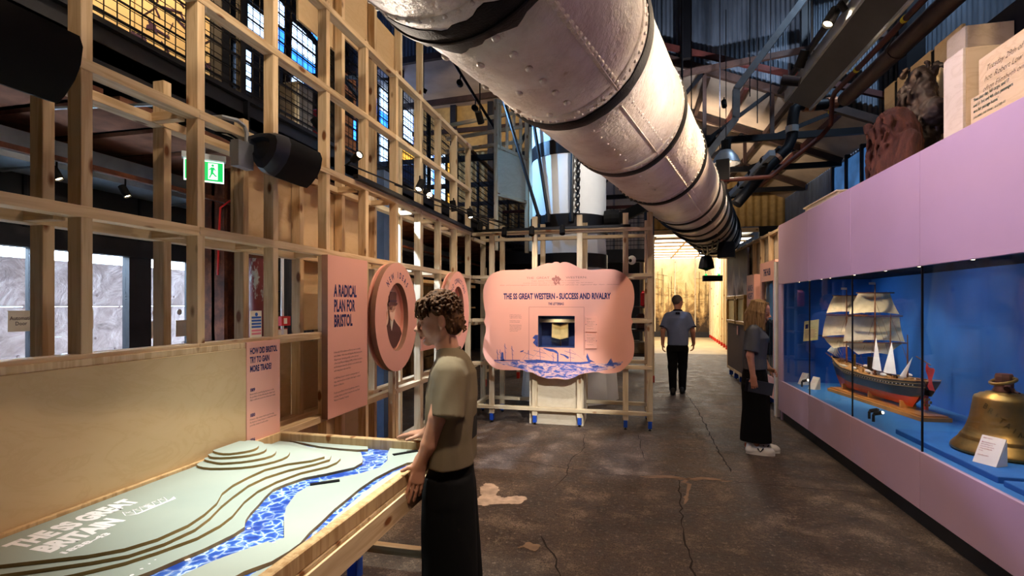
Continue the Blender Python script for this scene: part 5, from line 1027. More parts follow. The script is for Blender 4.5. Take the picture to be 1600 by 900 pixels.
for i in range(6): MB().box((-.08, -.006, .04+i*.02), (.08-.02*(i % 2), -.0045, .046+i*.02), M).build('printed_line', 'rust_ink', o)
MB().tube([M @ Vector((0, .01, .1)), (2.6, 7.51, 1.15)], .008, 6).build('wall_pin', 'black_metal', o)
for i, (x, y, z) in enumerate(((2.15, 7.12, .535), (2.16, 5.28, .535), (2.14, 5.15, .535))):
    o = thing('case_lamp', ('tiny glowing spotlight on the case floor between two label cards', 'small black spotlight on the case floor below the ship model, left one', 'small lit spotlight on the case floor below the ship model, right one')[i], 'lamp', (x, y, z))
    MB().tube([(x, y, z), (x, y, z+.06), (x+.02, y+.02, z+.075)], .012, 8).build('stem', 'black_matte', o); MB().tube([(x+.01, y+.01, z+.07), (x+.06, y-.02, z+.09)], .017, 10).build('head', 'black_matte', o); MB().ell((x+.062, y-.022, z+.09), (.012, .012, .012), 8, 6).build('bulb', 'lens_lit' if i != 1 else 'lens_off', o)
lamp('SPOT', 'case_floor_beam', (2.22, 5.13, .63), 4, (1, .8, .5), (2.7, 5.9, .85), 60, .7, .02)
# ---- bell
BL = thing('bronze_bell', 'large bronze ship\'s bell with GREAT BRITAIN lettering in the showcase', 'bell', (2.5, 4.12, .575))
t = NT('bronze', .32, .85, .5); n1 = t.noise(t.coord(), 4, 6, .65); t.base(t.ramp(n1, [(.3, lin((112, 92, 50))), (.5, lin((160, 122, 62))), (.7, lin((188, 148, 80)))])); t.link(t.ramp(n1, [(.3, (.5,)*3), (.7, (.28,)*3)]), t.b.inputs['Roughness']); MATS['bronze'] = t.m
bp = [(.0, .0), (.262, .0), (.285, .012), (.283, .03), (.262, .055), (.24, .085), (.232, .095), (.234, .1), (.226, .106), (.228, .111), (.219, .117), (.2, .16), (.182, .22), (.17, .29), (.163, .34), (.16, .37), (.152, .388), (.13, .398), (.128, .404), (.1, .41), (.098, .416), (.06, .424), (.0, .426)]
MB().lathe(bp, 56).build('bell_body', 'bronze', BL, smooth='all', loc=(2.5, 4.12, .575))
MB().lathe([(.07, .99), (.06, 1.01), (.05, 1.03), (.05, 1.1), (.045, 1.12)], 8, (2.5, 4.12, 0)).build('crown_block', 'rust', BL)
MB().tube([(2.47+.062*math.cos(a), 4.08+.07*math.sin(a), 1.075+.02*math.cos(a)) for a in [j*.349 for j in range(19)]], .011, 8, False).build('iron_ring', 'bronze', BL, smooth=True)
MB().tube([(2.49, 4.07, 1.04), (2.46, 4.03, 1.03)], .018, 8).tube([(2.53, 4.08, 1.0), (2.54, 4.05, .99)], .016, 8).build('staple', 'rust', BL)
plain('bronze_dark', (118, 92, 48), .4, .8)
for i, ch in enumerate('BRITAIN'):
    a = R(205+i*9.2); z = .575+.315-.028*i; r = .168+.012*max(0, i-2)*.6; 
    p = Vector((2.5+r*math.cos(a), 4.12+r*math.sin(a), z)); nrm = Vector((math.cos(a), math.sin(a), 0)); rt = Vector((-math.sin(a), math.cos(a), -.45)).normalized(); up = nrm.cross(rt)
    text('cast_letter', ch, .038, 'bronze_dark', BL, p+nrm*.004, (rt, up), .8, .03, 'CENTER')
o = thing('bronze_fitting', 'rounded bronze fitting cropped at the right edge of the showcase', 'fitting', (2.32, 3.2, .57)); MB().lathe([(0, 0), (.1, 0), (.12, .02), (.12, .05), (.1, .08), (.085, .1), (.075, .13), (.03, .15), (0, .152)], 24, (2.33, 3.2, .57)).build('dome', 'bronze', o, smooth='all'); MB().lathe([(.118, 0), (.124, .006), (.118, .012)], 24, (2.33, 3.2, .6)).build('rim_ring', 'bronze', o)
# ---- ship model
def ship():
    o = thing('ship_model', 'detailed model of a square rigged iron steamship with cream sails', 'model ship', (2.58, 6.08, .535), None, (0, 0, R(0)))
    # axis from stern to bow
    S0 = Vector((2.68, 5.3, 0)); B0 = Vector((2.47, 7.02, 0)); ax = (B0-S0).normalized(); L = (B0-S0).length; sd = Vector((-ax.y, ax.x, 0))
    if sd.x > 0: sd = -sd            # sd points to the glass
    def W_(u, v, z): q = S0+ax*(u*L)+sd*v; return Vector((q.x, q.y, z))
    plain('hull_black', (58, 52, 42), .3, .2, .6); plain('hull_red', (196, 72, 40), .4, 0, .5); plain('hull_gold', (150, 128, 84), .35, .2); plain('sail', (232, 214, 178), .8, var=.1, nscale=18); plain('sail_white', (238, 236, 230), .8, var=.06, nscale=14); plain('mast_wood', (112, 66, 38), .5); plain('deck_wood', (196, 148, 88), .5, var=.15, nscale=20); plain('stand_wood', (188, 128, 62), .4, var=.15, nscale=6); plain('flag_red', (200, 36, 40), .7)
    keel = .605
    def half(u): # half breadth at deck, deck height, draught sharpness
        b = .145*min(1, ((1-u)/.28)**.62 if u > .72 else 1)*min(1, .45+.55*(u/.22)**.8 if u < .22 else 1)
        sheer = .845+.06*(u-.45)**2*4+.12*max(0, u-.75)
        return b, sheer
    def sec(u, s):          # s 0 keel .. 1 deck ; returns (v,z)
        b, zd = half(u); fin = min(1, max(.06, (1.02-u)/.3))*min(1, max(.12, u/.25)); z = keel+(zd-keel)*s
        wv = b*(s**.5*fin+(1-fin)*s**1.6); 
        return wv, z
    nu, ns = 44, 14
    for nm, s0, s1, mt in (('hull_bottom', 0, .42, 'hull_red'), ('hull_side', .42, 1, 'hull_black')):
        for sg in (1, -1):
            def g(a, b_):
                s = s0+(s1-s0)*b_; u0 = (.06+.1*(1-s)**1.5 if s < .5 else .0+.08*(1-s)); u1 = 1.0-.1*(1-s)**1.2; u = u0+(u1-u0)*a; v, z = sec(u, s)
                v *= (1 if a < .999 else .02)
                if a < .001 and s < .5: v *= .1
                return W_(u, sg*v, z)
            MB().grid(g, nu, ns).build(nm, mt, o, smooth='all')
    for z_, s_ in ((.004, .8), (.004, .92)):
        pts = []
        for i in range(40): u = .01+.97*i/39; v, z = sec(u, s_); pts.append(W_(u, v+.003, z))
        MB().tube(pts, .0035, 5).build('hull_stripe', 'hull_gold', o)
    for i in range(34): 
        u = .08+.85*i/33; v, z = sec(u, .86); MB().ell(W_(u, v+.002, z), (.005, .005, .005), 6, 4).build('porthole', 'paper', o)
    MB().grid(lambda a, b_: W_(.01+.97*a, (2*b_-1)*half(.01+.97*a)[0]*.95, half(.01+.97*a)[1]-.012), 40, 4).build('deck', 'deck_wood', o)
    for sg in (1, -1): MB().tube([W_(.0+1.0*i/39, sg*(half(min(.995, i/39))[0]), half(i/39)[1]+.01) for i in range(40)], .004, 5).build('bulwark_rail', 'deck_wood', o)
    # stern transom, bowsprit, rudder and propeller
    b, zd = half(0.0); MB()._add([W_(0, -b, zd), W_(0, b, zd), W_(.015, b*.6, zd-.08), W_(.015, -b*.6, zd-.08)], [(0, 1, 2, 3)]).build('stern', 'hull_black', o)
    MB().tube([W_(.93, 0, .88), W_(1.1, 0, .97)], [.01, .005], 8).build('bowsprit', 'mast_wood', o)
    MB().box((-.012, -.05, 0), (.012, 0, .13), Matrix.Translation(W_(.075, 0, .62)) @ Matrix.Rotation(math.atan2(-ax.x, ax.y), 4, 'Z')).build('rudder', 'hull_red', o)
    for k in range(6): a = k*math.pi/3; MB().ell(W_(.045, .03*math.cos(a), .69+.03*math.sin(a)), (.012, .008, .014), 6, 4).build('propeller_blade', 'bronze', o)
    # deckhouses, boats, funnel
    rr = random.Random(4)
    for i in range(46):
        u = rr.uniform(.05, .9); b_ = half(u)[0]*.7; v = rr.uniform(-b_, b_); w, l, h = rr.uniform(.012, .035), rr.uniform(.02, .08), rr.uniform(.012, .04); zz = half(u)[1]-.012
        M = Matrix.Translation(W_(u, v, zz)) @ Matrix.Rotation(math.atan2(-ax.x, ax.y), 4, 'Z'); MB().box((-w/2, -l/2, 0), (w/2, l/2, h), M).build('deck_fitting', rr.choice(('deck_wood', 'mast_wood', 'off_white', 'deck_wood')), o)
    for u in (.3, .45, .6, .72):
        for sg in (1, -1): MB().ell(W_(u, sg*.12, .885), (.02, .06, .016), 10, 6).build('ship_boat', 'off_white', o)
    MB().tube([W_(.55, 0, .83), W_(.55, 0, 1.02)], .028, 14).build('ship_funnel', 'hull_black', o)
    MB().tube([W_(.7, .02, .83), W_(.7, .02, 1.02)], .012, 12).build('brass_vent', 'bronze', o)
    # masts and square sails : (u, top z, [(yard z, half width)])
    def sq(u, z0, z1, w0, w1, belly=.035, mat='sail', sk=0):
        def g(a, b_):
            w = w0+(w1-w0)*b_; bl = belly*math.sin(math.pi*b_)*(.4+.6*math.sin(math.pi*a)); q = W_(u, (2*a-1)*w, z0+(z1-z0)*b_-.02*math.sin(math.pi*a)*(1-b_)*-1); q += ax*bl; return q+Vector((0, 0, sk*(2*a-1)))
        m = MB(); m.grid(g, 14, 10); m.build('square_sail', mat, o, smooth='all')
    for u, zt, y0, y1, y2, wd in ((.82, 1.78, 1.2, 1.47, 1.7, .27), (.5, 1.82, 1.18, 1.47, 1.72, .32)):
        MB().tube([W_(u, 0, .8), W_(u, 0, zt)], [.012, .005], 8).build('mast', 'mast_wood', o)
        for z, w in ((y0, wd), (y1, wd*.86), (y2, wd*.6)): MB().tube([W_(u, -w, z), W_(u, w, z)], .006, 6).build('yard', 'mast_wood', o)
        sq(u+.012, y0+.01, y1-.01, wd*.97, wd*.8); sq(u+.012, y1+.02, y2-.005, wd*.8, wd*.5, .03)
        # clewed-up course sail
        sq(u+.01, y0-.13, y0-.005, wd*.5, wd*.9, .07)
        MB().box((-.03, -.003, 0), (.03, .003, .025), Matrix.Translation(W_(u, .03, zt-.01))).build('pennant', 'paper', o)
        for sg in (1, -1):
            for du in (-.08, .07): MB().tube([W_(u+du, sg*.13, .86), W_(u, 0, y1)], .0015, 4).build('shroud', 'mast_wood', o)
    for u, zt in ((.35, 1.5), (.2, 1.3)): MB().tube([W_(u, 0, .8), W_(u, 0, zt)], [.01, .004], 8).build('mast', 'mast_wood', o)
    def tri(pts, nm='stay_sail', mat='sail_white'):
        a, b_, c_ = [W_(*p) for p in pts]; 
        def g(s, t_): q = a+(b_-a)*t_; r_ = a+(c_-a)*t_; return q+(r_-q)*s+sd*.03*math.sin(math.pi*s)*t_
        MB().grid(g, 6, 12).build(nm, mat, o, smooth='all')
    tri(((.44, .05, 1.25), (.47, .06, .92), (.375, .06, .9))); tri(((.29, .05, 1.22), (.36, .06, .9), (.24, .06, .9))); tri(((.12, .04, 1.1), (.21, .05, .9), (.17, .05, .89)))
    for k in range(4): tri(((1.08-.05*k, 0, 1.0+.02*k), (.95-.04*k, .02*k, 1.14+.02*k), (.9-.03*k, .04, .96)), 'jib_sail')
    MB().tube([W_(.13, 0, 1.1), W_(.02, 0, 1.04)], .005, 6).build('gaff', 'mast_wood', o)
    def fg(a, b_): return W_(.03-.1*a, .02+.06*a+.012*math.sin(6*b_+5*a), 1.06-.2*b_-.05*a+.01*math.sin(9*a))
    MB().grid(fg, 6, 8).build('ensign_flag', 'flag_red', o, smooth='all')
    for a, b_ in (((1.08, 0, .97), (.76, 0, 1.65)), ((.76, 0, 1.7), (.53, 0, 1.2)), ((.53, 0, 1.72), (.35, 0, 1.2)), ((.35, 0, 1.48), (.2, 0, 1.05)), ((1.05, 0, .95), (.76, 0, 1.4)), ((.53, 0, 1.6), (.76, 0, .9))): MB().tube([W_(*a), W_(*b_)], .0015, 4).build('rigging_line', 'mast_wood', o)
    # stand
    yr = math.atan2(-ax.x, ax.y); MB().box((-.13, -.82, 0), (.13, .82, .035), Matrix.Translation((2.585, 6.07, .536)) @ Matrix.Rotation(yr, 4, 'Z')).build('stand_board', 'stand_wood', o); MB().box((-.11, -.8, 0), (.11, .8, .015), Matrix.Translation((2.585, 6.07, .571)) @ Matrix.Rotation(yr, 4, 'Z')).build('stand_board', 'stand_wood', o)
    for u in (.2, .5, .8): MB().box((-.07, -.012, 0), (.07, .012, .07), Matrix.Translation(W_(u, 0, .586)) @ Matrix.Rotation(yr, 4, 'Z')).build('cradle', 'stand_wood', o)
ship()
# ================================================================== EXHIBITS ON TOP OF THE DISPLAY WALL
TZ = 2.685
BP = thing('board_screen', 'row of tall pale plywood boards behind the carved figures', 'board screen', (2.9, 5.9, TZ))
for y0, y1 in ((6.48, 6.71), (6.21, 6.42), (5.78, 6.15), (5.3, 5.72)): box('board', (2.9, y0, TZ), (2.93, y1, 4.12), 'plywood_panel', BP)
box('back_strip', (2.96, 4.4, TZ), (2.98, 6.7, 4.0), 'black_matte', BP)
for y0, y1 in ((6.42, 6.48), (6.15, 6.21), (5.72, 5.78)): box('gap_shade', (2.903, y0, TZ), (2.93, y1, 4.1), 'black_matte', BP)  # black strips painting the shade in the gaps between boards
def plybox(label, lo, hi, dark=False):
    o = thing('plywood_box', label, 'plywood box', lo); box('front_board', lo, (lo[0]+.018, hi[1], hi[2]), 'plywood_pale', o); box('side_board', (lo[0]+.018, lo[1], lo[2]), (hi[0], lo[1]+.018, hi[2]), 'plywood_panel', o); box('side_board', (lo[0]+.018, hi[1]-.018, lo[2]), (hi[0], hi[1], hi[2]), 'plywood_panel', o); box('top_board', (lo[0]+.018, lo[1]+.018, hi[2]-.018), (hi[0], hi[1]-.018, hi[2]), 'plywood_panel', o)
plybox('pale plywood box standing on the display wall beside the carved figure', (2.16, 3.94, TZ), (2.4, 4.15, 3.31))
plybox('taller plywood box behind the pale one on the display wall', (2.62, 4.75, TZ), (2.95, 4.99, 3.84))
o = thing('plywood_ledge', 'low plywood ledge on top of the display wall', 'ledge', (2.1, 7, TZ)); box('ledge_board', (2.12, 5.9, TZ), (2.5, 6.9, TZ+.1), 'plywood_pale', o); box('ledge_cap', (2.1, 5.88, TZ+.1), (2.52, 6.92, TZ+.115), 'plywood_pale', o)
HP = thing('handwriting_panel', 'large plywood panel with enlarged handwriting at the upper right', 'text panel', (2.2, 3.2, TZ))
box('upper_board', (2.21, 1.5, TZ), (2.23, 3.87, 3.19), 'plywood_panel', HP); box('lower_board', (2.16, 1.5, TZ), (2.18, 3.86, 2.935), 'plywood_panel', HP)
plain('ink_black', (24, 22, 26), .6); plain('ink_green', (20, 66, 62), .6)
for i, l in enumerate(('Tuesday 29th of October', 'hot. Robert Low & from', 'often Elizabeth on a ship', 'little after Beautiful')): text('handwriting', l, .034, 'ink_black', HP, (2.208, 3.8+.015*i, 3.085-.062*i), WALL_R, .95, -.02, 'LEFT', 3, shear=.45)
for i, l in enumerate(('\'Fine clear day, full cargo, and 17', 'and 51 3rd and 4th class passengers', 'us a fair passage home.\'')): text('quotation', l, .0205, 'ink_green', HP, (2.159, 3.83, 2.905-.036*i), WALL_R, .8, .02)
text('attribution', 'JOHN CAMPBELL, CHIEF STEWARD  |  22 OCTOBER 1872', .013, 'ink_green', HP, (2.159, 3.83, 2.795), WALL_R, .6, .02)
# carved figures
t = NT('carved_wood', .65, 0, .35); v = t.coord(); n1 = t.noise(v, 9, 7, .65); t.base(t.ramp(n1, [(.25, lin((14, 10, 9))), (.55, lin((44, 30, 24))), (.8, lin((84, 62, 46)))])); t.bump(n1, .6, .02); MATS['carved_wood'] = t.m
t = NT('carved_red', .75, 0, .3); v = t.coord(scale=(1, 1, .3)); n1 = t.noise(v, 12, 7, .7); t.base(t.ramp(n1, [(.25, lin((30, 16, 12))), (.55, lin((84, 46, 32))), (.8, lin((124, 74, 50)))])); t.bump(n1, .9, .03); MATS['carved_red'] = t.m
rr = random.Random(21)
s = SDF((2.45, 5.1, TZ), (2.95, 6.0, 4.15), .01)
cY = 5.52; s.ell((2.7, cY+.02, 3.72), (.11, .12, .15), .02); s.ell((2.63, cY+.06, 3.68), (.06, .06, .09), .02); s.cap((2.66, cY+.09, 3.66), (2.57, cY+.12, 3.62), .03, .02, .02)
s.ell((2.72, cY, 3.35), (.14, .2, .16), .04); s.ell((2.65, cY-.02, 3.12), (.16, .22, .17), .05); s.ell((2.62, cY+.1, 3.2), (.12, .1, .12), .03)
s.cap((2.7, cY+.18, 3.4), (2.6, cY+.3, 3.15), .06, .05, .02); s.cap((2.6, cY+.3, 3.15), (2.55, cY+.22, 3.05), .05, .06, .02); s.ell((2.7, cY-.2, 3.35), (.1, .09, .14), .02)
for i in range(70):
    a = rr.uniform(0, 6.28); z = rr.choice((rr.uniform(2.8, 3.05), rr.uniform(3.25, 3.45), rr.uniform(3.55, 3.86))); w = .2 if z < 3.5 else .12
    p = (2.68+.12*math.cos(a), cY+w*math.sin(a), z); q = (p[0]+rr.uniform(-.05, .05), p[1]+rr.uniform(-.07, .07), p[2]-rr.uniform(.02, .12)); s.cap(p, q, rr.uniform(.015, .035), rr.uniform(.01, .02), .008)
s.cap((2.7, cY, 2.78), (2.72, cY, 3.1), .15, .12, .05); s.cap((2.7, cY+.01, 3.62), (2.72, cY, 3.3), .09, .15, .05); s.cap((2.68, cY-.08, 3.7), (2.68, cY-.14, 3.4), .06, .07, .03); s.cap((2.62, cY+.08, 3.6), (2.6, cY+.06, 3.38), .05, .06, .03)
s.ell((2.6, cY+.09, 3.74), (.03, .03, .02), .01, True); s.cap((2.58, cY+.13, 3.7), (2.57, cY+.13, 3.66), .02, .025, .01)
for i in range(10): s.cap((2.53+.01*i, cY-.1+.02*i, 3.3-.045*i), (2.53+.01*i, cY-.1+.02*i, 3.29-.045*i), .016, .016, .004)
s.ripple(.007, 75, 70, 60, .4); o = thing('figurehead', 'dark carved wooden figurehead with curled hair on the display wall', 'figurehead', (2.7, cY, TZ)); link('carved_body', s.mesh(), 'carved_wood', o, (0, 0, 0))
s = SDF((2.05, 4.85, TZ), (2.75, 5.8, 3.5), .011)
cY = 5.22; s.ell((2.36, cY+.06, 3.2), (.16, .19, .2), .03); s.ell((2.34, cY+.2, 3.0), (.14, .12, .2), .04); s.cap((2.36, cY, 2.78), (2.38, cY+.02, 3.1), .2, .17, .05); s.cap((2.36, cY+.38, 2.78), (2.36, cY+.22, 2.95), .07, .09, .04); s.cap((2.31, cY-.22, 2.78), (2.36, cY-.2, 3.05), .08, .07, .03)
for i in range(60):
    a = rr.uniform(0, 6.28); z = rr.uniform(2.8, 3.3); p = (2.32+.16*math.cos(a), cY+.05+.2*math.sin(a), z); s.cap(p, (p[0]+rr.uniform(-.03, .03), p[1]+rr.uniform(-.05, .05), z-rr.uniform(.04, .18)), rr.uniform(.012, .03), .012, .01)
for i in range(14): s.ell((2.22+rr.uniform(-.02, .02), cY+rr.uniform(-.1, .2), rr.uniform(2.95, 3.35)), (.03, .012, .03), .004, True)
s.ripple(.009, 60, 85, 22, .9); o = thing('carved_torso', 'weathered reddish wooden carving with split grain on the display wall', 'carving', (2.35, cY, TZ)); link('carved_body', s.mesh(), 'carved_red', o)
# steel wall columns at upper right
for i, (y, w) in enumerate(((4.6, .25), (9.0, .25))): tag(MB().box((4.2, y, 0), (4.45, y+w, 9)).build('wall_column', 'black_metal'), ('dark steel wall column above the handwriting panel', 'dark steel wall column beside the carved figures')[i], 'column')
tag(MB().tube([(4.1, 4.95, 3), (4.1, 4.95, 7)], .03, 8).build('conduit', 'galv'), 'grey vertical conduit beside the column at upper right', 'conduit')
tag(MB().tube([(4.3, 4.2, 3), (4.3, 4.2, 7)], .03, 8).build('red_conduit', 'red_plastic'), 'bright red vertical pipe at the upper right edge', 'pipe')
# ================================================================== CORRIDOR WALL BEYOND THE CASE
CR = thing('corridor_stud_wall', 'pine stud wall on blue feet beyond the showcase on the right', 'timber frame', (2.2, 10, 0))
for i, y in enumerate(np.arange(7.7, 12.3, .54)):
    timber('stud', (2.2, y, .12), (2.2, y, 2.76), .045, .07, 'timber', CR); box('blue_foot', (2.16, y-.024, .02), (2.24, y+.024, .12), 'blue_foot', CR); link('levelling_foot', MB().lathe([(0, 0), (.015, 0), (.015, .02), (0, .02)], 8).mesh('foot'), 'black_metal', CR, (2.2, y, 0))
for z in (.21, 1.965, 2.72): timber('rail', (2.2, 7.62, z), (2.2, 12.1, z), .045, .074, 'timber', CR, (0, 0, 1))
box('backing_panel', (2.245, 7.62, .1), (2.265, 12.1, 2.74), 'plywood_pale', CR)
MR = thing('sea_mural', 'large dark mural of stormy grey sky and sea on the corridor wall', 'mural', (2.1, 10.9, .2))
t = NT('storm_mural', .6, 0, .3); tc = t.add('ShaderNodeTexCoord'); sx = t.add('ShaderNodeSeparateXYZ'); t.link(tc.outputs['Object'], sx.inputs[0]); n1 = t.noise(t.coord(scale=(1, .8, .5)), 1.7, 7, .6, .8)
a1 = t.add('ShaderNodeMath', operation='MULTIPLY_ADD', i_1=.38, i_2=.0); t.link(sx.outputs['Z'], a1.inputs[0]); a2 = t.add('ShaderNodeMath', operation='ADD'); t.link(a1.outputs[0], a2.inputs[0]); t.link(n1, a2.inputs[1])
t.base(t.ramp(a2.outputs[0], [(.3, lin((70, 56, 58))), (.52, lin((84, 72, 78))), (.58, lin((120, 104, 108))), (.66, lin((200, 180, 170))), (.78, lin((130, 116, 120))), (1, lin((104, 98, 106)))])); MATS['storm_mural'] = t.m
box('canvas', (2.1, 9.95, .25), (2.13, 11.88, 2.64), 'storm_mural', MR, 0); box('canvas_edge', (2.095, 9.93, .19), (2.135, 11.9, .25), 'timber', MR); box('canvas_edge', (2.095, 11.88, .19), (2.135, 11.93, 2.66), 'timber', MR)
for i, (y0, y1) in enumerate(((10.82, 11.7), (9.98, 10.74))):
    o = thing('framed_picture', ('gold framed picture on the mural, farther one', 'gold framed picture on the mural, nearer one')[i], 'picture', (2.08, y0, 1.2))
    for a, b, c_, d in ((y0, y1, 1.2, 1.27), (y0, y1, 1.7, 1.77), (y0, y0+.09, 1.27, 1.7), (y1-.09, y1, 1.27, 1.7)): box('frame_bar', (2.04, a, c_), (2.1, b, d), 'gold', o, .01)
    box('picture_sheet', (2.075, y0+.09, 1.27), (2.085, y1-.09, 1.7), 'old_paper', o)
o = thing('picture_caption', 'tiny pink caption card under the gold frames', 'label card', (2.09, 10.65, 1.0)); box('card', (2.085, 10.72, .98), (2.095, 10.84, 1.16), 'pink', o); bodytext('print_line', ('Two views', 'of the dock'), .012, (2.085, 10.83, 1.13), WALL_R, o, 'dark_ink', .1)
o = thing('text_panel', 'narrow pink panel between the mural and the woman', 'text panel', (2.05, 9.5, .3)); box('board', (2.05, 9.24, 0), (2.165, 9.78, 2.11), 'pink', o)
for i, l in enumerate(('LAUNCH', 'NIGHT')): text('heading', l, .1, 'navy_ink', o, (2.05, 9.7, 1.83-.14*i), WALL_R, width=.36, bold=.04)
bodytext('body_text', ('Crowds came from all over', 'the city to watch the ship', 'leave the dock on the tide.', 'Bands played on the quay', 'and flags flew from the', 'roofs of the warehouses.', 'Many could not believe', 'that iron could float.'), .022, (2.05, 9.7, 1.6), WALL_R, o, 'dark_ink', .4, 2.0)
o = thing('doorway_panel', 'pink framed alcove panel behind the woman\'s head', 'display panel', (2.05, 8.4, .2))
plate('surround', [[(-8.82, .2), (-7.96, .2), (-7.96, 2.25), (-8.82, 2.25)], [(-8.72, .5), (-8.06, .5), (-8.06, 1.95), (-8.72, 1.95)]], .05, 'pink', o, (2.05, 0, 0), WALL_R)
text('heading', 'THE HUB', .1, 'navy_ink', o, (2.048, 8.6, 2.04), WALL_R, width=.4, bold=.05)
plain('pale_teal', (120, 150, 158), .3); box('alcove_back', (2.12, 8.04, .48), (2.14, 8.74, 1.97), 'pale_teal', o, 0); box('glass_pane', (2.07, 8.06, .5), (2.075, 8.72, 1.95), 'glass', o, 0)
for k in range(3): MB().tube([(2.1, 8.2+.18*k, .5), (2.1, 8.2+.18*k, 1.25+.06*k), (2.1, 8.26+.18*k, 1.35)], .02, 8).build('alcove_exhibit', 'dark_steel', o)
o = thing('small_label', 'small white label between the pink panel and the pink alcove', 'label card', (2.06, 9.0, 1.4)); box('card', (2.06, 8.9, 1.42), (2.165, 9.16, 1.68), 'paper', o); bodytext('print_line', ('Find out', 'more'), .03, (2.06, 9.12, 1.62), WALL_R, o, 'navy_ink', .2)
tag(MB().box((2.0, 7.75, 0), (2.06, 7.82, 2.2)).build('door_stile', 'off_white'), 'pale upright edge board between the alcove and the lilac wall', 'board')
# ================================================================== FAR ROOM
FR = thing('gallery_room', 'pale timber lined gallery room at the end of the hall with harbour mural', 'gallery room', (2, 21, 0))
t = NT('harbour_mural', .7, 0, .2); tc = t.add('ShaderNodeTexCoord'); sx = t.add('ShaderNodeSeparateXYZ'); t.link(tc.outputs['Object'], sx.inputs[0]); n1 = t.noise(t.coord(scale=(1, 1, .9)), 1.2, 8, .72, 1.2)
a1 = t.add('ShaderNodeMath', operation='MULTIPLY_ADD', i_1=.17, i_2=.06); t.link(sx.outputs['Z'], a1.inputs[0]); a2 = t.add('ShaderNodeMath', operation='ADD'); t.link(a1.outputs[0], a2.inputs[0]); t.link(n1, a2.inputs[1])
t.base(t.ramp(a2.outputs[0], [(.28, lin((62, 50, 40))), (.46, lin((150, 120, 80))), (.56, lin((214, 184, 128))), (.72, lin((232, 208, 156))), (1, lin((238, 220, 176)))])); MATS['harbour_mural'] = t.m
for i in range(7): box('mural_panel', (-1.6+i*.93, 25.4, .25), (-.69+i*.93, 25.43, 3.9), 'harbour_mural', FR, 0); timber('mural_batten', (-1.62+i*.93, 25.36, .1), (-1.62+i*.93, 25.36, 3.95), .06, .05, 'timber_pale', FR); box('red_foot', (-1.66+i*.93, 25.33, 0), (-1.58+i*.93, 25.39, .14), 'red_foot', FR)
plain('mural_ink', (110, 88, 60), .7)
rr = random.Random(9)
for i in range(34):
    x = rr.uniform(.8, 3.9); zt = rr.uniform(2.0, 3.4); MB().bar((x, 25.39, 1.2), (x+rr.uniform(-.05, .05), 25.39, zt), .018).build('drawn_mast', 'mural_ink', FR)
    if i % 2: MB().bar((x-.25, 25.388, zt-.3), (x+.25, 25.388, zt-.35+rr.uniform(-.1, .1)), .012).build('drawn_yard', 'mural_ink', FR)
box('skirting', (-2, 25.3, 0), (4.3, 25.4, .25), 'dark_steel', FR)
for i, y in enumerate(np.arange(17.3, 25.4, .8)): timber('side_stud', (3.2+.06*(y-17), y, .14), (3.2+.06*(y-17), y, 3.9), .07, .09, 'timber_pale', FR); box('red_foot', (3.16+.06*(y-17), y-.05, 0), (3.24+.06*(y-17), y+.05, .14), 'red_foot', FR)
MB()._add([(3.3, 17.2, .1), (3.8, 25.4, .1), (3.8, 25.4, 3.95), (3.3, 17.2, 3.95), (3.33, 17.2, .1), (3.83, 25.4, .1), (3.83, 25.4, 3.95), (3.33, 17.2, 3.95)], [(0, 1, 2, 3), (4, 7, 6, 5), (0, 3, 7, 4), (3, 2, 6, 7)]).build('side_wall', 'plywood_panel', FR)
timber('door_post', (.44, 10.6, .14), (.44, 10.6, 3.0), .07, .07, 'timber', FR); box('red_foot', (.4, 10.56, 0), (.48, 10.64, .14), 'red_foot', FR)
box('left_wall', (.4, 17.4, 0), (.45, 25.4, 3.9), 'plywood_panel', FR)
MATS['light_panel'] = emis('light_panel', (246, 250, 255), 3.0)
for i, y in enumerate(np.arange(17.6, 25, 1.15)): box('light_slot', (.5, y+.3, 3.8), (3.9, y+.85, 3.82), 'light_panel', FR, 0); timber('ceiling_joist', (.4, y, 3.8), (3.9, y, 3.8), .06, .1, 'timber', FR, (0, 0, 1))
for x in (.8, 1.9, 3.0): timber('ceiling_batten', (x, 17.4, 3.82), (x, 25.3, 3.82), .06, .08, 'timber', FR, (0, 0, 1))
box('ceiling_board', (.3, 17.3, 4.0), (4, 25.4, 4.05), 'plywood_pale', FR)
timber('front_lintel', (.3, 17.2, 3.95), (4, 17.2, 3.95), .12, .12, 'timber', FR, (0, 0, 1))
struct(corrugated('fascia_wall', -7, 4.7, lambda u, v, o_: (u, 17.1+o_, v), .22, .06, 'ochre', None, 8, 4.05, 8.5))
struct(MB().box((-7, 17.1, 0), (.3, 17.2, 4.05)).box((3.95, 17.1, 0), (4.7, 17.2, 4.05)).build('wall_end', 'dark_panel'))
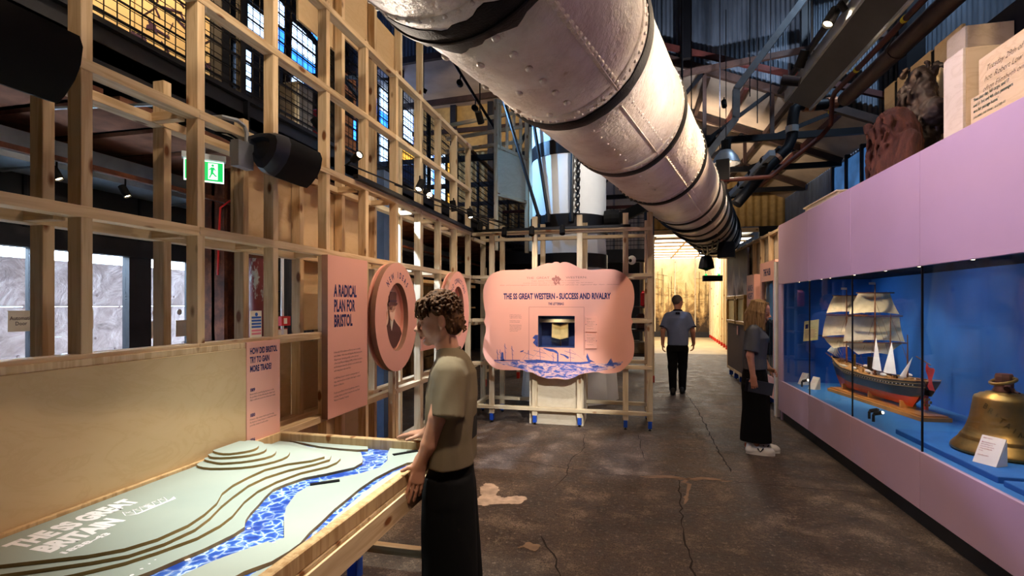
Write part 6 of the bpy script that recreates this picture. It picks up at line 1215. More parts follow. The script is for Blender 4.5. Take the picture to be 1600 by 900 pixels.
# end wall and mezzanine bridge beyond the funnel
EW = thing('bridge_railing', 'mezzanine bridge with brown handrail and mesh beyond the funnel', 'railing', (-.2, 14, 3))
box('bridge_beam', (-3.6, 14.0, 2.75), (.4, 14.25, 3.1), 'black_metal', EW); box('handrail', (-3.6, 13.98, 4.22), (.5, 14.06, 4.3), 'red_oxide', EW)
for i in range(9): MB().box((-3.6, 14.0, 3.2+i*.12), (.5, 14.015, 3.215+i*.12)).build('mesh_bar', 'mesh_wire', EW)
m = MB()
for i in range(45): m.box((-3.6+i*.09, 14.0, 3.1), (-3.592+i*.09, 14.01, 4.22))
m.build('mesh_wires', 'mesh_wire', EW)
tag(MB().box((-2.5, 16.0, 3.2), (.6, 16.1, 6)).build('partition', 'off_white'), 'pale partition wall beyond the mezzanine bridge', 'partition')
for i in range(4): tag(MB().bar((-2.0+i*.75, 15.95, 3.2), (-2.0+i*.75, 15.95, 6), .06).build('partition_post', 'galv'), ('leftmost grey post on the pale partition', 'grey post on the pale partition behind the funnel', 'grey post on the pale partition right of the funnel', 'rightmost grey post on the pale partition')[i], 'post', 'partition posts')
tag(MB().bar((.42, 12, 3), (.42, 12, 8), .22).build('roof_column', 'black_metal'), 'black steel column right of the white funnel', 'column')
# ochre wall and stair cage at the left end
tag(MB().box((-6.2, 13.6, 5.95), (-2.4, 13.7, 9.5)).build('ochre_wall', 'ochre'), 'ochre end wall above the mezzanine at the left', 'wall')
for i, (x, w) in enumerate(((-5.0, .16), (-3.9, .16))): tag(MB().box((x, 13.45, 3.4), (x+w, 13.58, 9)).build('steel_column', 'dark_steel'), ('dark steel column on the ochre wall, left one', 'dark steel column on the ochre wall, right one')[i], 'column')
for i, z in enumerate((6.5, 7.6)): tag(MB().box((-6.2, 13.5, z), (-2.4, 13.58, z+.12)).build('wall_girt', 'brown_steel'), ('lower brown rail across the ochre wall', 'upper brown rail across the ochre wall')[i], 'rail')
GC = thing('grey_cladding', 'weathered grey upright boards high above the mezzanine windows', 'cladding', (-6.36, 14, 8))
for i in range(12): box('board', (-6.398, 11.4+i*.42, 8.0), (-6.34-.02*(i % 2), 11.8+i*.42, 11), 'grey_wood', GC)
SG_ = thing('stair_cage', 'tall white painted timber cage beside the funnel on the mezzanine', 'timber frame', (-2.2, 9, 2.6))
wz = 'timber_pale'
for x, z0, z1, y in ((-2.44, 2.6, 5.42, 9.0), (-1.98, 2.6, 5.3, 9.6), (-1.83, 2.6, 4.95, 9.3)): timber('stud', (x, y, z0), (x, y, z1), .06, .07, wz, SG_)
for k in range(4): timber('stud', (-2.38+.1*k, 9.05+.15*k, 4.5), (-2.38+.1*k, 9.05+.15*k, 5.35), .04, .05, wz, SG_)
for a, b in (((-2.44, 9, 5.4), (-1.98, 9.6, 5.35)), ((-2.44, 9, 4.55), (-1.98, 9.6, 4.45)), ((-2.44, 9, 3.65), (-1.98, 9.6, 3.6)), ((-3.5, 9.2, 5.08), (-1.9, 9.3, 5.28)), ((-3.5, 9.2, 4.82), (-2.0, 9.3, 4.98)), ((-3.5, 9.2, 4.58), (-2.0, 9.3, 4.7))): timber('rail', a, b, .06, .06, wz, SG_, (0, 0, 1))
MB()._add([(-2.43, 9.03, 3.65), (-1.99, 9.58, 3.6), (-1.99, 9.58, 4.45), (-2.43, 9.03, 4.55), (-2.42, 9.05, 3.65), (-1.98, 9.6, 3.6), (-1.98, 9.6, 4.45), (-2.42, 9.05, 4.55)], [(0, 1, 2, 3), (4, 7, 6, 5), (3, 2, 6, 7)]).build('cage_board', 'plywood_pale', SG_)
# ceiling lamp track with spots at the left
o = thing('ceiling_track', 'black ceiling track sloping down towards the white stair cage', 'lighting track', (-3, 9, 5.7)); MB().bar((-3.75, 8.8, 7.0), (-2.45, 9.0, 4.85), .05).build('track', 'black_metal', o)
spotlight('black spotlight hanging from the sloping ceiling track, upper one', (-3.1, 8.85, 5.72), (-4.2, 13.5, 6.8), 160, group='ceiling track spots', s=1.6, stem=(0, .05, .22))
spotlight('black spotlight hanging from the sloping ceiling track, lower one', (-2.82, 8.9, 5.25), (-3.6, 13.5, 6.4), 100, group='ceiling track spots', s=1.6, stem=(0, .05, .22))
# back room frame with red feet, seen left of the kiosk
RF = thing('low_stud_wall', 'low pine frame with red feet in the dark behind the kiosk', 'timber frame', (-2.3, 9.5, 0))
for i, (x, y, h) in enumerate(((-2.75, 9.3, 2.3), (-2.55, 9.9, 2.3), (-2.35, 10.5, 2.2), (-2.2, 11.1, 2.2), (-2.05, 11.7, 2.1))): timber('stud', (x, y, .14), (x, y, h), .05, .07, 'timber_pale', RF); box('red_foot', (x-.03, y-.04, 0), (x+.03, y+.04, .14), 'red_foot', RF)
for z in (.3, .85, 2.0): timber('rail', (-2.75, 9.3, z), (-2.05, 11.7, z), .045, .06, 'timber_pale', RF, (0, 0, 1))
# stored items to the right of the kiosk
SH = thing('store_shelf', 'cluttered storage shelf standing in the dark beyond the kiosk', 'shelf', (.1, 12.5, 0))
for z in (.35, .95, 1.5): box('shelf_board', (-.5, 12.2, z), (.5, 12.8, z+.04), 'brown_steel', SH)
for x in (-.48, .46): 
    for y in (12.22, 12.76): MB().bar((x, y, 0), (x, y, 2.1), .04).build('upright', 'blue_steel', SH)
for i, (x, z, w, h, mt, lb) in enumerate(((-.2, .99, .3, .3, 'off_white', 'white carton on the upper shelf'), (.25, .99, .25, .35, 'rust', 'rusty iron block on the upper shelf'), (.1, .39, .5, .3, 'stone', 'brown sack like block on the lower shelf'), (.3, 1.54, .12, .35, 'red_plastic', 'red bottle shaped canister on the top shelf'))):
    q = thing('stored_item', lb, 'stored item', (x, 12.5, z)); box('body', (x-w/2, 12.35, z), (x+w/2, 12.65, z+h), mt, q, .03); box('cap', (x-w/4, 12.42, z+h), (x+w/4, 12.58, z+h+.03), mt, q, .005)
# ================================================================== PEOPLE
def skinmat(name, rgb):
    t = NT(name, .5, 0, .4); v = t.coord(); c = lin(rgb); t.base(t.ramp(t.noise(v, 22, 5), [(.3, tuple(q*.86 for q in c)), (.7, c)])); t.b.inputs['Subsurface Weight'].default_value = .08; t.b.inputs['Subsurface Radius'].default_value = (.012, .005, .003); t.b.inputs['Subsurface Scale'].default_value = .5; MATS[name] = t.m
skinmat('skin_boy', (192, 138, 112)); skinmat('skin_woman', (206, 150, 126)); skinmat('skin_man', (196, 138, 112))
def hairmat(name, a, b, sc=(60, 60, 14)):
    t = NT(name, .75, 0, .2); n = t.noise(t.coord(scale=sc), 1, 4, .6, .6); t.base(t.ramp(n, [(.3, lin(a)), (.7, lin(b))])); t.bump(n, .35, .004); MATS[name] = t.m
hairmat('hair_brown', (38, 22, 14), (110, 72, 42)); hairmat('hair_blond', (78, 58, 38), (164, 132, 92), (90, 90, 5)); hairmat('hair_grey', (62, 56, 54), (120, 112, 106), (160, 160, 160))
def cloth(name, rgb, b2=None, rough=.9, bs=.25, sc=60):
    t = NT(name, rough, 0, .15); v = t.coord(); c = lin(rgb); n = t.noise(v, 5, 5, .6); t.base(t.ramp(n, [(.3, tuple(q*.82 for q in c)), (.7, c)])); h = t.noise(t.coord(scale=(1, 1, .3)), 7, 2, .5, .5); t.bump(h, bs*.8, .04); MATS[name] = t.m; return t
cloth('trouser_black', (14, 14, 16)); cloth('knit_grey', (88, 92, 100), bs=.5, sc=90); cloth('polo_blue', (112, 124, 156)); cloth('trim_navy', (26, 26, 40)); plain('shoe_black', (18, 18, 20), .5); plain('shoe_white', (232, 228, 222), .5); plain('lip', (172, 100, 90), .5); plain('eye_dark', (40, 28, 22), .2); plain('eye_white', (176, 150, 138), .4)
# boy's T-shirt with a dark print on the back
t = cloth('shirt_stone', (114, 100, 80), bs=.35)
tc = t.add('ShaderNodeTexCoord'); sx = t.add('ShaderNodeSeparateXYZ'); t.link(tc.outputs['Object'], sx.inputs[0])
def band(sock, lo, hi):
    a = t.add('ShaderNodeMath', operation='GREATER_THAN', i_1=lo); t.link(sock, a.inputs[0]); b = t.add('ShaderNodeMath', operation='LESS_THAN', i_1=hi); t.link(sock, b.inputs[0]); c = t.add('ShaderNodeMath', operation='MULTIPLY'); t.link(a.outputs[0], c.inputs[0]); t.link(b.outputs[0], c.inputs[1]); return c.outputs[0]
q1 = band(sx.outputs['X'], -1, -.075); q2 = band(sx.outputs['Z'], .95, 1.06); q3 = band(sx.outputs['Y'], -.09, .055); mm = t.add('ShaderNodeMath', operation='MULTIPLY'); t.link(q1, mm.inputs[0]); t.link(q2, mm.inputs[1]); m2 = t.add('ShaderNodeMath', operation='MULTIPLY'); t.link(mm.outputs[0], m2.inputs[0]); t.link(q3, m2.inputs[1])
old = t.b.inputs['Base Color'].links[0].from_socket; t.base(t.mix(m2.outputs[0], old, (*lin((42, 40, 38)), 1)))

def head(s, M, sc=1.0, female=False):
    E = M.to_euler()
    def p(x, y, z): return tuple(M @ Vector((x*1.05*sc, y*sc, (z if z > 0 else z*.91)*sc)))
    def r(*a): return tuple(q*sc for q in a)
    s.ell(p(-.015, 0, .036), r(.098, .076, .09), .01, rot=E)
    s.ell(p(.022, 0, -.015), r(.068, .062, .09), .02, rot=E)
    s.ell(p(.03, 0, .045), r(.062, .06, .055), .02, rot=E)
    for k in (1, -1):
        s.cap(p(-.012, .05*k, -.04), p(.0, .05*k, -.062), .022*sc, .02*sc, .02); s.cap(p(.0, .048*k, -.062), p(.062, .014*k, -.102), .02*sc, .015*sc, .02)
        s.ell(p(.048, .036*k, -.03), r(.03, .024, .028), .02, rot=E)
        s.ell(p(.1, .034*k, .0), r(.018, .019, .011), .012, True, rot=E)
        s.ell(p(.077, .032*k, .001), r(.013, .014, .012), .003, rot=E)
        s.cap(p(.09, .014*k, .02), p(.08, .046*k, .022), .008*sc, .006*sc, .01)
        s.ell(p(-.014, .081*k, -.004), r(.021, .011, .033), .004, rot=(E.x, E.y, E.z+.45*k)); s.ell(p(-.008, .094*k, -.002), r(.012, .009, .021), .003, True, rot=(E.x, E.y, E.z+.45*k)); s.ell(p(-.008, .078*k, -.036), r(.009, .006, .01), .005, rot=E)
        s.ell(p(.1, .013*k, -.035), r(.011, .008, .008), .006, rot=E)
    s.ell(p(.073, 0, -.1), r(.019, .021, .016), .018, rot=E)
    s.cap(p(.088, 0, .018), p(.108, 0, -.024), .008*sc, .011*sc, .012); s.ell(p(.113, 0, -.028), r(.012, .012, .01), .008, rot=E)
    s.ell(p(.09, 0, -.055), r(.012, .02, .014), .014, rot=E)
    s.ell(p(.099, 0, -.0605), r(.008, .02, .0048), .003, rot=E); s.ell(p(.096, 0, -.0705), r(.009, .017, .0058), .003, rot=E); s.ell(p(.106, 0, -.0655), r(.012, .022, .0013), .002, True, rot=E)
def face_bits(o, M, sc):
    for k in (1, -1):
        q = M @ Vector((.0785*sc, .0325*k*sc, -.001*sc)); MB().ell(q, (.012*sc, .012*sc, .0105*sc), 12, 8).build('eye', 'eye_white', o, smooth='all', world=False); q = M @ Vector((.0895*sc, .034*k*sc, -.002*sc)); MB().ell(q, (.0045*sc, .0055*sc, .0055*sc), 8, 6).build('iris', 'eye_dark', o, smooth='all', world=False)
        M2 = M.copy(); pts = [M @ Vector((.0995*sc-.0009*abs(t_)*abs(t_), (.034*k+.0065*t_*k)*sc, (.026-.0006*t_*t_)*sc)) for t_ in (-2.4, -1, 0, 1, 2.2)]; pts = [q-(M.to_3x3() @ Vector((.006+.0015*abs(i-1), 0, 0))) for i, q in enumerate(pts)]
        MB().tube(pts, [.002, .0032, .0034, .003, .0012], 6).build('eyebrow', 'hair_brown', o, world=False)
def hand(s, wrist, fwd, back, side, curls=(20, 25, 30, 35), thumb=(.6, .5, -.3), sc=1.0, fl=1.0, spread=1.0, tl=.85):
    w = Vector(wrist); f = Vector(fwd).normalized(); b = Vector(back); b = (b-f*b.dot(f)).normalized(); sd = f.cross(b).normalized()*side   # sd = towards the thumb
    k = .006
    P = lambda a, c_, d: w+f*a*sc+sd*c_*sc+b*d*sc
    for j, y in enumerate((.026, .009, -.009, -.026)): s.cap(P(.0, y*.6, 0), P(.085-(.006 if j in (0, 3) else 0), y, .002), .015*sc, .0115*sc, .012)
    s.cap(P(-.02, .008, 0), P(.01, .01, 0), .021*sc, .019*sc, .015); s.cap(P(-.02, -.01, 0), P(.01, -.012, 0), .02*sc, .018*sc, .015)
    for j, (y, L) in enumerate(((.027, .07), (.009, .079), (-.01, .073), (-.028, .057))):
        p = P(.085-(.006 if j in (0, 3) else 0), y, .002); d = (f+sd*(.06-.04*j)*spread).normalized(); ax_ = d.cross(b).normalized()
        for q, (fr_, rr_) in enumerate(((.46, .0088), (.3, .008), (.24, .0072))):
            d = Matrix.Rotation(-R(curls[j])*(1 if q else .8), 3, ax_) @ d; e = p+d*L*fl*fr_*sc; s.cap(p, e, rr_*sc, (rr_-.0007)*sc, .003); p = e
    p = P(.018, .022, -.006); d = (sd*thumb[0]+f*thumb[1]+b*thumb[2]).normalized(); e = p+d*.042*sc*tl; s.cap(p, e, .0145*sc, .011*sc, .01); d2 = (d+f*.35).normalized(); e2 = e+d2*.03*sc*tl; s.cap(e, e2, .0105*sc, .0095*sc, .004); s.cap(e2, e2+d2*.022*sc*tl, .0095*sc, .008*sc, .004)
def limb(s, pts, rs, k=.012):
    for (a, b), (r0, r1) in zip(zip(pts, pts[1:]), zip(rs, rs[1:])): s.cap(a, b, r0, r1, k)
def shoe(o, x, y, yaw, mat, sole='shoe_white', L=.27, z=0):
    s = SDF((-.12, -.08, 0), (.22, .08, .14), .006); s.cap((-.06, 0, .045), (-.05, 0, .09), .04, .04, .01); s.cap((-.05, 0, .045), (.13, 0, .04), .042, .042, .02); s.ell((.11, 0, .038), (.075, .046, .034), .02); s.cap((-.02, 0, .085), (.09, 0, .06), .03, .025, .02); s.plane((0, 0, .018), (0, 0, -1))
    link('shoe', s.mesh(), mat, o, (x, y, z), (0, 0, yaw), False)
    m = MB(); n = 24; pts = [(.045+.14*math.cos(a)-.0, (.046+.006*math.cos(a))*math.sin(a)) for a in [i*2*math.pi/n for i in range(n)]]; m._add([(a, b, 0) for a, b in pts]+[(a, b, .026) for a, b in pts], [tuple(range(n))[::-1], tuple(range(n, 2*n))]+[(i, (i+1) % n, n+(i+1) % n, n+i) for i in range(n)]); m.build('sole', sole, o, False, (x, y, z), (0, 0, yaw), False)
# ------------------------------------------------------------------ boy leaning on the table
BOY = thing('person', 'boy in stone coloured T-shirt leaning with both hands on the table', 'person', (-.86, 2.32, 0), None, (0, 0, math.pi+R(12)))
def BL_(x, y, z): c_, s_ = math.cos(R(12)), math.sin(R(12)); a, b = -(x+.86), -(y-2.32); return (a*c_+b*s_, -a*s_+b*c_, z)      # world to the boy's own axes
HM = Matrix.Translation((.055, 0, 1.516)) @ Matrix.Rotation(R(6), 4, 'Z') @ Matrix.Rotation(R(9), 4, 'Y'); hs = 1.0
s = SDF((-.22, -.42, .66), (.45, .42, 1.7), .0046)
s.loft([((.0, 0, .7), .1, .15), ((0, 0, 1.0), .095, .15), ((-.0, 0, 1.25), .09, .17), ((-.01, 0, 1.34), .05, .1)], .02)
s.cap((-.005, 0, 1.3), (.03, 0, 1.47), .054, .05, .03); s.cap((.02, 0, 1.36), (.055, 0, 1.46), .042, .042, .02)
head(s, HM, hs)
limb(s, [(-.005, .165, 1.29), BL_(-.85, 2.125, 1.09), BL_(-.895, 2.13, .96), BL_(-.938, 2.135, .872)], [.044, .04, .036, .026])
hand(s, BL_(-.941, 2.135, .866), (.2, .1, -.97), (-.4, .9, .05), 1, (0, 3, 5, 8), (.85, .25, -.05), 1.0, 1.2, 1.2, .62)
limb(s, [(.0, -.165, 1.29), BL_(-.93, 2.57, 1.08), BL_(-1.13, 2.655, .875)], [.044, .04, .027])
hand(s, BL_(-1.14, 2.66, .866), (.975, -.21, -.12), (.2, 0, 1), -1, (6, 8, 8, 10), (.6, .6, -.1), 1.05)
link('body', s.mesh(), 'skin_boy', BOY, world=False); face_bits(BOY, HM, hs)
MB().ell(HM @ Vector((.1005*hs, 0, -.066*hs)), (.0075, .017, .009), 10, 6).build('lips', 'lip', BOY, smooth='all', world=False)
s = SDF((-.2, -.32, .72), (.22, .32, 1.46), .0065)
s.loft([((.0, 0, .76), .128, .205), ((.0, 0, .95), .122, .2), ((-.005, 0, 1.15), .125, .2), ((-.01, 0, 1.27), .11, .195), ((-.01, 0, 1.335), .08, .15), ((.0, 0, 1.365), .07, .085), ((.012, 0, 1.385), .062, .066)], .02)
for k in (1, -1):
    e = (-.015, .2, 1.1) if k == 1 else (.04, -.235, 1.12); s.cap((-.01, .155*k, 1.28), (Vector(e)-Vector((0, 0, .01))), .07, .079, .04, cut=True)
s.ripple(.007, 24, 28, 10, .7); s.ripple(.0025, 60, 52, 6, 1.9); s.plane((0, 0, .838), (0, 0, -1)); s.cap((.008, 0, 1.36), (.05, 0, 1.47), .054, .058, .004, True)
TS_ = link('t_shirt', s.mesh(), 'shirt_stone', BOY, world=False)
MB().tube([(.01+.056*math.cos(a), .06*math.sin(a), 1.37-.016*math.cos(a)) for a in [i*.2618 for i in range(25)]], .006, 8, False).build('collar', 'shirt_stone', TS_, smooth='all', world=False)
s = SDF((-.22, -.3, .02), (.22, .3, .86), .009)
for k in (1, -1): s.loft([((-.01, .085*k, .03), .145, .1), ((-.005, .085*k, .4), .135, .1), ((.0, .085*k, .7), .122, .1), ((0, .08*k, .78), .108, .1)], .012)
s.loft([((0, 0, .68), .114, .178), ((0, 0, .87), .105, .17)], .03); s.ripple(.006, 20, 24, 7, .2); link('trousers', s.mesh(), 'trouser_black', BOY, world=False)
for k in (1, -1): shoe(BOY, .02, .09*k, .1*k, 'shoe_black')
rr = random.Random(31); s = SDF((-.14, -.14, 1.4), (.24, .14, 1.72), .0034)
def hp(x, y, z): return tuple(HM @ Vector((x*hs, y*hs, z*hs)))
s.ell(hp(-.022, 0, .05), (.095, .081, .088), .01, rot=HM.to_euler()); s.ell(hp(-.05, 0, -.01), (.07, .078, .075), .02, rot=HM.to_euler())
s.ell(hp(.09, 0, -.03), (.09, .1, .085), .01, True, rot=HM.to_euler()); 
for k in (1, -1): s.ell(hp(.01, .085*k, -.02), (.03, .03, .05), .005, True); s.ell(hp(.06, .07*k, .0), (.05, .035, .05), .01, True)
s.ell(hp(.05, 0, .1), (.055, .066, .03), .01, rot=HM.to_euler())
for i in range(1300):
    a = rr.uniform(0, 6.283); e = rr.uniform(.0, 1.45); d = Vector((math.cos(a)*math.cos(e), math.sin(a)*math.cos(e), math.sin(e)))
    if d.x > .3 and e < .45: continue
    q = Vector((-.018+.094*d.x, .083*d.y, .05+.09*d.z)); 
    if q.x < -.03 and rr.random() < .6: q.z -= rr.uniform(0, .11)
    if q.x > .03 and q.z < .07: continue
    tn = Vector((rr.uniform(-1, 1), rr.uniform(-1, 1), rr.uniform(-.8, .4))); tn = (tn-d*tn.dot(d)).normalized(); l = rr.uniform(.014, .034); m_ = q+tn*l*.5+d*rr.uniform(.003, .014); e_ = q+tn*l+d*rr.uniform(-.006, .006); rd = rr.uniform(.0034, .0058)
    s.cap(hp(*q), hp(*m_), rd, rd, .0015); s.cap(hp(*m_), hp(*e_), rd, rd*.6, .0015)
for i in range(420):                                   # fringe falling over the brow
    y = rr.uniform(-.075, .075); q = Vector((.05+rr.uniform(-.01, .03)-abs(y)*.35, y, .1+rr.uniform(-.02, .02))); p1 = q+Vector((rr.uniform(.012, .032), rr.uniform(-.012, .012), -rr.uniform(.0, .02))); p2 = p1+Vector((rr.uniform(-.006, .012), rr.uniform(-.015, .015), -rr.uniform(.015, .04))); p3 = p2+Vector((rr.uniform(-.014, .008), rr.uniform(-.012, .012), -rr.uniform(.0, .014))); rd = rr.uniform(.003, .0052)
    s.cap(hp(*q), hp(*p1), rd, rd, .0015); s.cap(hp(*p1), hp(*p2), rd, rd*.8, .0015); s.cap(hp(*p2), hp(*p3), rd*.8, rd*.45, .0015)
link('hair', s.mesh(), 'hair_brown', BOY, world=False)
# ------------------------------------------------------------------ woman at the showcase
WO = thing('person', 'woman in grey knit top and wide black trousers looking into the showcase', 'person', (1.32, 5.86, 0), None, (0, 0, R(-14)))
HM = Matrix.Translation((.035, 0, 1.515)) @ Matrix.Rotation(R(-14), 4, 'Z') @ Matrix.Rotation(R(14), 4, 'Y'); hs = .98
s = SDF((-.25, -.34, .03), (.3, .34, 1.68), .0062)
s.loft([((-.01, 0, .9), .09, .14), ((-.02, 0, 1.1), .085, .13), ((-.015, 0, 1.26), .085, .14), ((-.02, 0, 1.35), .045, .08)], .02); s.cap((-.015, 0, 1.33), (.01, 0, 1.47), .047, .045, .03); head(s, HM, hs)
limb(s, [(-.02, -.155, 1.3), (-.05, -.2, 1.06), (-.02, -.205, .83)], [.038, .037, .025]); hand(s, (-.018, -.205, .822), (.1, .1, -1), (0, -1, 0), 1, (18, 24, 28, 30), (.6, .5, -.35), .92)
limb(s, [(-.01, .155, 1.3), (.02, .2, 1.08), (.12, .16, .9)], [.038, .037, .026]); hand(s, (.125, .155, .89), (.8, -.5, -.3), (.2, .6, .6), -1, (30, 36, 40, 44), (.5, .5, -.4), .92)
for k in (1, -1): s.cap((-.0, .075*k, .05), (0, .08*k, .4), .033, .05, .01)
link('body', s.mesh(), 'skin_woman', WO, world=False); face_bits(WO, HM, hs*.985); MB().ell(HM @ Vector((.0995*hs, 0, -.066*hs)), (.007, .016, .008), 10, 6).build('lips', 'lip', WO, smooth='all', world=False)
s = SDF((-.22, -.3, .84), (.22, .3, 1.46), .0075)
s.loft([((-.01, 0, .9), .125, .185), ((-.015, 0, 1.02), .12, .17), ((-.005, 0, 1.16), .122, .17), ((.005, 0, 1.24), .125, .172), ((-.015, 0, 1.32), .1, .165), ((-.02, 0, 1.37), .07, .12), ((-.015, 0, 1.4), .055, .065)], .02)
for k in (1, -1): s.cap((-.02, .155*k, 1.32), (-.045 if k < 0 else .01, .19*k, 1.1), .06, .07, .03, cut=True)
s.ripple(.004, 26, 28, 9, .3); s.plane((0, 0, .905), (0, 0, -1)); s.cap((0, 0, 1.37), (.03, 0, 1.48), .052, .06, .004, True)
link('knit_top', s.mesh(), 'knit_grey', WO, world=False)
for i in range(7): MB().ell((.128-.02*abs(i-4)*.3, .0, .96+.055*i), (.006, .007, .007), 8, 5).build('button', 'trim_navy', WO, world=False)
s = SDF((-.24, -.26, .1), (.24, .26, .96), .009)
for k in (1, -1): s.loft([((.0, .075*k, .13), .15, .105), ((-.0, .08*k, .5), .135, .11), ((-.01, .08*k, .75), .13, .105)], .015)
s.loft([((-.01, 0, .68), .13, .18), ((-.01, 0, .84), .125, .175), ((-.01, 0, .93), .105, .15)], .03); s.ripple(.006, 22, 20, 6, .5); s.plane((0, 0, .135), (0, 0, -1)); link('trousers', s.mesh(), 'trouser_black', WO, world=False)
for k in (1, -1): shoe(WO, .0+.05*(k > 0), .08*k, -.08*k, 'shoe_white'); 
for k in (1, -1):
    MB().tube([(.02+.05*(k > 0), .08*k-.047*1, .075), (.045+.05*(k > 0), .08*k-.05, .04), (.075+.05*(k > 0), .08*k-.047, .08)], .006, 6).build('shoe_mark', 'trim_navy', WO, world=False); MB().box((-.105+.05*(k > 0), .08*k-.02, .07), (-.095+.05*(k > 0), .08*k+.02, .11)).build('heel_tab', 'hull_red', WO, world=False)
rr = random.Random(8); s = SDF((-.2, -.2, 1.22), (.2, .2, 1.7), .0055)
hp = lambda x, y, z: tuple(HM @ Vector((x*hs, y*hs, z*hs)))
s.ell(hp(-.02, 0, .045), (.1, .085, .092), .01, rot=HM.to_euler()); s.loft([((-.07, 0, 1.31), .05, .09), ((-.055, 0, 1.4), .065, .1), ((-.03, 0, 1.5), .085, .093), ((-.01, 0, 1.56), .08, .085)], .03)
for k in (1, -1):
    for j in range(-2, 9): s.cap(hp(.02-.012*j, .05*k+.03*k*max(0, min(1, j/3)), .1), hp(.035-.014*j, (.092 if j >= 0 else .084)*k, .0), .02, .018, .008); s.cap(hp(.035-.014*j, (.092 if j >= 0 else .084)*k, .0), (.045-.018*j+rr.uniform(-.01, .01), (.085+.01*rr.random())*k, 1.33+rr.uniform(-.03, .02)+.02*(j < 2)), .018, .01, .008)
s.ell(hp(.1, 0, -.03), (.075, .062, .1), .006, True, rot=HM.to_euler()); link('hair', s.mesh(), 'hair_blond', WO, world=False)
# dark booklet held in her right hand: a thing of its own
bp_ = Matrix.Translation((1.32, 5.86, 0)) @ Matrix.Rotation(R(-14), 4, 'Z'); plain('booklet_grey', (52, 58, 74), .35)
o = thing('phone_wallet', 'dark flat wallet held in the woman\'s hanging right hand', 'wallet', tuple(bp_ @ Vector((.04, -.2, .7)))); M = bp_ @ Matrix.Translation((.035, -.182, .735)) @ Matrix.Rotation(R(8), 4, 'Y'); MB().box((-.13, -.008, -.07), (.13, .008, .06), M).build('cover', 'booklet_grey', o); MB().box((-.128, -.0085, -.068), (-.1, -.008, .058), M).build('spine', 'trim_navy', o)
# ------------------------------------------------------------------ man walking away
MA = thing('person', 'man in blue grey polo shirt and black trousers walking away', 'person', (.82, 9.35, 0), None, (0, 0, R(86)))
HM = Matrix.Translation((.01, 0, 1.63)) @ Matrix.Rotation(R(-38), 4, 'Z') @ Matrix.Rotation(R(4), 4, 'Y'); hs = 1.03
s = SDF((-.25, -.36, .05), (.28, .36, 1.8), .0065)
s.loft([((0, 0, .95), .1, .15), ((0, 0, 1.2), .1, .17), ((0, 0, 1.36), .085, .16), ((0, 0, 1.43), .05, .09)], .02); s.cap((-.015, 0, 1.42), (.0, 0, 1.58), .06, .056, .03); head(s, HM, hs)
limb(s, [(0, .19, 1.36), (-.04, .25, 1.12), (.0, .255, .88)], [.042, .042, .029]); hand(s, (.0, .255, .87), (.1, -.05, -1), (0, 1, 0), 1, (22, 28, 32, 35), (.6, .5, -.3))
limb(s, [(0, -.19, 1.36), (-.03, -.255, 1.12), (.07, -.27, .9)], [.042, .042, .029]); hand(s, (.075, -.272, .89), (.25, .05, -.97), (0, -1, .0), -1, (22, 28, 32, 35), (.6, .5, -.3))
link('body', s.mesh(), 'skin_man', MA, world=False); face_bits(MA, HM, hs)
s = SDF((-.24, -.34, .82), (.24, .34, 1.56), .0085)
s.loft([((0, 0, .86), .125, .18), ((0, 0, 1.0), .125, .178), ((0, 0, 1.2), .125, .195), ((-.005, 0, 1.35), .115, .215), ((-.005, 0, 1.43), .085, .17), ((-.01, 0, 1.48), .066, .08)], .02)
for k in (1, -1): s.cap((0, .17*k, 1.385), (-.025, .235*k, 1.18), .066, .074, .06, cut=True)
s.ripple(.005, 24, 26, 9, 1.1); s.plane((0, 0, .87), (0, 0, -1))
PS_ = link('polo_shirt', s.mesh(), 'polo_blue', MA, world=False)
MB().tube([(-.012+.066*math.cos(a), .07*math.sin(a), 1.485-.01*math.cos(a)) for a in [i*.2618 for i in range(25)]], .014, 8, False).build('collar', 'trim_navy', PS_, smooth='all', world=False)
MB().box((-.108, -.035, 1.42), (-.09, .035, 1.455)).build('neck_label', 'trim_navy', PS_, world=False)
for k in (1, -1): 
    a = Vector((0, .19*k, 1.4)); b = Vector((-.025, .235*k, 1.2)); d = (b-a).normalized(); MB().tube([b+d*.0, b+d*.022], .076, 16, False).build('sleeve_cuff', 'trim_navy', PS_, smooth=True, world=False)
s = SDF((-.3, -.24, .03), (.35, .24, .96), .009)
limb(s, [(0, .09, .8), (-.02, .085, .48), (-.1, .08, .09)], [.1, .078, .062], .03); limb(s, [(0, -.09, .8), (.05, -.085, .48), (.05, -.08, .09)], [.1, .078, .062], .03); s.loft([((0, 0, .76), .115, .17), ((0, 0, .93), .105, .165)], .03); s.ripple(.004, 22, 24, 10, .4); link('trousers', s.mesh(), 'trouser_black', MA, world=False)
shoe(MA, -.12, .08, 0, 'shoe_black', 'shoe_black'); shoe(MA, .06, -.08, -.1, 'shoe_black', 'shoe_black')
s = SDF((-.16, -.16, 1.5), (.16, .16, 1.8), .006); hp = lambda x, y, z: tuple(HM @ Vector((x*hs, y*hs, z*hs))); s.ell(hp(-.02, 0, .04), (.102, .081, .095), .01, rot=HM.to_euler()); s.ell(hp(.1, 0, -.02), (.085, .1, .1), .01, True, rot=HM.to_euler()); s.ell(hp(-.02, 0, -.09), (.1, .1, .06), .01, True)
for k in (1, -1): s.ell(hp(.01, .085*k, -.02), (.03, .025, .045), .005, True)
link('hair', s.mesh(), 'hair_grey', MA, world=False)
MB().tube([HM @ Vector((-.01, -.082, .004)), HM @ Vector((.1, -.07, .008))], .002, 6).tube([HM @ Vector((.1, -.07, .008)), HM @ Vector((.105, -.01, .004))], .002, 6).build('glasses', 'black_matte', MA, world=False)
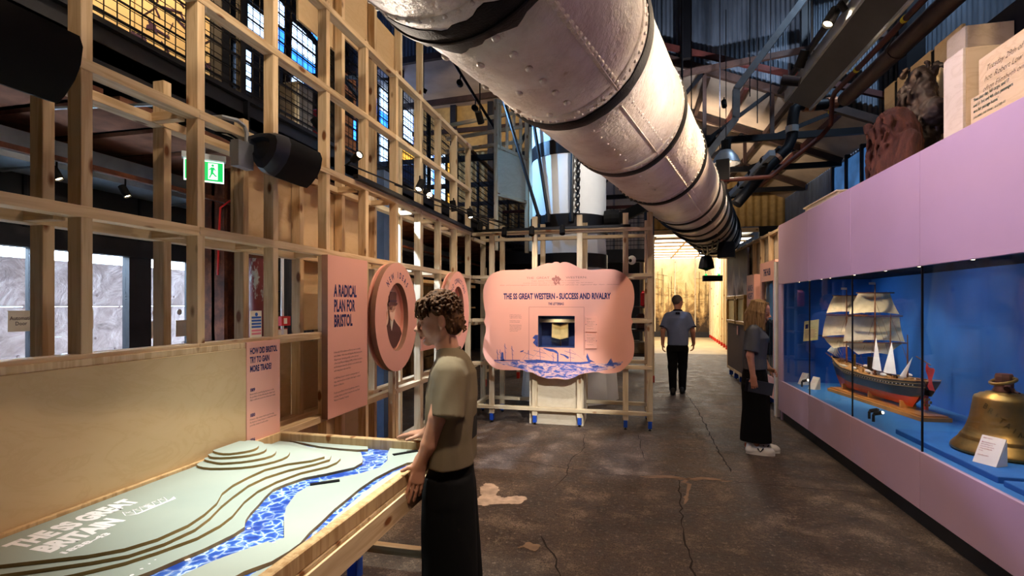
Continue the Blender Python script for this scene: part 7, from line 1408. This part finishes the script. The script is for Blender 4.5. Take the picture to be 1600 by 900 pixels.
# ================================================================== LAMPS OF THE HALL, REAL AND ADDED
def highbay(label, x, y, z, power, color=(1, .8, .6), top=6):
    o = thing('highbay_lamp', label, 'pendant lamp', (x, y, z), 'high bay lamps')
    MB().lathe([(.06, .2), (.09, .19), (.16, .1), (.2, 0), (.205, -.01), (.19, -.01), (.15, .08), (.05, .16)], 24, (x, y, z)).build('dome', 'galv', o, smooth=True); MB().tube([(x, y, z+.18), (x, y, z+.34)], .07, 12).build('gear_box', 'black_matte', o); MB().tube([(x, y, z+.34), (x, y, top)], .006, 6).build('suspension', 'black_metal', o)
    MB().ell((x, y, z+.05), (.08, .08, .06), 12, 8).build('bulb', 'warm_bulb', o)
    lamp('SPOT', 'highbay_light', (x, y, z-.03), power, color, (x, y, 0), 150, .9, .15, o)
emis('warm_bulb', (255, 214, 160), 2.5)
highbay('silver dome high bay lamp hanging right of the white spar', 1.39, 8.0, 3.7, 60)
for i, (x, y, z, p) in enumerate(((.6, .2, 5.6, 420), (-.4, 4.2, 6.4, 260), (1.3, 13.0, 4.3, 160), (-1.2, 12.0, 5.2, 60), (2.8, 3.0, 6.2, 120))): highbay(('added fill high bay lamp above the camera position', 'added fill high bay lamp over the middle of the hall', 'added fill high bay lamp far down the corridor', 'added fill high bay lamp behind the funnel', 'added fill high bay lamp above the display wall')[i], x, y, z, p, top=7)  # pendants added to fill the hall with soft light
WARM = (1, .74, .5)
# flood lamps on the cable tray at upper right
for i, (y, tg, pw) in enumerate(((4.95, (-1.4, 5.4, 1.4), 260), (5.45, (-.4, 4.6, .2), 120), (4.4, (-2.1, 3.4, 1.5), 200), (6.3, (.9, 9, .5), 120))):
    o = spotlight(('bright flood lamp on the cable tray, third from the front', 'second farthest flood lamp on the cable tray', 'flood lamp nearest the front of the cable tray', 'farthest flood lamp on the cable tray')[i], (1.9, y, 4.38), tg, pw, WARM, 62, s=1.5, group='cable tray flood lamps', stem=(.06, 0, .09))
# sign wash
spotlight('ceiling spotlight aimed at the title of the ornate sign, left', (-1.5, 4.9, 3.5), (-1.3, 6.4, 1.75), 120, WARM, 34, group='ceiling sign spots', stem=(0, 0, 5.0))
spotlight('ceiling spotlight aimed at the title of the ornate sign, right', (-.2, 4.9, 3.55), (-.5, 6.4, 1.7), 120, WARM, 34, group='ceiling sign spots', stem=(0, 0, 5.0))
spotlight('ceiling spotlight aimed at the first oval sign and tall pink panel', (-.7, 3.6, 3.9), (-2.0, 3.8, 1.5), 80, WARM, 46, group='ceiling panel spots', stem=(0, 0, 5.0))
spotlight('ceiling spotlight aimed at the second oval sign', (-.9, 5.0, 3.6), (-2.0, 5.7, 1.5), 50, WARM, 36, group='ceiling panel spots', stem=(0, 0, 5.0))
spotlight('ceiling spotlight aimed at the upper left timber frame', (-.3, 1.2, 4.2), (-2.2, 3.0, 2.6), 90, (1, .84, .64), 70, group='ceiling panel spots', stem=(0, 0, 5.0))
# table projector
o = thing('table_projector', 'white ceiling projector above the relief table', 'projector', (-1.32, 2.3, 3.75)); box('body', (-1.47, 2.15, 3.7), (-1.17, 2.45, 3.83), 'off_white', o, .02); MB().tube([(-1.32, 2.3, 3.83), (-1.32, 2.3, 9)], .02, 8).build('pole', 'black_metal', o); MB().lathe([(0, 0), (.04, 0), (.04, .03), (0, .03)], 14, (-1.32, 2.3, 3.67)).build('lens', 'lens_off', o)
lamp('SPOT', 'projector_beam', (-1.32, 2.3, 3.64), 520, (.92, 1, .92), (-1.3, 2.05, .78), 43, 1.0, .02, o)
# lilac wash on the display wall, added cool spots for side door daylight
spotlight('violet wash spotlight over the aisle', (-.6, 3.2, 4.6), (2.0, 4.0, 2.1), 230, (.58, .52, 1), 80, group='wash spots', stem=(0, 0, 5.0))
spotlight('pink wash spotlight over the aisle', (-.4, 6.2, 4.2), (2.0, 6.4, 1.6), 60, (1, .66, .7), 75, group='wash spots', stem=(0, 0, 5.0))
spotlight('added cool spotlight standing in for daylight on the floor before the kiosk', (-2.9, 4.2, 3.3), (-1.1, 5.4, 0), 420, (.62, .76, 1), 42, group='wash spots', stem=(0, 0, .3))  # spot added in place of daylight through the side openings
spotlight('blue spotlight on the left flank of the funnel', (-3.2, 7.4, 5.0), (-1.4, 8.5, 3.9), 420, (.25, .55, 1), 60, group='wash spots', stem=(0, 0, 5.0))
spotlight('added fill spotlight on the plinth and kiosk legs', (-.6, 4.0, 3.8), (-.8, 6.6, .6), 190, (.95, .95, 1), 64, group='wash spots', stem=(0, 0, 5.0))  # lamp added to whiten the kiosk wood and plinth
spotlight('soft white spotlight on the right side of the funnel', (.2, 6.6, 4.2), (-.9, 8.5, 3.4), 90, (1, .92, .82), 50, group='wash spots', stem=(0, 0, 5.0))
spotlight('added cool spotlight under the mezzanine shining through the studs to the plinth', (-3.3, 4.7, 2.75), (-1.0, 6.5, .1), 200, (.85, .92, 1), 30, group='wash spots', stem=(0, 0, .4))  # lamp added low on the left to reach the plinth below the sign
spotlight('added narrow white spotlight over the aisle aimed at the plinth', (.95, 1.5, 3.6), (-.95, 6.58, .25), 700, (1, .97, .92), 15, group='wash spots', stem=(0, 0, 5.0), blend=.8)  # lamp added to brighten the plinth front
# showcase lights
for i, (y, tg, pw) in enumerate(((6.9, (2.6, 6.9, .9), 5), (6.6, (2.6, 6.6, .9), 26), (6.0, (2.62, 6.2, 1.2), 26), (5.2, (2.7, 5.4, .95), 18), (4.3, (2.5, 4.12, .8), 14), (3.6, (2.5, 3.9, .7), 10), (3.1, (2.4, 3.2, .6), 7))):
    lamp('SPOT', 'case_beam', (WX+.09, y, 1.87), pw, (1, .84, .62), tg, 85, .7, .015, CW)
for y in (7.0, 5.5, 4.0): lamp('SPOT', 'case_wash', (2.35, y, 1.9), 8, (.7, .85, 1), (3.05, y-.2, 1.0), 150, .8, .03, CW)
# carved figures
spotlight('small spotlight on the display wall lighting the carved figures', (1.95, 5.3, 4.4), (2.85, 5.8, 3.4), 75, WARM, 70, group='figure spots', s=.8)
spotlight('small spotlight over the handwriting panel', (1.3, 3.2, 4.2), (2.2, 3.6, 3.0), 22, WARM, 60, group='figure spots', s=.8)
# amber mezzanine and under-mezzanine lamps
lamp('SPOT', 'amber_light', (-4.0, 3.4, 6.0), 330, (1, .76, .46), (-4.7, 3.6, 4.6), 110, .6)
lamp('SPOT', 'mezz_fill', (-5.0, 9.5, 6.8), 160, (.5, .7, 1), (-4.0, 9.5, 3.6), 120, .6)  # blue fill added to brighten the mezzanine, no fixture
for i, (x, y, z) in enumerate(((-4.4, 3.0, 2.62), (-4.4, 3.55, 2.6), (-4.4, 4.25, 2.58), (-4.4, 5.0, 2.55))): spotlight(('leftmost small spotlight under the mezzanine', 'small spotlight under the mezzanine over the first door', 'small spotlight under the mezzanine over the second door', 'small spotlight under the mezzanine by the exit sign')[i], (x, y, z), (-3.6, y+.3, 1.0), 6, WARM, 70, group='under mezzanine spots', s=.9, stem=(0, 0, .15))
tag(MB().box((-4.42, 1.5, 2.72), (-4.38, 8, 2.76)).build('lighting_track', 'black_metal'), 'black lighting track under the mezzanine deck', 'lighting track')
# far room and upper hall
lamp('AREA', 'gallery_light', (2.1, 21, 3.7), 190, (1, .88, .66), (2.1, 21, 0), size=2.5)
spotlight('warm spotlight washing the corridor mural', (.6, 10.2, 3.4), (2.1, 10.9, 1.8), 45, (1, .8, .66), 60, group='corridor spots', stem=(0, 0, 5.0))
spotlight('warm spotlight washing the pink alcove', (.9, 8.0, 3.4), (2.05, 8.6, 1.7), 30, (1, .8, .7), 60, group='corridor spots', stem=(0, 0, 5.0))
spotlight('added warm uplight under the far roof', (1.2, 12.2, 4.2), (2.0, 13.5, 6.0), 240, (1, .8, .6), 120, group='added roof uplights', s=1.2)  # lamp added to lift the far roof sheets
spotlight('added cool uplight below the corrugated gable', (1.5, 8.8, 4.9), (1.6, 10.4, 7), 190, (.8, .86, 1), 110, group='added roof uplights', s=1.2)  # lamp added to brighten the gable
spotlight('added uplight washing the underside of the white spar', (.9, 3.2, 2.9), (-.2, 3.6, 3.3), 34, (1, .8, .62), 110, group='added spar uplights', s=.8)  # free hanging lamp added to lift the spar's underside
spotlight('added track spotlight on the left rail washing the underside of the white spar', (-1.95, 3.3, 2.68), (-.75, 2.6, 3.0), 45, (1, .84, .68), 110, group='added spar uplights', s=.8, stem=(-.1, 0, -.06))  # second lamp added to warm the near end of the spar
lamp('SPOT', 'wall_daylight', (3.9, 7.5, 8.5), 500, (.55, .75, 1), (4.7, 8.5, 5), 120, .8)

bpy.data.scenes.remove(TMP)
